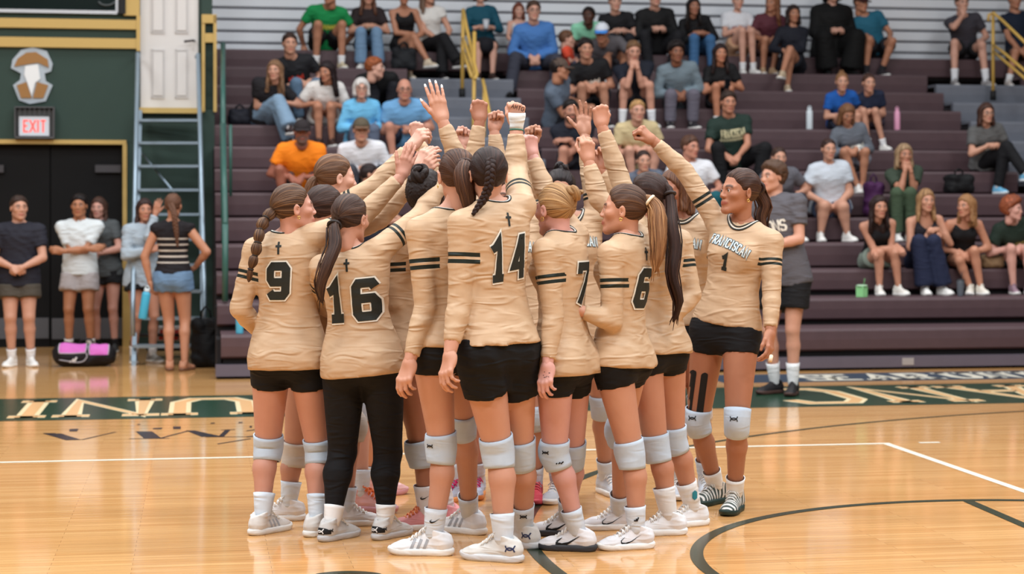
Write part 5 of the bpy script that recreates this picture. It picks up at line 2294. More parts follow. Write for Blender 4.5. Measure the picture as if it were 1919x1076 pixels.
# long straight ponytail, arm hanging
Y = 8.42
PF = player('player with a long straight brown ponytail, left arm hanging', Y=Y, yaw=-40, pelx=838, neck=(842, 404), head=(856, 331, 0), hyaw=-14, hpitch=2, h=1.83, g=.98, jersey=dict(hem=-.015), bot=dict(kind='spandex', rgb=(19, 19, 22), len=.24, waist=.10), seed=17.0, skin=(212, 162, 138),
            hair=dict(style='slick', rgb=(70, 44, 32), tip=(116, 80, 58), tail=dict(kind='pony', root=(.012, -.105, .05), r=.045, flat=.9, tie=(60, 38, 30), pts=px3([(868, 330, -.16), (875, 365, -.17), (880, 400, -.15)], Y))),
            shoes=dict(rgb=(234, 236, 240), sole=(238, 236, 232)),
            arms=dict(L=dict(el=(797, 575, -.5), wr=(768, 676, -.6), hand='relax', dors=(-.6, -.8, 0)), R=dict(el=(866, 322, 1), wr=(829, 226, .2), hand='open', dors=(.1, -1, .1), fd=(-.24, 0, 1))),
            legs=dict(L=dict(g=(812, 1040), toe=-82, kyaw=-70, kn=(829, 838)), R=dict(g=(880, 1000), toe=-60)))

# number 14
Y = 8.25
A14 = player('player in jersey 14 with braided dark hair and a taped raised fist', Y=Y, yaw=-36, pelx=930, neck=(926, 390), head=(915, 328, 0), hyaw=-8, hpitch=6, h=1.84, g=1.02, gl=1.06, seed=21.0, skin=(212, 162, 138),
             bot=dict(kind='shorts', rgb=(17, 17, 19), len=.44, waist=.10, flare=.006, ease=.012), jersey=dict(hem=.0, cuff=.80),
             hair=dict(style='slick', rgb=(42, 27, 24), tip=(70, 46, 38), tail=dict(kind='braid', root=(0, -.075, .085), r=.022, turns=4.5, face=(0, -1, .3), pts=px3([(919, 318, -.135), (917, 345, -.14), (908, 370, -.13), (893, 392, -.14), (886, 402, -.15)], Y))),
             shoes=dict(rgb=(214, 212, 208), sole=(206, 206, 208)),
             arms=dict(L=dict(el=(862, 565, -.3), wr=(843, 662, -.5), hand='relax', dors=(-.7, -.6, 0)), R=dict(el=(966, 318, .7), wr=(968, 236, .2), hand='fist', dors=(.25, -1, .25), fd=(.02, -.1, 1))),
             legs=dict(L=dict(g=(944, 1052), toe=-68, kyaw=-50, kn=(934, 845)), R=dict(g=(982, 1026), toe=-50, kn=(974, 848))))
back_number(A14, '14', z=.63, h=.16, w=.07, gap=.045, sw=.034, x=.0, slant=.10, tilt=.12)
back_cross(A14, .915)

# number 7
Y = 8.47
A7 = player('player in jersey 7 with a blonde bun and tattooed wrist', Y=Y, yaw=-60, pelx=1056, neck=(1053, 446), head=(1040, 393, 0), hyaw=-42, hpitch=-4, h=1.70, g=1.0, jersey=dict(hem=-.08), bot=dict(kind='spandex', rgb=(19, 19, 22), len=.34, waist=.10), seed=25.0, skin=SK_PINK,
            hair=dict(style='slick', rgb=(150, 112, 74), tip=(214, 178, 128), tail=dict(kind='bun', root=(.03, -.115, .075), r=.038, n=9, seed=8)),
            shoes=dict(rgb=(232, 232, 236), sole=(60, 60, 64)),
            arms=dict(L=dict(el=(1037, 592, -.6), wr=(1026, 682, -.4), hand='relax', dors=(-.5, -.85, 0)), R=dict(el=(1022, 358, .3), wr=(998, 292, .3), hand='fist', dors=(.4, -.9, .2), fd=(-.12, 0, 1))),
            legs=dict(L=dict(g=(1083, 1032), toe=-78, kyaw=-75, kn=(1040, 850)), R=dict(g=(1062, 1004), toe=-82, kn=(1072, 850))))
back_number(A7, '7', z=.62, h=.15, w=.088, sw=.038, x=.01)

# number 3, facing the camera
Y = 9.95
A3 = player('player in jersey 3 facing the camera behind jersey 7', Y=Y, yaw=172, pelx=1085, neck=(1068, 412), head=(1050, 360, -.03), hyaw=185, hpitch=-12, h=1.76, seed=28.0, skin=(202, 154, 130),
            hair=dict(style='slick', rgb=(34, 28, 30), tip=(60, 50, 50), tail=dict(kind='bun', root=(-.01, -.05, .115), r=.04, n=8, seed=5)),
            arms=dict(R=dict(el=(1006, 348, -.5), wr=(996, 272, .0), hand='fist', dors=(-.3, .9, .2), fd=(0, 0, 1)), L=dict(el=(1104, 320, .3), wr=(1096, 252, .3), hand='wide', dors=(.2, 1, 0), fd=(-.05, 0, 1))),
            legs=dict(R=dict(g=(1046, 938), toe=200), L=dict(g=(1136, 925), toe=160)))
front_text(A3, 'FRANCISCAN', .042, .0165, .0085, .0042, .80, arch=.9, outline=True)
front_text(A3, '3', .085, .05, 0, .021, .64, x=.0, m=M_num, name='jersey_number')

# player behind 14, only a sleeve of lettering shows
Y = 9.8
PN = player('shorter player facing the camera between jerseys 14 and 7', Y=Y, yaw=182, pelx=965, neck=(965, 418), head=(948, 368, -.03), hyaw=170, hpitch=-8, h=1.72, seed=31.0, skin=(210, 160, 138), hair=dict(style='slick', rgb=(70, 48, 36)),
            shoes=dict(rgb=(206, 74, 88), sole=(214, 90, 104), lace=(220, 90, 100)),
            arms=dict(R=dict(el=(934, 312, -.4), wr=(926, 244, 0), hand='fist', dors=(-.2, 1, .2), fd=(.05, 0, 1)), L=dict(el=(1000, 352, .5), wr=(990, 300, .5), hand='relax', dors=(0, 1, 0))),
            legs=dict(R=dict(g=(960, 940), toe=170), L=dict(g=(1003, 938), toe=180)))
front_text(PN, 'FRANCISCAN', .042, .0165, .0085, .0042, .80, arch=.9, outline=True)

# number 6
Y = 8.62
A6 = player('player in jersey 6 in profile with a honey-tipped ponytail', Y=Y, yaw=-56, pelx=1163, neck=(1178, 452), head=(1168, 394, 0), hyaw=-78, hpitch=2, h=1.69, g=.98, gl=1.02, jersey=dict(hem=-.05), bot=dict(kind='spandex', rgb=(19, 19, 22), len=.28, waist=.10), seed=34.0, skin=(208, 156, 130),
            hair=dict(style='slick', rgb=(70, 46, 34), tip=(112, 78, 54), tailrgb=(126, 86, 56), tailtip=(196, 150, 104), tail=dict(kind='pony', root=(.0, -.108, .055), r=.042, tie=(226, 212, 186), pts=px3([(1224, 384, -.03), (1232, 425, -.06), (1233, 465, -.08), (1228, 508, -.08)], Y))),
            shoes=dict(rgb=(226, 226, 230)),
            arms=dict(L=dict(el=(1148, 602, -.7), wr=(1086, 582, -.2), hand='relax', dors=(-.3, -.9, .4)), R=dict(el=(1122, 372, .3), wr=(1103, 302, .1), hand='cup', dors=(.3, -.9, .2), fd=(-.05, 0, 1))),
            legs=dict(L=dict(g=(1193, 1028), toe=-105, kyaw=-80, kn=(1183, 850)), R=dict(g=(1160, 992), toe=-95)))
back_number(A6, '6', z=.60, h=.145, w=.09, sw=.040, x=-.0)
back_cross(A6, .90)

# dark wavy ponytail, hand on hip
Y = 8.98
PK = player('player with a long dark wavy ponytail and hand on her hip', Y=Y, yaw=-42, pelx=1226, neck=(1232, 432), head=(1212, 370, 0), hyaw=-55, hpitch=2, h=1.74, jersey=dict(hem=-.04), bot=dict(kind='spandex', rgb=(19, 19, 22), len=.26, waist=.10), seed=37.0, skin=(204, 150, 124),
            hair=dict(style='slick', rgb=(48, 31, 27), tip=(82, 56, 46), tail=dict(kind='wavy', root=(.0, -.108, .055), r=.036, tie=(40, 28, 26), pts=px3([(1256, 385, -.10), (1262, 440, -.16), (1262, 500, -.20), (1267, 560, -.22), (1264, 602, -.22)], Y))),
            shoes=dict(rgb=(234, 234, 236)), socks=dict(rgb=(226, 226, 226), len=.15),
            arms=dict(R=dict(el=(1296, 553, -.3), wr=(1252, 606, -.6), hand='relax', dors=(.3, -.9, .2)), L=dict(el=(1160, 330, .5), wr=(1128, 236, .2), hand='fist', dors=(0, -1, .2), fd=(-.1, 0, 1))),
            legs=dict(L=dict(g=(1254, 1002), toe=-100, kyaw=-80, kn=(1230, 838)), R=dict(g=(1300, 985), toe=-120, kyaw=-80, kn=(1262, 822))))

# player facing the camera between the dark ponytail and number 1
Y = 10.0
PL = player('player facing the camera with her face hidden behind a raised arm', Y=Y, yaw=196, pelx=1272, neck=(1282, 412), head=(1264, 360, -.02), hyaw=230, hpitch=0, h=1.76, jersey=dict(hem=.02), bot=dict(kind='spandex', rgb=(19, 19, 22), len=.24, waist=.10), seed=40.0, skin=(184, 130, 104), hair=dict(style='mid', rgb=(92, 60, 44), tip=(140, 100, 70), scale=(.95, .95, .7)),
            arms=dict(L=dict(el=(1312, 520, .5), wr=(1296, 600, -.2)), R=dict(el=(1162, 372, -1), wr=(1124, 318, -.2), hand='cup', dors=(-.2, 1, .2), fd=(0, 0, 1))),
            legs=dict(R=dict(g=(1272, 930), toe=190, kn=(1268, 792)), L=dict(g=(1322, 925), toe=185)), padrgb=(206, 200, 198))
front_text(PL, 'FRANCISCAN', .042, .0165, .0085, .0042, .80, arch=.9, outline=True)

# far player hidden behind the others, fist up
Y = 10.2
PO = player('far player mostly hidden, fist raised behind the long ponytail', Y=Y, yaw=180, pelx=866, neck=(864, 412), head=(862, 366, -.03), hyaw=180, hpitch=-8, h=1.70, seed=44.0, skin=(222, 174, 156), hair=dict(style='slick', rgb=(80, 56, 40)),
            shoes=dict(rgb=(186, 198, 220), lace=(206, 40, 110), sole=(226, 150, 90)),
            arms=dict(L=dict(el=(882, 330, .3), wr=(867, 272, -.2), hand='fist', dors=(0, 1, .2), fd=(.1, 0, 1)), R=dict(el=(812, 320, -.3), wr=(783, 262, 0), hand='fist', dors=(-.2, -1, .1), fd=(-.1, 0, 1))),
            legs=dict(R=dict(g=(858, 938), toe=215), L=dict(g=(895, 930), toe=185)))

# number 1
Y = 9.65
A1 = player('player in jersey 1 with arm outstretched and black tape on her thigh', Y=Y, yaw=206, pelx=1360, neck=(1392, 424), head=(1385, 360, -.03), hyaw=243, hpitch=4, h=1.80, g=.98, seed=47.0, skin=(182, 128, 100),
            hair=dict(style='slick', rgb=(62, 40, 32), tip=(112, 78, 58), tail=dict(kind='wavy', root=(.0, -.108, .03), r=.042, tie=(52, 34, 28), pts=px3([(1420, 355, .10), (1430, 385, .12), (1428, 420, .12), (1420, 446, .10)], Y))),
            bot=dict(kind='spandex', rgb=(19, 19, 22), len=.22, waist=.12), jersey=dict(hem=.015),
            shoes=dict(rgb=(70, 84, 82), sole=(40, 58, 54), lace=(220, 220, 216)), socks=dict(rgb=(234, 234, 232), len=.10), paddrop=dict(R=-.02, L=-.02),
            arms=dict(R=dict(el=(1284, 322, -.6), wr=(1224, 264, -.4), hand='fist', dors=(.5, -.6, .6)), L=dict(el=(1446, 545, -.3), wr=(1444, 622, -.5), hand='relax', dors=(.8, -.5, 0))),
            legs=dict(R=dict(g=(1342, 943), toe=222, kyaw=210, kn=(1308, 795)), L=dict(g=(1377, 958), toe=200, kn=(1381, 797))))
front_text(A1, 'FRANCISCAN', .042, .0165, .0085, .0042, .81, x=-.01, arch=.9, outline=True, tilt=-.24)
front_text(A1, '1', .068, .04, 0, .019, .63, x=-.02, m=M_num, name='jersey_number', tilt=-.1)


# ================================================================== CROWD
YAW0 = 180 - 9.5


def solve_seated(S, row, hx, head, turn=0.0, hturn=None, hpitch=-4, hroll=0.0, feet=None, frow=None, spread=.11, fspread=.10, hands='lap', cross=None, depth=.20, fout=.14, wr=None, kn=None):
    h = S['h']
    sc = h / 1.78
    yaw = math.radians(YAW0 + turn)
    v = row_v(row) + depth
    pel = np.array(BL(u_at(hx, v), v, row_top(row) + .095 * sc))
    hd = ray_at_dist(head[0], head[1], pel, .71 * sc, -1)
    fw0 = np.array((math.sin(yaw), math.cos(yaw), 0.0))
    nk = pel + (hd - pel) * .735 - fw0 * .015
    R = frame_from(nk - pel, yaw)
    lat, fwd, up = R[:, 0], R[:, 1], R[:, 2]
    hy = YAW0 + turn if hturn is None else YAW0 + hturn
    J = dict(yaw=yaw, pel=pel, neck=nk, head=hd, HR=head_frame(math.radians(hy), math.radians(hpitch), math.radians(hroll)))
    for k in ('sh', 'el', 'wr', 'hip', 'kn', 'an', 'toe', 'kfwd', 'hand', 'dors', 'fdir'):
        J[k] = {}
    fr = row - 1 if frow is None else frow
    flat = np.array((math.cos(yaw), -math.sin(yaw), 0.0))
    zf = row_top(fr)
    fmid = pel + fw0 * (depth + fout + (row - 1 - fr) * RUN * .5)
    for s, sg in SIDES:
        hip = pel + lat * sg * .085 * sc
        an = np.array((fmid[0], fmid[1], zf + .085 * sc)) + flat * sg * fspread
        if feet:
            fx = feet[0] if s == 'R' else feet[1]
            an[0] = (fx - CX) / FPX * an[1]
        l1 = .24 * h
        kk = ik(hip, an, l1, l1, TOPZ * .8 + fw0 * .7 + flat * sg * (spread - .09) * 3)
        if kn:
            q = kn[0] if s == 'R' else kn[1]
            kk = np.array(P(q[0], q[1], kk[1]))
        J['hip'][s], J['kn'][s], J['an'][s] = hip, kk, an
        J['kfwd'][s] = unit(fw0 + TOPZ * .3)
        J['toe'][s] = unit(fw0 + flat * sg * .2)
    if cross:
        o = 'L' if cross == 'R' else 'R'
        sg = 1 if cross == 'R' else -1
        J['kn'][cross] = J['kn'][o] + TOPZ * .085 - flat * sg * .02 + fw0 * .03
        J['an'][cross] = J['kn'][cross] - flat * sg * .16 + fw0 * .17 - TOPZ * .33
        J['toe'][cross] = unit(fw0 - flat * sg * .6)
    kmid = (J['kn']['R'] + J['kn']['L']) / 2
    for s, sg in SIDES:
        sh = nk + lat * sg * (.158 if S.get('sex', 'f') == 'f' else .185) * sc - up * .05 * sc
        fdir, dors, hp = None, lat * sg * .4 + TOPZ + CAM * .6, 'relax'
        if hands == 'lap':
            w = kmid + TOPZ * .03 - fw0 * .10 + flat * sg * .045
            fdir, hp = unit(fw0 * .6 - flat * sg * .6 - TOPZ * .6), 'cup'
        elif hands == 'high':
            w = pel + up * .26 * sc + fw0 * .24 + flat * sg * .05
            fdir, hp = unit(fw0 * .5 - flat * sg * .7), 'cup'
        elif hands == 'knees':
            w = J['kn'][s] + TOPZ * .055 - fw0 * .09
            fdir = unit(fw0 - TOPZ * .5)
        elif hands == 'cross':
            w = pel + up * .30 * sc + fw0 * .17 - flat * sg * .10
            fdir, hp = -flat * sg, 'relax'
        elif hands == 'face':
            w = hd + J['HR'] @ np.array((sg * .03, .11, -.16))
            fdir, hp, dors = unit(TOPZ + fw0 * -.2 - flat * sg * .25), 'cup', fw0 + flat * sg * .5
        elif hands == 'chin' and s == 'R':
            w = hd + J['HR'] @ np.array((.02, .10, -.16))
            fdir, hp, dors = unit(TOPZ - flat * .1), 'fist', fw0
        elif hands == 'side':
            w = pel + flat * sg * .26 - TOPZ * .03 + fw0 * .02
            fdir = unit(fw0 * .5 - TOPZ)
        else:
            w = J['kn'][s] + TOPZ * .05 - fw0 * .08
            fdir = unit(fw0 - TOPZ * .4)
        if wr and wr.get(s):
            q = wr[s]
            w = np.array(P(q[0], q[1], pel[1] - q[2]))
        L = np.linalg.norm(w - sh)
        mx = .545 * sc
        if L > mx:
            w = sh + (w - sh) * mx / L
        el = ik(sh, w, .295 * sc, .255 * sc, -TOPZ * .9 + flat * sg * (.9 if hands != 'face' else .3) - fw0 * .3)
        J['sh'][s], J['el'][s], J['wr'][s] = sh, el, w
        J['hand'][s], J['dors'][s], J['fdir'][s] = hp, dors, fdir
    b = np.array(BL(u_at(hx, v), v, row_top(row)))
    J['base'] = b
    return J


PALE, LIGHT, MED, BROWN, DARKS = (218, 172, 152), (208, 160, 136), (188, 136, 108), (146, 98, 74), (88, 58, 46)
BLACK, WHITE = (24, 24, 27), (222, 222, 224)
HB, HD, HBL, HR_, HG, HK = (78, 54, 40), (42, 30, 26), (168, 134, 92), (128, 66, 38), (196, 192, 188), (28, 22, 22)


def T(rgb, sleeve=.62, ease=.022, hem=-.03, **k):
    return dict(rgb=rgb, sleeve=sleeve, ease=ease, hem=hem, flare=.02, name='shirt_cloth', **k)


def TK(rgb, **k):
    return dict(rgb=rgb, sleeve='tank', ease=.008, hem=-.03, flare=.01, part='tank_top', name='tank_cloth', **k)


def SHO(rgb, n=.62):
    return dict(kind='shorts', rgb=rgb, len=n, trimtop=False, waist=.08, flare=.03)


def PAN(rgb, **k):
    return dict(kind='pants', rgb=rgb, trimtop=False, waist=.08, **k)


SNK = dict(rgb=(222, 220, 216))
SEATED = {}


def seat(key, label, row, hx, head, top, bot, hair, skin=LIGHT, h=1.72, sex='f', pose=None, **k):
    S = dict(label=label, h=h, sex=sex, top=top, bot=bot, skin=skin, hair=hair, shoes=k.pop('shoes', SNK), socks=k.pop('socks', dict(rgb=(228, 228, 230), len=.10)), seed=row * 3.1 + hx * .01)
    S.update(k)
    S.setdefault('gl', .98)
    J = solve_seated(S, row, hx, head, **(pose or {}))
    make_person(J, S)
    SEATED[key] = J
    return J


def H(style, rgb, **k):
    return dict(style=style, rgb=rgb, **k)


# --- top row
j = seat('g1', 'man in green tee with yellow print on the top row', 13, 606, (618, -10), T((26, 138, 76)), SHO(BLACK), H('short', HD), MED, 1.84, 'm', dict(hturn=30, kn=((596, 46), (641, 46)), feet=(592, 640), hands='side', spread=.16), shoes=dict(rgb=(206, 190, 160)))
front_text(j, '#######', .07, .034, .010, .012, .62, m=mat('yellow_print', (222, 226, 96), .6))
j = seat('g2', 'girl in dark brown tee and light jeans on the top row', 13, 690, (690, -8), T((42, 32, 34)), PAN((112, 142, 172), flare=.03), H('long', (92, 62, 48)), LIGHT, 1.68, 'f', dict(hands='high', feet=(676, 710), kn=((676, 60), (706, 60))))
front_text(j, '#####', .07, .034, .010, .012, .55, m=mat('mint_print', (176, 214, 208), .6))
seat('g3', 'woman in black square-neck tank with crossed bare legs', 13, 757, (757, -8), TK(BLACK), SHO(BLACK, .35), H('slick', (120, 84, 60)), MED, 1.70, 'f', dict(hands='knees', cross='R', frow=11.5, feet=(752, 768)), socks=None, shoes=dict(rgb=(214, 196, 172)))
seat('g4', 'woman with long wavy hair, white top and black trousers', 13, 806, (803, -10), T((214, 212, 208), sleeve=.35), PAN(BLACK, flare=.03), H('long', (98, 72, 58), tip=(176, 150, 126)), LIGHT, 1.70, 'f', dict(hturn=-35, hands='lap', cross='R', frow=11.5), socks=None, shoes=dict(rgb=(30, 26, 28)))
seat('g5', 'woman in dark teal blouse holding a cup beside the yellow rail', 13, 905, (900, -12), T((20, 74, 92), sleeve='three'), dict(kind='skirt', rgb=(26, 26, 32), trimtop=False, waist=.08, len=.7), H('bob', (112, 92, 82)), PALE, 1.68, 'f', dict(hands='high', frow=11.5, feet=(896, 923)), socks=None, shoes=dict(rgb=(60, 44, 40)))
seat('g6', 'small girl in pale top behind the man in the blue shirt', 13, 970, (972, 20), TK((206, 196, 190)), SHO((120, 90, 96)), H('mid', (104, 56, 40)), PALE, 1.25, 'f', dict(hands='lap'))
seat('g7', 'man in glasses with a bright blue dress shirt', 12, 1002, (1000, 20), T((72, 120, 184), sleeve='long', ease=.03), PAN((58, 60, 72), ease=.02), H('short', (70, 52, 42)), PALE, 1.84, 'm', dict(hands='lap', spread=.22, fspread=.16, frow=10.6, feet=(956, 1040), kn=((966, 108), (1042, 112))), g=1.12, glasses=True, shoes=dict(rgb=(26, 24, 26), sole=(20, 20, 20)), belly=.9)
seat('g8', 'boy in mint green tee on the top row', 13, 1098, (1103, 30), T((150, 222, 186)), SHO(BLACK), H('curly', HK, scale=(.86, .86, .88)), DARKS, 1.52, 'm', dict(hturn=25, hands='lap'), brow=(20, 14, 12))
seat('g9', 'man in grey tee with a blue and white cap', 12, 1142, (1128, 62), T((92, 88, 92)), SHO((60, 58, 64)), H('short', HD), MED, 1.80, 'm', dict(hturn=20, hands='knees', hpitch=-14), cap=dict(rgb=(214, 220, 228), brim=(70, 140, 222)))
seat('g10', 'toddler in coral red shirt seen from the side', 12, 1066, (1063, 74), T((232, 84, 58)), SHO((70, 70, 90)), H('short', (100, 70, 52)), PALE, .95, 'm', dict(turn=-70, hturn=-75, hands='lap', frow=11.5), hs=1.25)
j = seat('g14', 'boy in black tee with white print on the top row', 13, 1157, (1153, 4), T((26, 26, 30)), PAN((30, 30, 36)), H('short', HB), PALE, 1.66, 'm', dict(hands='high', feet=(1140, 1172)))
front_text(j, '####', .06, .035, .010, .012, .60)
j = seat('g15', 'man in black long-sleeved sweatshirt with clasped hands', 13, 1226, (1228, -6), T((23, 23, 25), sleeve='long', ease=.03), PAN((30, 30, 34)), H('short', HB), PALE, 1.82, 'm', dict(hands='high', spread=.20, fspread=.15))
seat('g16', 'girl with very long dark hair, black top and blue jeans', 13, 1305, (1300, 12), T((22, 22, 25), sleeve='three'), PAN((64, 104, 146)), H('long', HK), (176, 126, 102), 1.68, 'f', dict(hands='high', feet=(1300, 1336), kn=((1301, 72), (1331, 74))))
j = seat('g17', 'girl in white tee with red print and white sneakers', 13, 1378, (1383, 2), T((216, 218, 224), ease=.03), SHO((190, 150, 120), .5), H('slick', (96, 62, 46)), PALE, 1.68, 'f', dict(hands='knees', feet=(1392, 1412), kn=((1391, 58), (1408, 58))))
front_text(j, '####', .08, .04, .010, .012, .60, m=mat('red_print', (176, 70, 76), .6))
seat('g18', 'girl in maroon tee with long auburn hair', 13, 1436, (1447, 6), T((88, 44, 54)), SHO((60, 40, 44), .4), H('long', (120, 78, 54)), MED, 1.68, 'f', dict(hturn=45, hands='lap', feet=(1430, 1448)), socks=None, shoes=dict(rgb=(180, 150, 120)))
seat('g19', 'smiling woman in dark cardigan with crossed bare legs', 12, 1484, (1487, 26), T((26, 28, 38), sleeve='long', ease=.026), SHO((24, 26, 34), .5), H('mid', (42, 30, 28)), MED, 1.70, 'f', dict(hands='lap', cross='L', feet=(1476, 1500)), socks=None, shoes=dict(rgb=(206, 186, 158)))
seat('g20', 'person in a black hooded habit with folded hands', 13, 1556, (1560, -14), T((12, 12, 13), sleeve='long', ease=.06, hem=-.10), PAN((12, 12, 13), ease=.06, flare=.05, part='robe_skirt'), H('bob', (14, 13, 13), scale=(1.15, 1.1, 1.12)), PALE, 1.86, 'm', dict(hands='high', spread=.2, fspread=.16), shoes=dict(rgb=(20, 20, 20), sole=(16, 16, 16)), socks=dict(rgb=(20, 20, 20), len=.1), g=1.2)
seat('g21', 'man in teal tee and dark cap leaning left', 13, 1640, (1614, 6), T((36, 96, 120)), SHO((28, 28, 34), .7), H('short', HB), MED, 1.78, 'm', dict(hturn=-20, hands='knees', feet=(1623, 1652), spread=.16), cap=dict(rgb=(56, 28, 30)), socks=dict(rgb=(40, 40, 44), len=.08), shoes=dict(rgb=(50, 46, 50)))
seat('g22', 'man in charcoal polo resting chin on fist by the right aisle', 13, 1808, (1803, 6), T((62, 60, 68)), SHO((26, 26, 30), .62), H('short', HB), PALE, 1.84, 'm', dict(hands='chin', frow=11.5, feet=(1789, 1848), kn=((1789, 80), (1840, 84)), spread=.2), socks=dict(rgb=(226, 228, 232), len=.16), shoes=dict(rgb=(150, 146, 146)))
seat('g23', 'man in navy tee on the top row at the right edge', 13, 1910, (1902, 0), T((22, 32, 50)), SHO((24, 24, 28), .6), H('short', HD), MED, 1.80, 'm', dict(hands='lap', frow=11.5, feet=(1890, 1935)), shoes=dict(rgb=(200, 190, 184)))
# --- rows ten and nine
j = seat('m24', 'young man in black sports shirt with red lettering', 10, 560, (543, 82), T((28, 28, 32)), PAN((92, 116, 140)), H('mop', (56, 40, 34), scale=(.88, .9, .9)), LIGHT, 1.80, 'm', dict(hands='lap', turn=-6, feet=(560, 596)))
front_text(j, '###', .07, .05, .012, .014, .60, m=mat('red_orange_print', (206, 62, 44), .6))
seat('m25', 'girl with wavy brown hair, black graphic tee and pale jeans', 9, 492, (515, 132), T((32, 30, 34), ease=.03), PAN((124, 150, 174), flare=.04, ease=.02), H('long', (122, 92, 68)), LIGHT, 1.70, 'f', dict(hturn=18, hands='lap', cross='R', turn=12, feet=(500, 545)), shoes=dict(rgb=(60, 46, 46)))
seat('m26', 'dark-haired girl in white tee looking down to the side', 9, 607, (612, 134), T((222, 218, 214), ease=.03, sleeve=.7), SHO((190, 184, 178), .3), H('long', (34, 24, 26)), (194, 140, 112), 1.68, 'f', dict(hturn=35, hpitch=-14, hands='knees', spread=.08, feet=(598, 622), kn=((596, 200), (620, 200))), socks=None, shoes=dict(rgb=(70, 50, 46)))
seat('m27', 'red-haired boy in black tee turned to the left', 10, 712, (703, 127), T((20, 20, 22)), PAN((30, 30, 36)), H('mop', (134, 74, 42), scale=(.9, .95, .92)), PALE, 1.76, 'm', dict(hturn=-75, hands='lap'))
seat('m28', 'white-haired woman in sky blue zip pullover', 8, 678, (677, 166), T((112, 186, 228), sleeve='long', ease=.03), PAN((90, 100, 120)), H('bob', (204, 200, 196), scale=(1.0, 1.0, .98)), PALE, 1.62, 'f', dict(hands='lap'), g=1.08, glasses=True)
seat('m29', 'bald man in light blue polo shirt', 8, 760, (758, 168), T((112, 166, 212), ease=.03), SHO((34, 38, 54), .7), H('fringe', (120, 110, 106)), (204, 150, 128), 1.76, 'm', dict(hands='lap', spread=.20, fspread=.16, feet=(738, 786)), g=1.14, belly=1.0, glasses=True)
j = seat('m11', 'young man in black tee with white print, forearms on knees', 10, 1112, (1098, 92), T((24, 24, 27)), SHO((30, 30, 36), .5), H('short', HK, scale=(1.0, 1.0, 1.04)), (200, 150, 124), 1.80, 'm', dict(hands='lap', spread=.16, kn=((1090, 162), (1131, 162)), feet=(1092, 1136)), socks=dict(rgb=(228, 228, 230), len=.14), shoes=dict(rgb=(30, 30, 32)))
front_text(j, '####', .07, .04, .012, .013, .60)
seat('m12', 'man in slate blue tee and brown cap facing right', 9, 1040, (1050, 130), T((92, 104, 120), ease=.03), SHO((34, 36, 44), .6), H('short', HK), MED, 1.78, 'm', dict(turn=-60, hturn=-70, hands='knees'), cap=dict(rgb=(84, 70, 62)))
seat('m13', 'young man in navy tee hiding his face behind clasped hands', 10, 1190, (1187, 96), T((28, 32, 44)), SHO((30, 30, 36), .5), H('mop', (112, 84, 60), scale=(.86, .9, .9)), (214, 164, 142), 1.82, 'm', dict(hands='face', spread=.2, fspread=.18, kn=((1170, 158), (1217, 160)), feet=(1166, 1222), hpitch=-16), socks=dict(rgb=(226, 228, 232), len=.16))
seat('m36', 'young man in blue-grey hoodie with curly black hair', 10, 1272, (1268, 98), T((116, 132, 142), sleeve='long', ease=.032), PAN((104, 100, 112), ease=.018), H('curly', HK, scale=(1.0, 1.0, 1.0)), (150, 102, 78), 1.78, 'm', dict(hands='lap', spread=.14, kn=((1257, 178), (1300, 178)), feet=(1256, 1298)), shoes=dict(rgb=(50, 48, 52)), brow=(20, 14, 12))
seat('m37', 'girl in black tee looking at her phone', 10, 1350, (1350, 100), T((24, 24, 26)), SHO((40, 38, 42), .3), H('long', (40, 28, 28)), (196, 138, 108), 1.68, 'f', dict(hands='high', kn=((1342, 162), (1368, 166)), feet=(1344, 1360)))
seat('m42', 'girl in royal blue tee beside the girl in navy', 9, 1574, (1578, 154), T((28, 88, 168)), SHO((40, 44, 60), .5), H('slick', (128, 92, 62), tail=dict(kind='bun', root=(0, -.06, .12), r=.035, n=6)), LIGHT, 1.50, 'f', dict(hands='lap', hturn=10), hs=1.05)
seat('m43', 'girl in navy tee with hands on her knees', 9, 1632, (1628, 156), T((30, 38, 60)), SHO((60, 50, 60), .35), H('slick', (66, 44, 36)), LIGHT, 1.50, 'f', dict(hands='lap', feet=(1628, 1656), kn=((1618, 208), (1640, 208))), hs=1.05)
# --- middle rows
j = seat('m38', 'man in dark green school tee with cream lettering', 7, 1372, (1365, 192), T((32, 50, 44), ease=.028), PAN((20, 20, 23), ease=.02), H('short', (52, 38, 32), scale=(1, 1, 1.02)), (196, 142, 116), 1.84, 'm', dict(hands='lap', spread=.24, fspread=.2, wr=dict(R=(1362, 292, .42), L=(1384, 292, .42))))
front_text(j, 'FRANCISCAN', .085, .022, .007, .011, .74, m=M_cream_p, name='chest_lettering')
front_text(j, '##########', .04, .022, .009, .005, .60, m=M_cream_p)
j = seat('m44', 'girl in grey hoodie with white lettering looking down', 7, 1598, (1588, 214), T((100, 106, 116), sleeve='long', ease=.03), SHO((110, 112, 122), .5), H('mid', (112, 78, 54)), MED, 1.64, 'f', dict(hpitch=-28, hands='lap', kn=((1582, 284), (1622, 284)), feet=(1608, 1616)), socks=None)
front_text(j, 'FRANCISCAN', .06, .02, .006, .010, .55)
seat('m33', 'bearded man in navy tee with arms folded on his knee', 7, 1080, (1070, 208), T((32, 36, 48), ease=.028), SHO((40, 40, 48), .5), H('short', HK), (202, 150, 128), 1.80, 'm', dict(hands='cross', spread=.2, kn=((1056, 282), (1108, 290)), feet=(1052, 1108)), beard=.8)
seat('m34', 'blond boy in cream tee behind the raised fist', 7, 1190, (1195, 208), T((202, 184, 142), ease=.032), SHO((40, 40, 46), .6), H('mop', (176, 138, 92), scale=(.86, .9, .88)), (216, 168, 146), 1.74, 'm', dict(hands='lap', spread=.16))
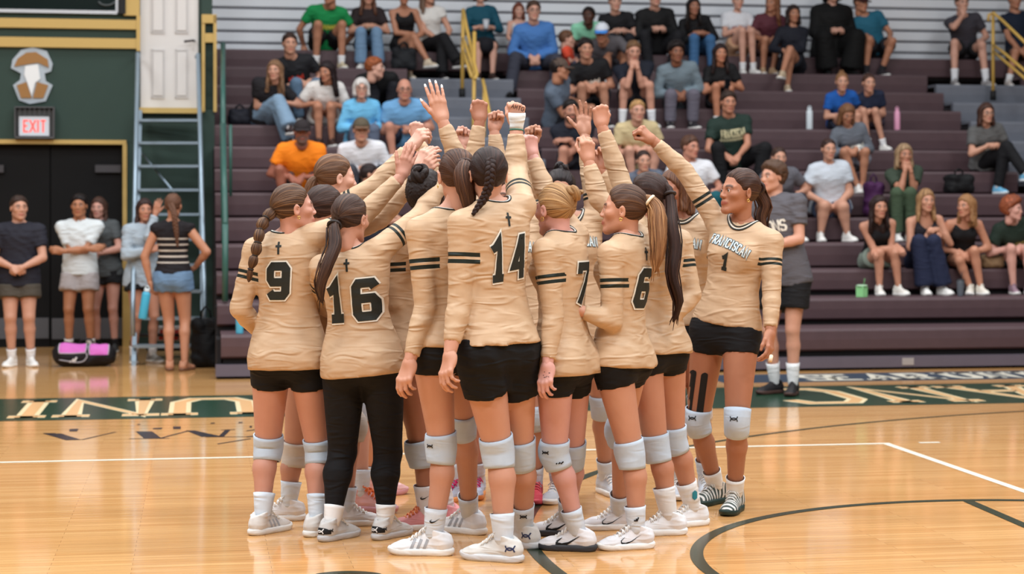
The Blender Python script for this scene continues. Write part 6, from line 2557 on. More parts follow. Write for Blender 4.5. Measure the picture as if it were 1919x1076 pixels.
j = seat('m46', 'person in grey tee and glasses sitting by the right aisle', 7, 1846, (1849, 212), T((92, 92, 92), ease=.028), PAN((24, 24, 27)), H('mid', (66, 44, 36)), LIGHT, 1.68, 'f', dict(hands='high', cross='R', feet=(1862, 1870)), glasses=True, shoes=dict(rgb=(112, 178, 214), sole=(220, 226, 230)))
front_text(j, '#######', .055, .03, .009, .010, .55)
seat('m30', 'man in bright orange tee and dark cap with a grey beard', 6, 562, (566, 248), T((252, 138, 30), ease=.034), SHO((70, 66, 70), .7), H('short', (60, 50, 46)), (166, 106, 86), 1.80, 'm', dict(hands='lap', spread=.2, fspread=.18, wr=dict(R=(545, 332, .42), L=(566, 332, .42))), cap=dict(rgb=(44, 38, 40)), beard=.75, brow=(90, 80, 76), g=1.1)
seat('m31', 'young man in white long-sleeved shirt and camouflage cap', 6, 680, (677, 244), T((222, 224, 230), sleeve='long', ease=.03), PAN((60, 62, 70)), H('short', HB), LIGHT, 1.78, 'm', dict(hands='lap', spread=.16), cap=dict(rgb=(88, 80, 66), brim=(110, 84, 66)))
seat('m32', 'dark-haired woman in green strap top facing left', 4, 706, (694, 328), TK((40, 120, 80)), PAN((40, 40, 50)), H('slick', (40, 28, 28)), LIGHT, 1.66, 'f', dict(turn=-70, hturn=-80, hands='lap'))
j = seat('m39', 'person in white tee with a pink print', 5, 1294, (1294, 276), T((220, 222, 228), ease=.034), PAN((24, 84, 94)), H('short', (84, 58, 46)), (206, 150, 128), 1.74, 'm', dict(hturn=-25, hands='knees', spread=.18))
front_text(j, 'IIIII', .05, .03, -.003, .024, .48, m=mat('pink_print', (214, 62, 124), .6))
seat('m35', 'woman in grey-blue top peering between raised arms', 5, 1208, (1206, 302), T((96, 104, 120), ease=.026), PAN((60, 60, 72)), H('slick', (50, 36, 32)), LIGHT, 1.66, 'f', dict(hands='lap'))
seat('m40', 'girl in grey tee behind the curly-haired young man', 5, 1462, (1460, 296), T((98, 98, 106), ease=.028), PAN((50, 50, 60)), H('slick', (58, 42, 36)), LIGHT, 1.66, 'f', dict(hands='knees'))
seat('m41', 'woman in pale grey tee with bare knees', 5, 1556, (1553, 280), T((192, 200, 210), ease=.04), SHO((66, 74, 96), .42), H('slick', (56, 38, 34)), LIGHT, 1.72, 'f', dict(hands='knees', spread=.12, kn=((1545, 386), (1580, 388)), feet=(1538, 1588)), g=1.2, gl=1.22, gd=1.15, socks=None)
seat('m45', 'woman in dark green with hands pressed to her mouth', 5, 1694, (1695, 290), T((56, 68, 56), ease=.026), PAN((66, 82, 62)), H('mid', (150, 122, 92), tip=(190, 164, 130)), (190, 138, 112), 1.68, 'f', dict(hands='face', kn=((1681, 362), (1706, 362)), feet=(1682, 1706)))
# --- front girls
seat('f47', 'girl in black tank with crossed wrists and grey-green shorts', 3, 1640, (1648, 388), TK(BLACK, scoop=.085), SHO((122, 134, 124), .5), H('long', (44, 30, 28), scale=(1, 1, .9)), (204, 150, 124), 1.68, 'f', dict(hands='knees', kn=((1648, 474), (1677, 474)), feet=(1648, 1684), wr=dict(R=(1682, 462, .34), L=(1638, 468, .36))), shoes=dict(rgb=(226, 222, 214)), socks=None)
seat('f48', 'blonde girl in strappy top and dark navy flared jeans', 3, 1728, (1736, 376), TK((34, 32, 40), scoop=.13), PAN((34, 40, 64), flare=.05, ease=.018), H('long', (150, 112, 76), tip=(198, 160, 116), scale=(.95, 1, .85)), (212, 160, 134), 1.72, 'f', dict(hands='high', kn=((1722, 452), (1750, 452)), feet=(1734, 1766), wr=dict(R=(1742, 440, .30), L=(1756, 430, .30))), shoes=dict(rgb=(232, 230, 226)))
seat('f49', 'blonde girl in black tank turned to her neighbour', 3, 1800, (1810, 386), TK(BLACK, scoop=.08), SHO(BLACK, .3), H('long', (148, 106, 70), tip=(190, 146, 100), scale=(.95, 1, .72)), (206, 150, 122), 1.68, 'f', dict(hturn=60, turn=14, hands='lap', kn=((1798, 488), (1826, 470)), feet=(1818, 1838)), shoes=dict(rgb=(226, 220, 208)), socks=None)
seat('f50', 'girl with curly red hair and dark green tee at the right edge', 3, 1902, (1898, 392), T((32, 46, 38), ease=.028), SHO((36, 40, 44), .45), H('fro', (132, 70, 44), scale=(.9, .95, 1.0)), (224, 174, 160), 1.68, 'f', dict(hturn=-45, hands='lap', kn=((1895, 466), (1926, 470)), feet=(1899, 1930)), shoes=dict(rgb=(146, 120, 132)), socks=None)
front_text(SEATED['f50'], 'FRANCISCAN', .055, .02, .006, .009, .60, m=mat('olive_print', (150, 150, 84), .6))


# --- standing people
def solve_standing(S, Y, px, head, yaw, hyaw, arms, hpitch=0.0, stance=.10, feet=None, lean=0.0):
    h = S['h']
    sc = h / 1.78
    yw = math.radians(yaw)
    flat = np.array((math.cos(yw), -math.sin(yw), 0.0))
    fw = np.array((math.sin(yw), math.cos(yw), 0.0))
    pel = np.array(((px - CX) / FPX * Y, Y, .525 * h))
    hd = np.array(P(head[0], head[1], Y)) + fw * .02
    nk = hd - TOPZ * .175 * sc - fw * .03
    R = frame_from(nk - pel, yw)
    lat, fwd, up = R[:, 0], R[:, 1], R[:, 2]
    J = dict(yaw=yw, pel=pel, neck=nk, head=hd, HR=head_frame(math.radians(hyaw), math.radians(hpitch), 0))
    for k in ('sh', 'el', 'wr', 'hip', 'kn', 'an', 'toe', 'kfwd', 'hand', 'dors', 'fdir'):
        J[k] = {}
    for s, sg in SIDES:
        hip = pel + lat * sg * .088 * sc
        an = np.array((pel[0], pel[1], .085 * sc)) + flat * sg * stance
        if feet:
            an[0] = (feet[0 if s == 'R' else 1] - CX) / FPX * an[1]
        J['hip'][s], J['an'][s] = hip, an
        J['kn'][s] = ik(hip, an, .243 * h, .243 * h, fw)
        J['kfwd'][s] = fw
        J['toe'][s] = unit(fw + flat * sg * .3)
        sh = nk + lat * sg * (.165 if S.get('sex', 'f') == 'f' else .195) * sc - up * .055 * sc
        a = arms[s]
        w = np.array(P(a[0], a[1], Y)) + fw * a[2]
        L = np.linalg.norm(w - sh)
        if L > .55 * sc:
            w = sh + (w - sh) * .55 * sc / L
        el = ik(sh, w, .295 * sc, .26 * sc, np.array(a[3], float) if len(a) > 3 and a[3] is not None else -TOPZ * .3 + flat * sg - fw * .5)
        J['sh'][s], J['el'][s], J['wr'][s] = sh, el, w
        J['hand'][s] = a[4] if len(a) > 4 else 'relax'
        J['dors'][s] = np.array(a[5], float) if len(a) > 5 else flat * sg + CAM * .3
        J['fdir'][s] = np.array(a[6], float) if len(a) > 6 else None
    J['base'] = np.array((pel[0], pel[1], 0.0))
    return J


def stand(label, Y, px, head, yaw, hyaw, arms, top, bot, hair, skin=LIGHT, h=1.74, sex='f', pose=None, **k):
    S = dict(label=label, h=h, sex=sex, top=top, bot=bot, skin=skin, hair=hair, shoes=k.pop('shoes', SNK), socks=k.pop('socks', dict(rgb=(228, 228, 230), len=.10)), seed=px * .03, res=.016, cres=.016)
    S.update(k)
    J = solve_standing(S, Y, px, head, yaw, hyaw, arms, **(pose or {}))
    make_person(J, S)
    return J


def hem(t, z):
    t = dict(t)
    t['hem'] = z
    return t


TB = lambda n: dict(kind='shorts', rgb=n, len=.55, waist=.10, flare=.03, ease=.018)
stand('man in dark navy tee and olive shorts by the dark doorway', 18.8, 36, (36, 390), 170, 150, dict(R=(26, 500, .20, None, 'cup', (0, -1, .3), (.7, -.2, -.3)), L=(46, 500, .22, None, 'cup', (0, -1, .3), (-.7, -.2, -.3))),
      T((36, 36, 46), ease=.022, hem=-.12), TB((76, 70, 62)), H('mop', (56, 40, 34), scale=(.86, .9, .88)), LIGHT, 1.75, 'm', dict(feet=(22, 58), stance=.12), g=1.08)
stand('man in white tee with crossed arms and pale grey shorts', 20.3, 150, (149, 386), 178, 176, dict(R=(176, 466, .20, None, 'relax', (0, -1, .2), (1, 0, .1)), L=(126, 470, .24, None, 'relax', (0, -1, .2), (-1, 0, .1))),
      T((216, 222, 224), ease=.020, sleeve=.75, hem=-.06), TB((172, 164, 164)), H('short', HK), (190, 134, 100), 1.77, 'm', dict(stance=.12))
stand('girl in grey tee and black shorts behind the man in white', 20.7, 199, (186, 390), 190, 185, dict(R=(178, 480, .2), L=(200, 474, .24, None, 'cup', (0, -1, .2), (-.9, 0, -.1))),
      T((78, 82, 84), ease=.02, hem=-.06), SHO(BLACK, .35), H('long', (70, 48, 40), scale=(.95, 1, .8)), (214, 164, 148), 1.70, 'f', None, shoes=dict(rgb=(70, 70, 70)), socks=dict(rgb=(30, 30, 32), len=.08))
stand('girl in pale grey hoodie raising a hand to her head', 19.25, 268, (270, 394), 150, 160, dict(R=(268, 468, .2), L=(283, 402, .13, (-.2, -.4, -.8), 'open', (0, -1, .1), (.25, -.1, 1))),
      T((160, 172, 182), sleeve='long', ease=.03, hem=-.10), SHO(BLACK, .35), H('long', (52, 36, 34), scale=(.95, 1, .6)), (200, 146, 120), 1.68, 'f', None, shoes=dict(rgb=(150, 146, 140)))
SB = stand('girl seen from behind in striped knit vest and denim shorts', 18.3, 324, (324, 386), 4, 8, dict(L=(281, 528, .0), R=(362, 500, .1)),
      dict(rgb=(30, 26, 30), sleeve=.14, loose=False, ease=.014, hem=.03, flare=.01, part='knit_vest', name='striped_knit', axis=[(.26, .285), (.37, .40), (.48, .51), (.59, .62), (.70, .73)], scoop=.03, straps=True),
      dict(kind='shorts', rgb=(104, 132, 162), len=.32, waist=.16, flare=.02, ease=.014), H('slick', (96, 66, 50), tail=dict(kind='braid', root=(0, -.095, .02), r=.028, turns=5, pts=[np.array(P(326, 400, 18.1)), np.array(P(330, 430, 18.08)), np.array(P(333, 462, 18.1))])),
      (200, 146, 116), 1.75, 'f', dict(feet=(346, 318)), socks=None, shoes=dict(rgb=(190, 136, 108), sole=(120, 84, 66), s=.9))
YM = stand('curly-haired young man in charcoal tee, black shorts and slide sandals', 15.9, 1474, (1450, 332), 215, 235, dict(R=(1448, 480, .2), L=(1462, 462, .24, None, 'relax', (0, -1, 0), (-.8, -.3, -.2))),
      T((88, 86, 92), ease=.03, hem=-.08), dict(kind='shorts', rgb=(24, 24, 27), len=.62, waist=.10, flare=.03, ease=.02), H('mop', (78, 56, 42), scale=(1.0, 1.0, 1.0)), (212, 162, 138), 1.92, 'm', dict(feet=(1452, 1486)), shoes=dict(rgb=(34, 32, 34), sole=(70, 50, 44)), socks=dict(rgb=(228, 230, 232), len=.17))
front_text(YM, 'BARONS', .085, .042, .012, .016, .66, x=-.02)


# ================================================================== MARKS, TAPE AND JEWELLERY
MARK = {
    'ua': [[(0, .95), (.1, .62), (.3, .38), (.5, .33), (.7, .38), (.9, .62), (1, .95)], [(0, .05), (.1, .38), (.3, .62), (.5, .67), (.7, .62), (.9, .38), (1, .05)]],
    'bars': [[(.0, .0), (.18, .35)], [(.32, .0), (.58, .68)], [(.64, .0), (1.0, 1.0)]],
    'stripes': [[(.0, .0), (.22, 1.0)], [(.38, .0), (.6, 1.0)], [(.76, .0), (.98, 1.0)]],
    'swoosh': [[(.28, .72), (.08, .40), (.10, .16), (.28, .10), (.55, .30), (1.0, .92)]],
}


def mark_quads(kind, w, h, sw, step=.006):
    out = []
    for pl in MARK[kind]:
        n = len(pl) - 1
        for q, (a, b) in enumerate(zip(pl[:-1], pl[1:])):
            pa = np.array(((a[0] - .5) * w, (a[1] - .5) * h))
            pb = np.array(((b[0] - .5) * w, (b[1] - .5) * h))
            d = pb - pa
            L = max(np.hypot(*d), 1e-6)
            d = d / L
            k = max(1, int(math.ceil(L / step)))
            for i in range(k):
                f0, f1 = (q + i / k) / n, (q + (i + 1) / k) / n
                s0 = s1 = sw
                if kind == 'swoosh':
                    prof = lambda t: sw * float(np.interp(t, [0, .25, .5, .7, 1], [.15, .75, 1.25, .9, .08]))
                    s0, s1 = prof(f0), prof(f1)
                nn = np.array((-d[1], d[0]))
                p0, p1 = pa + d * L * i / k, pa + d * L * (i + 1.08) / k
                out.append([p0 - nn * s0 / 2, p1 - nn * s1 / 2, p1 + nn * s1 / 2, p0 + nn * s0 / 2])
    return out


M_mblk = mat('black_mark', (20, 20, 24), .6)
M_msil = mat('silver_mark', (168, 170, 176), .45)
M_mwht = mat('white_mark', (232, 232, 232), .6)


def shoe_mark(J, side, kind, w, h, sw, m, cy, cz, outer=True, heel=False):
    """logo on the side (or heel) of a shoe, in the shoe's own space"""
    o = J['shoeobj'][side]
    bvh = bvh_of(o)
    mb = MB()
    for q in mark_quads(kind, w, h, sw):
        pts = []
        for (x, y) in q:
            if heel:
                s, d = Vector((x, -.3, cz + y)), Vector((0, 1, 0))
            else:
                sx = 1 if outer else -1
                s, d = Vector((sx * .3, cy + x * (-1 if True else 1) * 1, cz + y)), Vector((-sx, 0, 0))
            hit, _, _, _ = bvh.ray_cast(s, d, .6)
            if hit is None:
                pts = None
                break
            pts.append(hit - d * .0022)
        if pts:
            mb.poly(pts)
    if mb.f:
        mb.build('shoe_logo', m, o, True)


def pad_mark(J, side, kind, w, h, sw, m, dz=0.0, dx=0.0, towards=None):
    pd, k0, kf = J['padobj'][side]
    ray = -unit(towards if towards is not None else (kf * .6 + CAM * .6))
    ax = unit(np.cross(-ray, TOPZ)) * -1
    ay = np.cross(-ray, ax) * 1.0
    if ay[2] < 0:
        ay = -ay
    decal(J, mark_quads(kind, w, h, sw), 'pad_logo', m, pd, k0 + ay * dz + ax * dx, ax, ay, ray, .003)


def sock_mark(J, side, kind, w, h, sw, m, up_=.07):
    socks = [c for c in J['root'].children if c.name.startswith('sock')]
    o = socks[0 if side == 'R' else 1]
    org = J['an'][side] + unit(J['kn'][side] - J['an'][side]) * up_
    ax = np.array((1.0, 0, 0))
    decal(J, mark_quads(kind, w, h, sw), 'sock_logo', m, o, org, ax, TOPZ, np.array((0, 1.0, 0)), .003)


def both(J, kind, w, h, sw, m, cy, cz):
    for s in 'RL':
        for out in (True, False):
            shoe_mark(J, s, kind, w, h, sw, m, cy, cz, out)


both(A7, 'swoosh', .12, .055, .016, M_mblk, .045, .052)
both(PF, 'stripes', .075, .045, .012, M_msil, .055, .050)
both(A9, 'stripes', .07, .045, .012, M_msil, .05, .048)
both(A6, 'swoosh', .11, .05, .007, M_mblk, .045, .052)
both(A14, 'ua', .040, .030, .0055, mat('navy_mark', (40, 50, 86), .5), -.045, .062)
for s in 'RL':
    shoe_mark(A16, s, 'ua', .040, .030, .0055, M_mblk, 0, .052, heel=True)
    for out in (True, False):
        shoe_mark(A16, s, 'ua', .03, .02, .005, M_mblk, -.055, .058, out)
for s in 'RL':
    pad_mark(A1, s, 'ua', .038, .028, .005, M_mblk, dz=.022, dx=-.012)
pad_mark(PL, 'R', 'bars', .045, .034, .010, M_mblk, dz=.01, dx=.012)
pad_mark(A7, 'L', 'bars', .034, .010, .006, M_mblk, dz=-.035, dx=.02, towards=CAM)
pad_mark(A7, 'L', 'ua', .026, .018, .0045, M_mblk, dz=.01, dx=-.045, towards=CAM)
pad_mark(PF, 'L', 'ua', .024, .018, .0045, M_mblk, dz=.01, dx=-.055, towards=CAM)
pad_mark(PN, 'R', 'ua', .03, .02, .005, M_mblk, dz=.01)
pad_mark(PO, 'L', 'ua', .03, .02, .005, M_mblk, dz=.01)
sock_mark(PF, 'L', 'swoosh', .05, .022, .006, M_mblk, .075)
sock_mark(PE, 'L', 'swoosh', .045, .02, .006, M_mblk, .08)
sock_mark(A14, 'R', 'ua', .03, .02, .005, M_mblk, .07)
sock_mark(A6, 'L', 'bars', .02, .018, .006, M_mblk, .06)


def grid_quads(w, h, nx, ny, round_top=True):
    qs = []
    for i in range(nx):
        for j in range(ny):
            def pt(a, b):
                x, y = (a / nx - .5) * w, (b / ny - .5) * h
                e = max(0.0, abs(y) - (h / 2 - w / 2))
                lim = math.sqrt(max(w * w / 4 - e * e, 0)) / (w / 2)
                return (x * lim, y)
            qs.append([pt(i, j), pt(i + 1, j), pt(i + 1, j + 1), pt(i, j + 1)])
    return qs


# sports tape on the thigh of jersey 1
M_tape = mat('black_sports_tape', (17, 17, 19), .7)
for cx, cy, hh in ((1312, 735, .235), (1291, 730, .23)):
    org = np.array(P(cx, cy, A1['kn']['R'][1]))
    dirn = unit(A1['hip']['R'] - A1['kn']['R'])
    decal(A1, grid_quads(.036, hh, 6, 34), 'sports_tape', M_tape, A1['body'], org, np.array((1.0, 0, 0)), dirn, np.array((0, 1.0, 0)), .0025)
# finger tape of jersey 1
fd = unit(A1['wr']['L'] - A1['el']['L'])
tp = A1['wr']['L'] + fd * .125 - A1['R'][:, 0] * .012 + A1['R'][:, 1] * .015
MB().tube([Vector(tp - A1['base']), Vector(tp + unit(fd + A1['R'][:, 1] * .5) * .035 - A1['base'])], .0105, 10).build('finger_tape', mat('skin_tape', (228, 206, 176), .7), A1['root'], True)

# white wrist wrap and pen letters of jersey 14
d = unit(A14['wr']['R'] - A14['el']['R'])
wr = A14['wr']['R']
z = unit(A14['fdir']['R'])
Vt, Ft = sleeve_mesh([wr - d * .02, wr, wr + z * .02, wr + z * .045, wr + z * .060], [.031, .032, .036, .041, .040], CAM, [0, 0, .004, .004, .002], 20, .004)
add_mesh('wrist_wrap', Vt, Ft, A14['base'], cloth_material('wrap_gauze', (226, 232, 234), .85), A14['root'])
MB().tube([Vector(p - A14['base']) for p in ring_pts(wr - d * .021, unit(np.cross(d, (0, 1.0, 0))) * .0315, unit(np.cross(d, np.cross(d, (0, 1.0, 0)))) * .0315)], .0028, 6, closed=True).build('wrap_edge', mat('teal_thread', (44, 116, 100), .6), A14['root'], True)
org = wr + z * .083 + np.array((.004, 0, 0))
ax = unit(np.array((1.0, 0, -.28)))
decal(A14, stroke_quads('AMTG', .017, .0105, .005, .0026, step=.004, subw=1), 'pen_letters', mat('pen_ink', (58, 40, 44), .7), A14['body'], org, ax, np.cross(np.array((0, -1.0, 0)), ax) * -1 if np.cross(np.array((0, -1.0, 0)), ax)[2] < 0 else np.cross(np.array((0, -1.0, 0)), ax), np.array((0, 1.0, 0)), .0016)
# small tattoos on jersey 7's forearm and hand
org = A7['wr']['L'] + unit(A7['el']['L'] - A7['wr']['L']) * .02
for k, (dx, dz) in enumerate(((.0, .015), (.006, .022), (-.004, .028), (.003, .034))):
    decal(A7, [[(dx, dz), (dx + .007, dz), (dx + .007, dz + .004), (dx, dz + .004)]], 'tattoo', mat('tattoo_ink', (84, 62, 66), .6), A7['body'], org, np.array((1.0, 0, 0)), TOPZ, np.array((0, 1.0, 0)), .001)
org = A7['wr']['L'] + unit(A7['wr']['L'] - A7['el']['L']) * .05
rs = random.Random(4)
for k in range(9):
    dx, dz = rs.uniform(-.016, .016), rs.uniform(-.014, .014)
    decal(A7, [[(dx, dz), (dx + .0035, dz), (dx + .0035, dz + .0035), (dx, dz + .0035)]], 'tattoo', mat('tattoo_ink', (84, 62, 66), .6), A7['body'], org, np.array((1.0, 0, 0)), TOPZ, np.array((0, 1.0, 0)), .001)


def earring(J, sx, r=.009, hoop=True):
    c = J['head'] + J['HR'] @ (np.array((sx * .086, -.002, -.044)) * J['hs'])
    a, b = J['HR'][:, 1] * r, J['HR'][:, 2] * r
    MB().tube([Vector(p - J['base']) for p in ring_pts(c, a, b, 12)], .0022, 6, closed=True).build('earring', mat('gold_jewellery', (226, 190, 110), .25, metal=.8), J['root'], True)


for J_, sx in ((A7, -1), (A1, 1), (A1, -1), (A9, 1), (PF, -1), (A6, -1), (PK, 1)):
    earring(J_, sx, .009 if J_ is A7 else .0065)


def fingernails(J, s, pose, m):
    hp = HANDP[pose]
    base = [(.031, .004, .090), (.011, .006, .096), (-.010, .005, .092), (-.029, .002, .083)]
    ln = [(.040, .025, .021), (.045, .029, .022), (.041, .027, .021), (.032, .021, .019)]
    wr, el = J['wr'][s], J['el'][s]
    z = unit(J['fdir'][s] if J['fdir'][s] is not None else wr - el)
    y = np.asarray(J['dors'][s], float)
    y = unit(y - z * (y @ z))
    M = np.stack([np.cross(y, z), y, z], 1)
    k = .97 * J['sc']
    sg = -1 if s == 'L' else 1
    for i in range(5):
        if i < 4:
            p = np.array(base[i], float)
            ang, spread = 0.0, math.radians(hp['sp'] * (1.5 - i))
            for j in range(3):
                ang += math.radians(hp['c'][i][j])
                dd = np.array((math.sin(spread) * math.cos(ang), -math.sin(ang), math.cos(spread) * math.cos(ang)))
                p = p + dd * ln[i][j]
        else:
            p = np.array(hp['th'][2])
            dd = unit(np.array(hp['th'][2]) - np.array(hp['th'][1]))
        nr = unit(np.array((0, 1.0, 0)) - dd * dd[1])
        sd = np.cross(dd, nr)
        mb = MB()
        rows = []
        for a in np.linspace(-.004, .013, 6):
            wv = .0052 * (1 if a < .006 else math.sqrt(max(0.05, 1 - ((a - .006) / .0075) ** 2)))
            rows.append([p + dd * a + sd * wv * c + nr * (.0078 - .0022 * c * c) for c in (-1, -.4, .4, 1)])
        for r0, r1 in zip(rows[:-1], rows[1:]):
            for c in range(3):
                mb.poly([Vector(wr + M @ (np.array((q[0] * sg, q[1], q[2])) * k) - J['base']) for q in (r0[c], r0[c + 1], r1[c + 1], r1[c])])
        mb.build('fingernail', m, J['root'], True)


fingernails(PF, 'R', 'open', mat('white_nail_polish', (238, 236, 234), .25))

# teal badge on one sock of the hand-on-hip player
socks_ = [c for c in PK['root'].children if c.name.startswith('sock')]
decal(PK, grid_quads(.026, .05, 3, 5), 'sock_badge', mat('teal_badge', (36, 132, 150), .6), socks_[0], PK['an']['R'] + TOPZ * .075, np.array((1.0, 0, 0)), TOPZ, np.array((0, 1.0, 0)), .003)
# zebra print on the shoes of jersey 1
zm = bpy.data.materials.new('zebra_knit')
zm.use_nodes = True
nt = zm.node_tree
wv_ = nt.nodes.new('ShaderNodeTexWave')
wv_.inputs['Scale'].default_value = 13
wv_.inputs['Distortion'].default_value = 4.5
wv_.inputs['Detail'].default_value = 1
wv_.bands_direction = 'Y'
tc_ = nt.nodes.new('ShaderNodeTexCoord')
rp_ = nt.nodes.new('ShaderNodeValToRGB')
rp_.color_ramp.interpolation = 'CONSTANT'
rp_.color_ramp.elements[0].color = srgb(52, 66, 62)
rp_.color_ramp.elements[1].position = .55
rp_.color_ramp.elements[1].color = srgb(222, 222, 218)
nt.links.new(tc_.outputs['Object'], wv_.inputs['Vector'])
nt.links.new(wv_.outputs['Fac'], rp_.inputs['Fac'])
nt.links.new(rp_.outputs['Color'], nt.nodes['Principled BSDF'].inputs['Base Color'])
nt.nodes['Principled BSDF'].inputs['Roughness'].default_value = .6
for s in 'RL':
    A1['shoeobj'][s].material_slots[0].material = zm
# dark heel panels on the shoes of jersey 16
for s in 'RL':
    o = A16['shoeobj'][s]
    bvh = bvh_of(o)
    mb = MB()
    n = 14
    for i in range(n):
        for j in range(4):
            pts = []
            for a, b in ((i, j), (i + 1, j), (i + 1, j + 1), (i, j + 1)):
                t = -1.15 + 2.3 * a / n
                zz = .040 + .034 * b / 4 * (1 - .55 * (abs(t) / 1.15) ** 2)
                dr = Vector((-math.sin(t), math.cos(t), 0))
                hit, _, _, _ = bvh.ray_cast(Vector((0, -.03, zz)) - dr * .2, dr, .5)
                pts.append(None if hit is None else hit - dr * .0014)
            if all(q is not None for q in pts):
                mb.poly(pts)
    mb.build('heel_panel', M_mblk, o, True)
    bvh2 = bvh
    mb = MB()
    for q in mark_quads('ua', .038, .028, .005):
        pts = [bvh.ray_cast(Vector((x, -.3, .056 + y)), Vector((0, 1, 0)), .6)[0] for x, y in q]
        if all(t is not None for t in pts):
            mb.poly([t - Vector((0, .0035, 0)) for t in pts])
    mb.build('shoe_logo', M_mwht, o, True)

# ================================================================== THINGS LEFT ON THE BLEACHERS AND FLOOR


def lathe(mb, prof, seg=20, c=(0, 0)):
    n0 = len(mb.v)
    for r, z in prof:
        for j in range(seg):
            t = 2 * math.pi * j / seg
            mb.v.append((c[0] + r * math.cos(t), c[1] + r * math.sin(t), z))
    for i in range(len(prof) - 1):
        for j in range(seg):
            k = (j + 1) % seg
            mb.f.append((n0 + i * seg + j, n0 + i * seg + k, n0 + (i + 1) * seg + k, n0 + (i + 1) * seg + j))
    mb.f.append(tuple(n0 + j for j in reversed(range(seg))))
    mb.f.append(tuple(n0 + (len(prof) - 1) * seg + j for j in range(seg)))
    return mb


def bottle(label, loc, rgb, cap=(40, 40, 44), h=.25, r=.038, rot=None):
    o = empty('water_bottle', loc)
    if rot:
        o.rotation_euler = rot
    tag(o, label, 'bottle')
    lathe(MB(), [(r * .94, 0), (r, .008), (r, h * .80), (r * .92, h * .85), (r * .62, h * .89), (r * .60, h * .91)]).build('bottle_body', mat('bottle_%d_%d' % (rgb[0], rgb[2]), rgb, .35), o, True)
    lathe(MB(), [(r * .66, h * .905), (r * .68, h * .92), (r * .68, h * .97), (r * .58, h)]).build('bottle_cap', mat('cap_%d' % cap[0], cap, .4), o, True)
    pts = [(r * .5 * math.cos(t), 0, h * .98 + r * .7 * math.sin(t)) for t in np.linspace(0, math.pi, 10)]
    MB().tube(pts, .005, 6).build('carry_loop', mat('cap_%d' % cap[0], cap, .4), o, True)
    return o


def on_row(px, row, v=.12):
    return BL(u_at(px, row_v(row) + v), row_v(row) + v, row_top(row))


bottle('tall white water bottle on a bench left of the girls in blue', on_row(1517, 9), (206, 216, 222), (206, 216, 222), .27, .04)
bottle('pink water bottle on a bench right of the girls in blue', on_row(1681, 9), (226, 160, 190), (220, 160, 188), .27, .038)
bottle('clear blue water bottle standing beside jersey 9 on the lowest bench', on_row(449, 1, .1), (86, 176, 204), (70, 190, 214), .24, .036)
sw_ = SB['wr']['L']
bottle('turquoise bottle hanging from the hand of the striped girl', Vector((sw_[0] - .06, sw_[1] - .07, sw_[2] - .36)), (70, 170, 204), (210, 220, 224), .30, .043, (0, .16, 0))
lathe_o = empty('steel_tumbler', on_row(1800, 2, .14))
tag(lathe_o, 'grey tumbler with a straw between the seated girls\' feet', 'tumbler')
lathe(MB(), [(.028, 0), (.03, .01), (.038, .15), (.039, .16)]).build('tumbler_body', mat('grey_tumbler', (92, 98, 106), .35), lathe_o, True)
lathe(MB(), [(.040, .16), (.040, .17), (.03, .176)]).build('tumbler_lid', mat('dark_lid', (40, 42, 46), .4), lathe_o, True)
MB().tube([(0.01, 0, .17), (.014, 0, .25)], .004, 6).build('straw', mat('dark_lid', (40, 42, 46), .4), lathe_o, True)
cb = empty('drink_carton', on_row(1615, 2, .12))
tag(cb, 'pale green drink cup with a straw beside white sneakers', 'drink cup')
mbx = MB()
lathe(mbx, [(.055, 0), (.058, .005), (.060, .105), (.055, .11)], 4)
mbx.build('carton_body', mat('pale_green_carton', (142, 208, 142), .5), cb)
lathe(MB(), [(.057, .11), (.058, .122), (.045, .126)], 14).build('carton_lid', mat('clear_lid', (176, 214, 178), .3), cb, True)
MB().tube([(.02, 0, .12), (.03, 0, .19)], .004, 6).build('straw', mat('green_straw', (90, 160, 96), .4), cb, True)


def soft_bag(name, label, cat, loc, dims, rgb, rot=0.0, handles=1, sag=.1, kindseed=1.0):
    o = empty(name, loc, rot)
    tag(o, label, cat)
    w, d_, h_ = dims
    f = Field((-w / 2 - .02, -d_ / 2 - .02, -.02), (w / 2 + .02, d_ / 2 + .02, h_ + .05), .017)
    r = min(w, d_, h_) * .28
    for sx in (-1, 1):
        for zz in (r, h_ - r):
            f.cone((sx * (w / 2 - r), -d_ / 2 + r, zz), (sx * (w / 2 - r), d_ / 2 - r, zz), r, r, .02)
    f.ell((0, 0, h_ * .45), (w * .52, d_ * .5, h_ * .5), .05)
    f.ell((0, -d_ * .28, h_ * .34), (w * .32, d_ * .26, h_ * .28), .02)
    f.fold(.007, [((28, 10, 50), 1.0), ((60, 20, -35), .8)], kindseed)
    f.clip_plane((0, 0, 0), (0, 0, -1))
    V_, F_ = f.mesh()
    add_mesh('bag_body', V_, F_, np.zeros(3), cloth_material('bag_cloth_' + name, rgb, .7), o)
    for k in range(handles):
        y_ = (k - (handles - 1) / 2) * d_ * .4
        MB().tube([(-w * .18, y_, h_ * .9), (-w * .14, y_, h_ * 1.12), (0, y_, h_ * 1.22), (w * .14, y_, h_ * 1.12), (w * .18, y_, h_ * .9)], .012, 7).build('bag_handle', cloth_material('bag_strap_' + name, tuple(int(c * .8) for c in rgb), .7), o, True)
    MB().tube([(-w * .42, -d_ * .1, h_ * .86), (0, -d_ * .2, h_ * .985), (w * .42, -d_ * .1, h_ * .86)], .006, 6).build('zipper', mat('zip_dark', (60, 58, 60), .4), o, True)
    return o


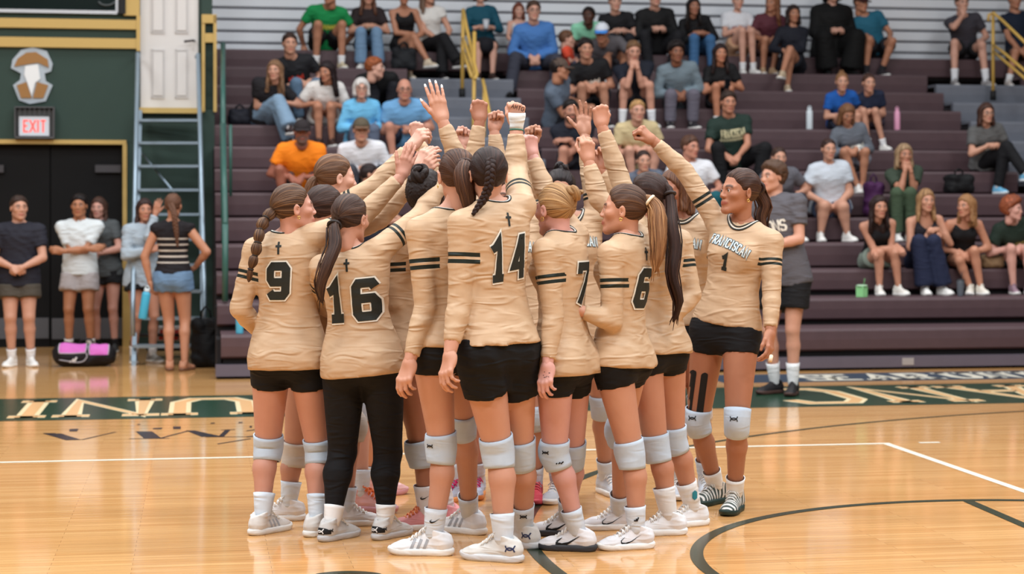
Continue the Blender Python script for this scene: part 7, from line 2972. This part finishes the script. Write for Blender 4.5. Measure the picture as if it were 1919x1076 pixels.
soft_bag('backpack', 'black backpack leaning by the bleacher end', 'backpack', G(382, 690) + Vector((0, .12, 0)), (.30, .26, .50), (16, 16, 18), ANG)
soft_bag('handbag', 'black handbag on the bench beside the person in grey tee', 'handbag', on_row(1797, 6, .25), (.34, .22, .24), (20, 20, 22), ANG + .2)
soft_bag('handbag', 'dark navy handbag at the left end beside pale jeans', 'handbag', on_row(449, 9, .2), (.26, .2, .20), (26, 28, 38), ANG)
soft_bag('tote_bag', 'black leather tote at the feet of the woman in the tank', 'tote bag', on_row(757, 12, .15) + Vector((0, -.05, -.02)), (.32, .2, .30), (26, 28, 32), ANG, 2)
soft_bag('backpack', 'purple backpack below the girl in the grey hoodie', 'backpack', on_row(1637, 5, .2), (.22, .24, .40), (70, 34, 74), ANG)
soft_bag('shoulder_bag', 'tan shoulder bag between the blonde and the red-haired girl', 'handbag', on_row(1858, 3, .1), (.24, .16, .14), (140, 112, 82), ANG)

# pink and black sports bag on the floor
db = empty('sports_bag', G(152, 689) + Vector((0, .16, 0)), .12)
tag(db, 'pink and black sports duffel bag on the floor', 'sports bag')
f = Field((-.32, -.2, -.02), (.32, .2, .34), .011)
f.cone((-.20, 0, .12), (.20, 0, .11), .125, .115, 0)
f.ell((0, 0, .10), (.27, .15, .11), .04)
f.fold(.008, [((20, 14, 40), 1.0), ((44, 10, -20), .8)], 3.0)
f.clip_plane((0, 0, 0), (0, 0, -1))
Vb, Fb = f.mesh()
bag_o = add_mesh('bag_body', Vb, Fb, np.zeros(3), cloth_material('black_bag_nylon', (24, 22, 26), .6), db)
bv = bvh_of(bag_o)


def bag_patch(name, poly_fn, m, off, nu=12, nv_=6):
    mb = MB()
    for i in range(nu):
        for j in range(nv_):
            pts = []
            for a, b in ((i, j), (i + 1, j), (i + 1, j + 1), (i, j + 1)):
                x, t = poly_fn(a / nu, b / nv_)
                dr = Vector((0, math.cos(t), -math.sin(t)))
                hit, _, _, _ = bv.ray_cast(Vector((x, 0, .11)) - dr * .4, dr, .6)
                pts.append(None if hit is None else hit - dr * off)
            if all(q is not None for q in pts):
                mb.poly(pts)
    return mb.build(name, m, db, True)


M_pink = cloth_material('pink_bag_nylon', (206, 104, 186), .55)
bag_patch('pink_panel', lambda a, b: (-.24 + .26 * a, .25 + 1.0 * b), M_pink, .004)
bag_patch('pink_panel', lambda a, b: (.06 + .18 * a, .1 + 1.25 * b), M_pink, .004)
M_pipe = mat('grey_piping', (176, 174, 182), .5)
for pl in ([(-.24, .25), (-.11, .22), (.02, .25)], [(.02, .25), (.03, .7), (.02, 1.25)], [(-.24, .25), (-.245, .7), (-.24, 1.25)], [(.06, .1), (.05, .7), (.06, 1.35)], [(.24, .1), (.245, .7), (.24, 1.35)], [(-.24, -.3), (-.05, -.42), (.03, -.1), (.03, .25)]):
    pts = []
    for x, t in smooth_path([(q[0], q[1], 0) for q in pl], 12)[:, :2]:
        dr = Vector((0, math.cos(t), -math.sin(t)))
        hit, _, _, _ = bv.ray_cast(Vector((x, 0, .11)) - dr * .4, dr, .6)
        if hit is not None:
            pts.append(hit - dr * .004)
    if len(pts) > 2:
        MB().tube(pts, .006, 6).build('piping', M_pipe, db, True)
mb = MB()
for q in mark_quads('bars', .07, .055, .016, .02):
    pts = [bv.ray_cast(Vector((-.10 + x, -.5, .075 + y)), Vector((0, 1, 0)), 1)[0] for x, y in q]
    if all(t is not None for t in pts):
        mb.poly([t - Vector((0, .006, 0)) for t in pts])
mb.build('bag_logo', M_mwht, db)
MB().tube([(-.05, -.03, .235), (-.03, -.03, .27), (.06, -.03, .275), (.09, -.03, .235)], .011, 7).build('bag_handle', mat('black_webbing', (22, 22, 24), .7), db, True)

# low black cart with a striped box by the ladder
ct = empty('equipment_cart', G(292, 672))
tag(ct, 'low black cart with a red striped crate behind the ladder', 'cart')
bpy.context.view_layer.update()
cl = ct.matrix_world.translation
yc_ = cl.y
mcart = mat('black_cart_steel', (22, 22, 25), .45)
for a, b in (((246, 668), (246, 640)), ((246, 640), (252, 628)), ((252, 628), (344, 628)), ((344, 628), (346, 668))):
    MB().tube([P(a[0], a[1], yc_) - cl, P(b[0], b[1], yc_) - cl], .018, 8).build('cart_frame', mcart, ct, True)
MB().box(P(274, 658, yc_) - cl, Vector((.36, 0, 0)), Vector((0, .3, 0)), Vector((0, 0, .06))).build('cart_shelf', mcart, ct)
mc = MB()
mc.box(P(278, 640, yc_) - cl + Vector((0, .05, 0)), Vector((.34, 0, 0)), Vector((0, .22, 0)), Vector((0, 0, .15)))
mc.build('crate', mat('white_crate', (206, 200, 198), .6), ct)
for k in range(4):
    x = P(281 + k * 14, 636, yc_) - cl
    MB().box(x + Vector((0, .045, -.01)), Vector((.05, 0, 0)), Vector((0, .004, 0)), Vector((.02, 0, .11))).build('crate_stripe', mat('red_crate_stripe', (190, 62, 54), .6), ct)

# phone and cup in hands
pj = SEATED['m37']
pm = (pj['wr']['R'] + pj['wr']['L']) / 2 + pj['R'][:, 1] * .10 + TOPZ * .03
ph = empty('phone', Vector(pm), -math.radians(YAW0))
tag(ph, 'dark phone held by the girl in the black tee', 'phone')
MB().box((-.037, -.004, -.07), (.074, 0, 0), (0, .008, 0), (0, 0, .14)).build('phone_body', mat('phone_case', (38, 36, 40), .4), ph)
MB().quad((-.033, .0045, -.065), (.033, .0045, -.065), (.033, .0045, .065), (-.033, .0045, .065)).build('phone_screen', mat('phone_glass', (12, 12, 16), .1), ph)
cj = SEATED['g5']
cm_ = (cj['wr']['R'] + cj['wr']['L']) / 2 + cj['R'][:, 1] * .12
cu = empty('plastic_cup', Vector(cm_) - Vector((.0, 0, .03)))
tag(cu, 'clear plastic cup in the hands of the woman in teal', 'cup')
lathe(MB(), [(.028, 0), (.03, .004), (.042, .11)]).build('cup_body', mat('frosted_cup', (186, 190, 196), .25), cu, True)
lathe(MB(), [(.044, .11), (.044, .118), (.03, .122)]).build('cup_lid', mat('cup_lid', (210, 212, 216), .3), cu, True)
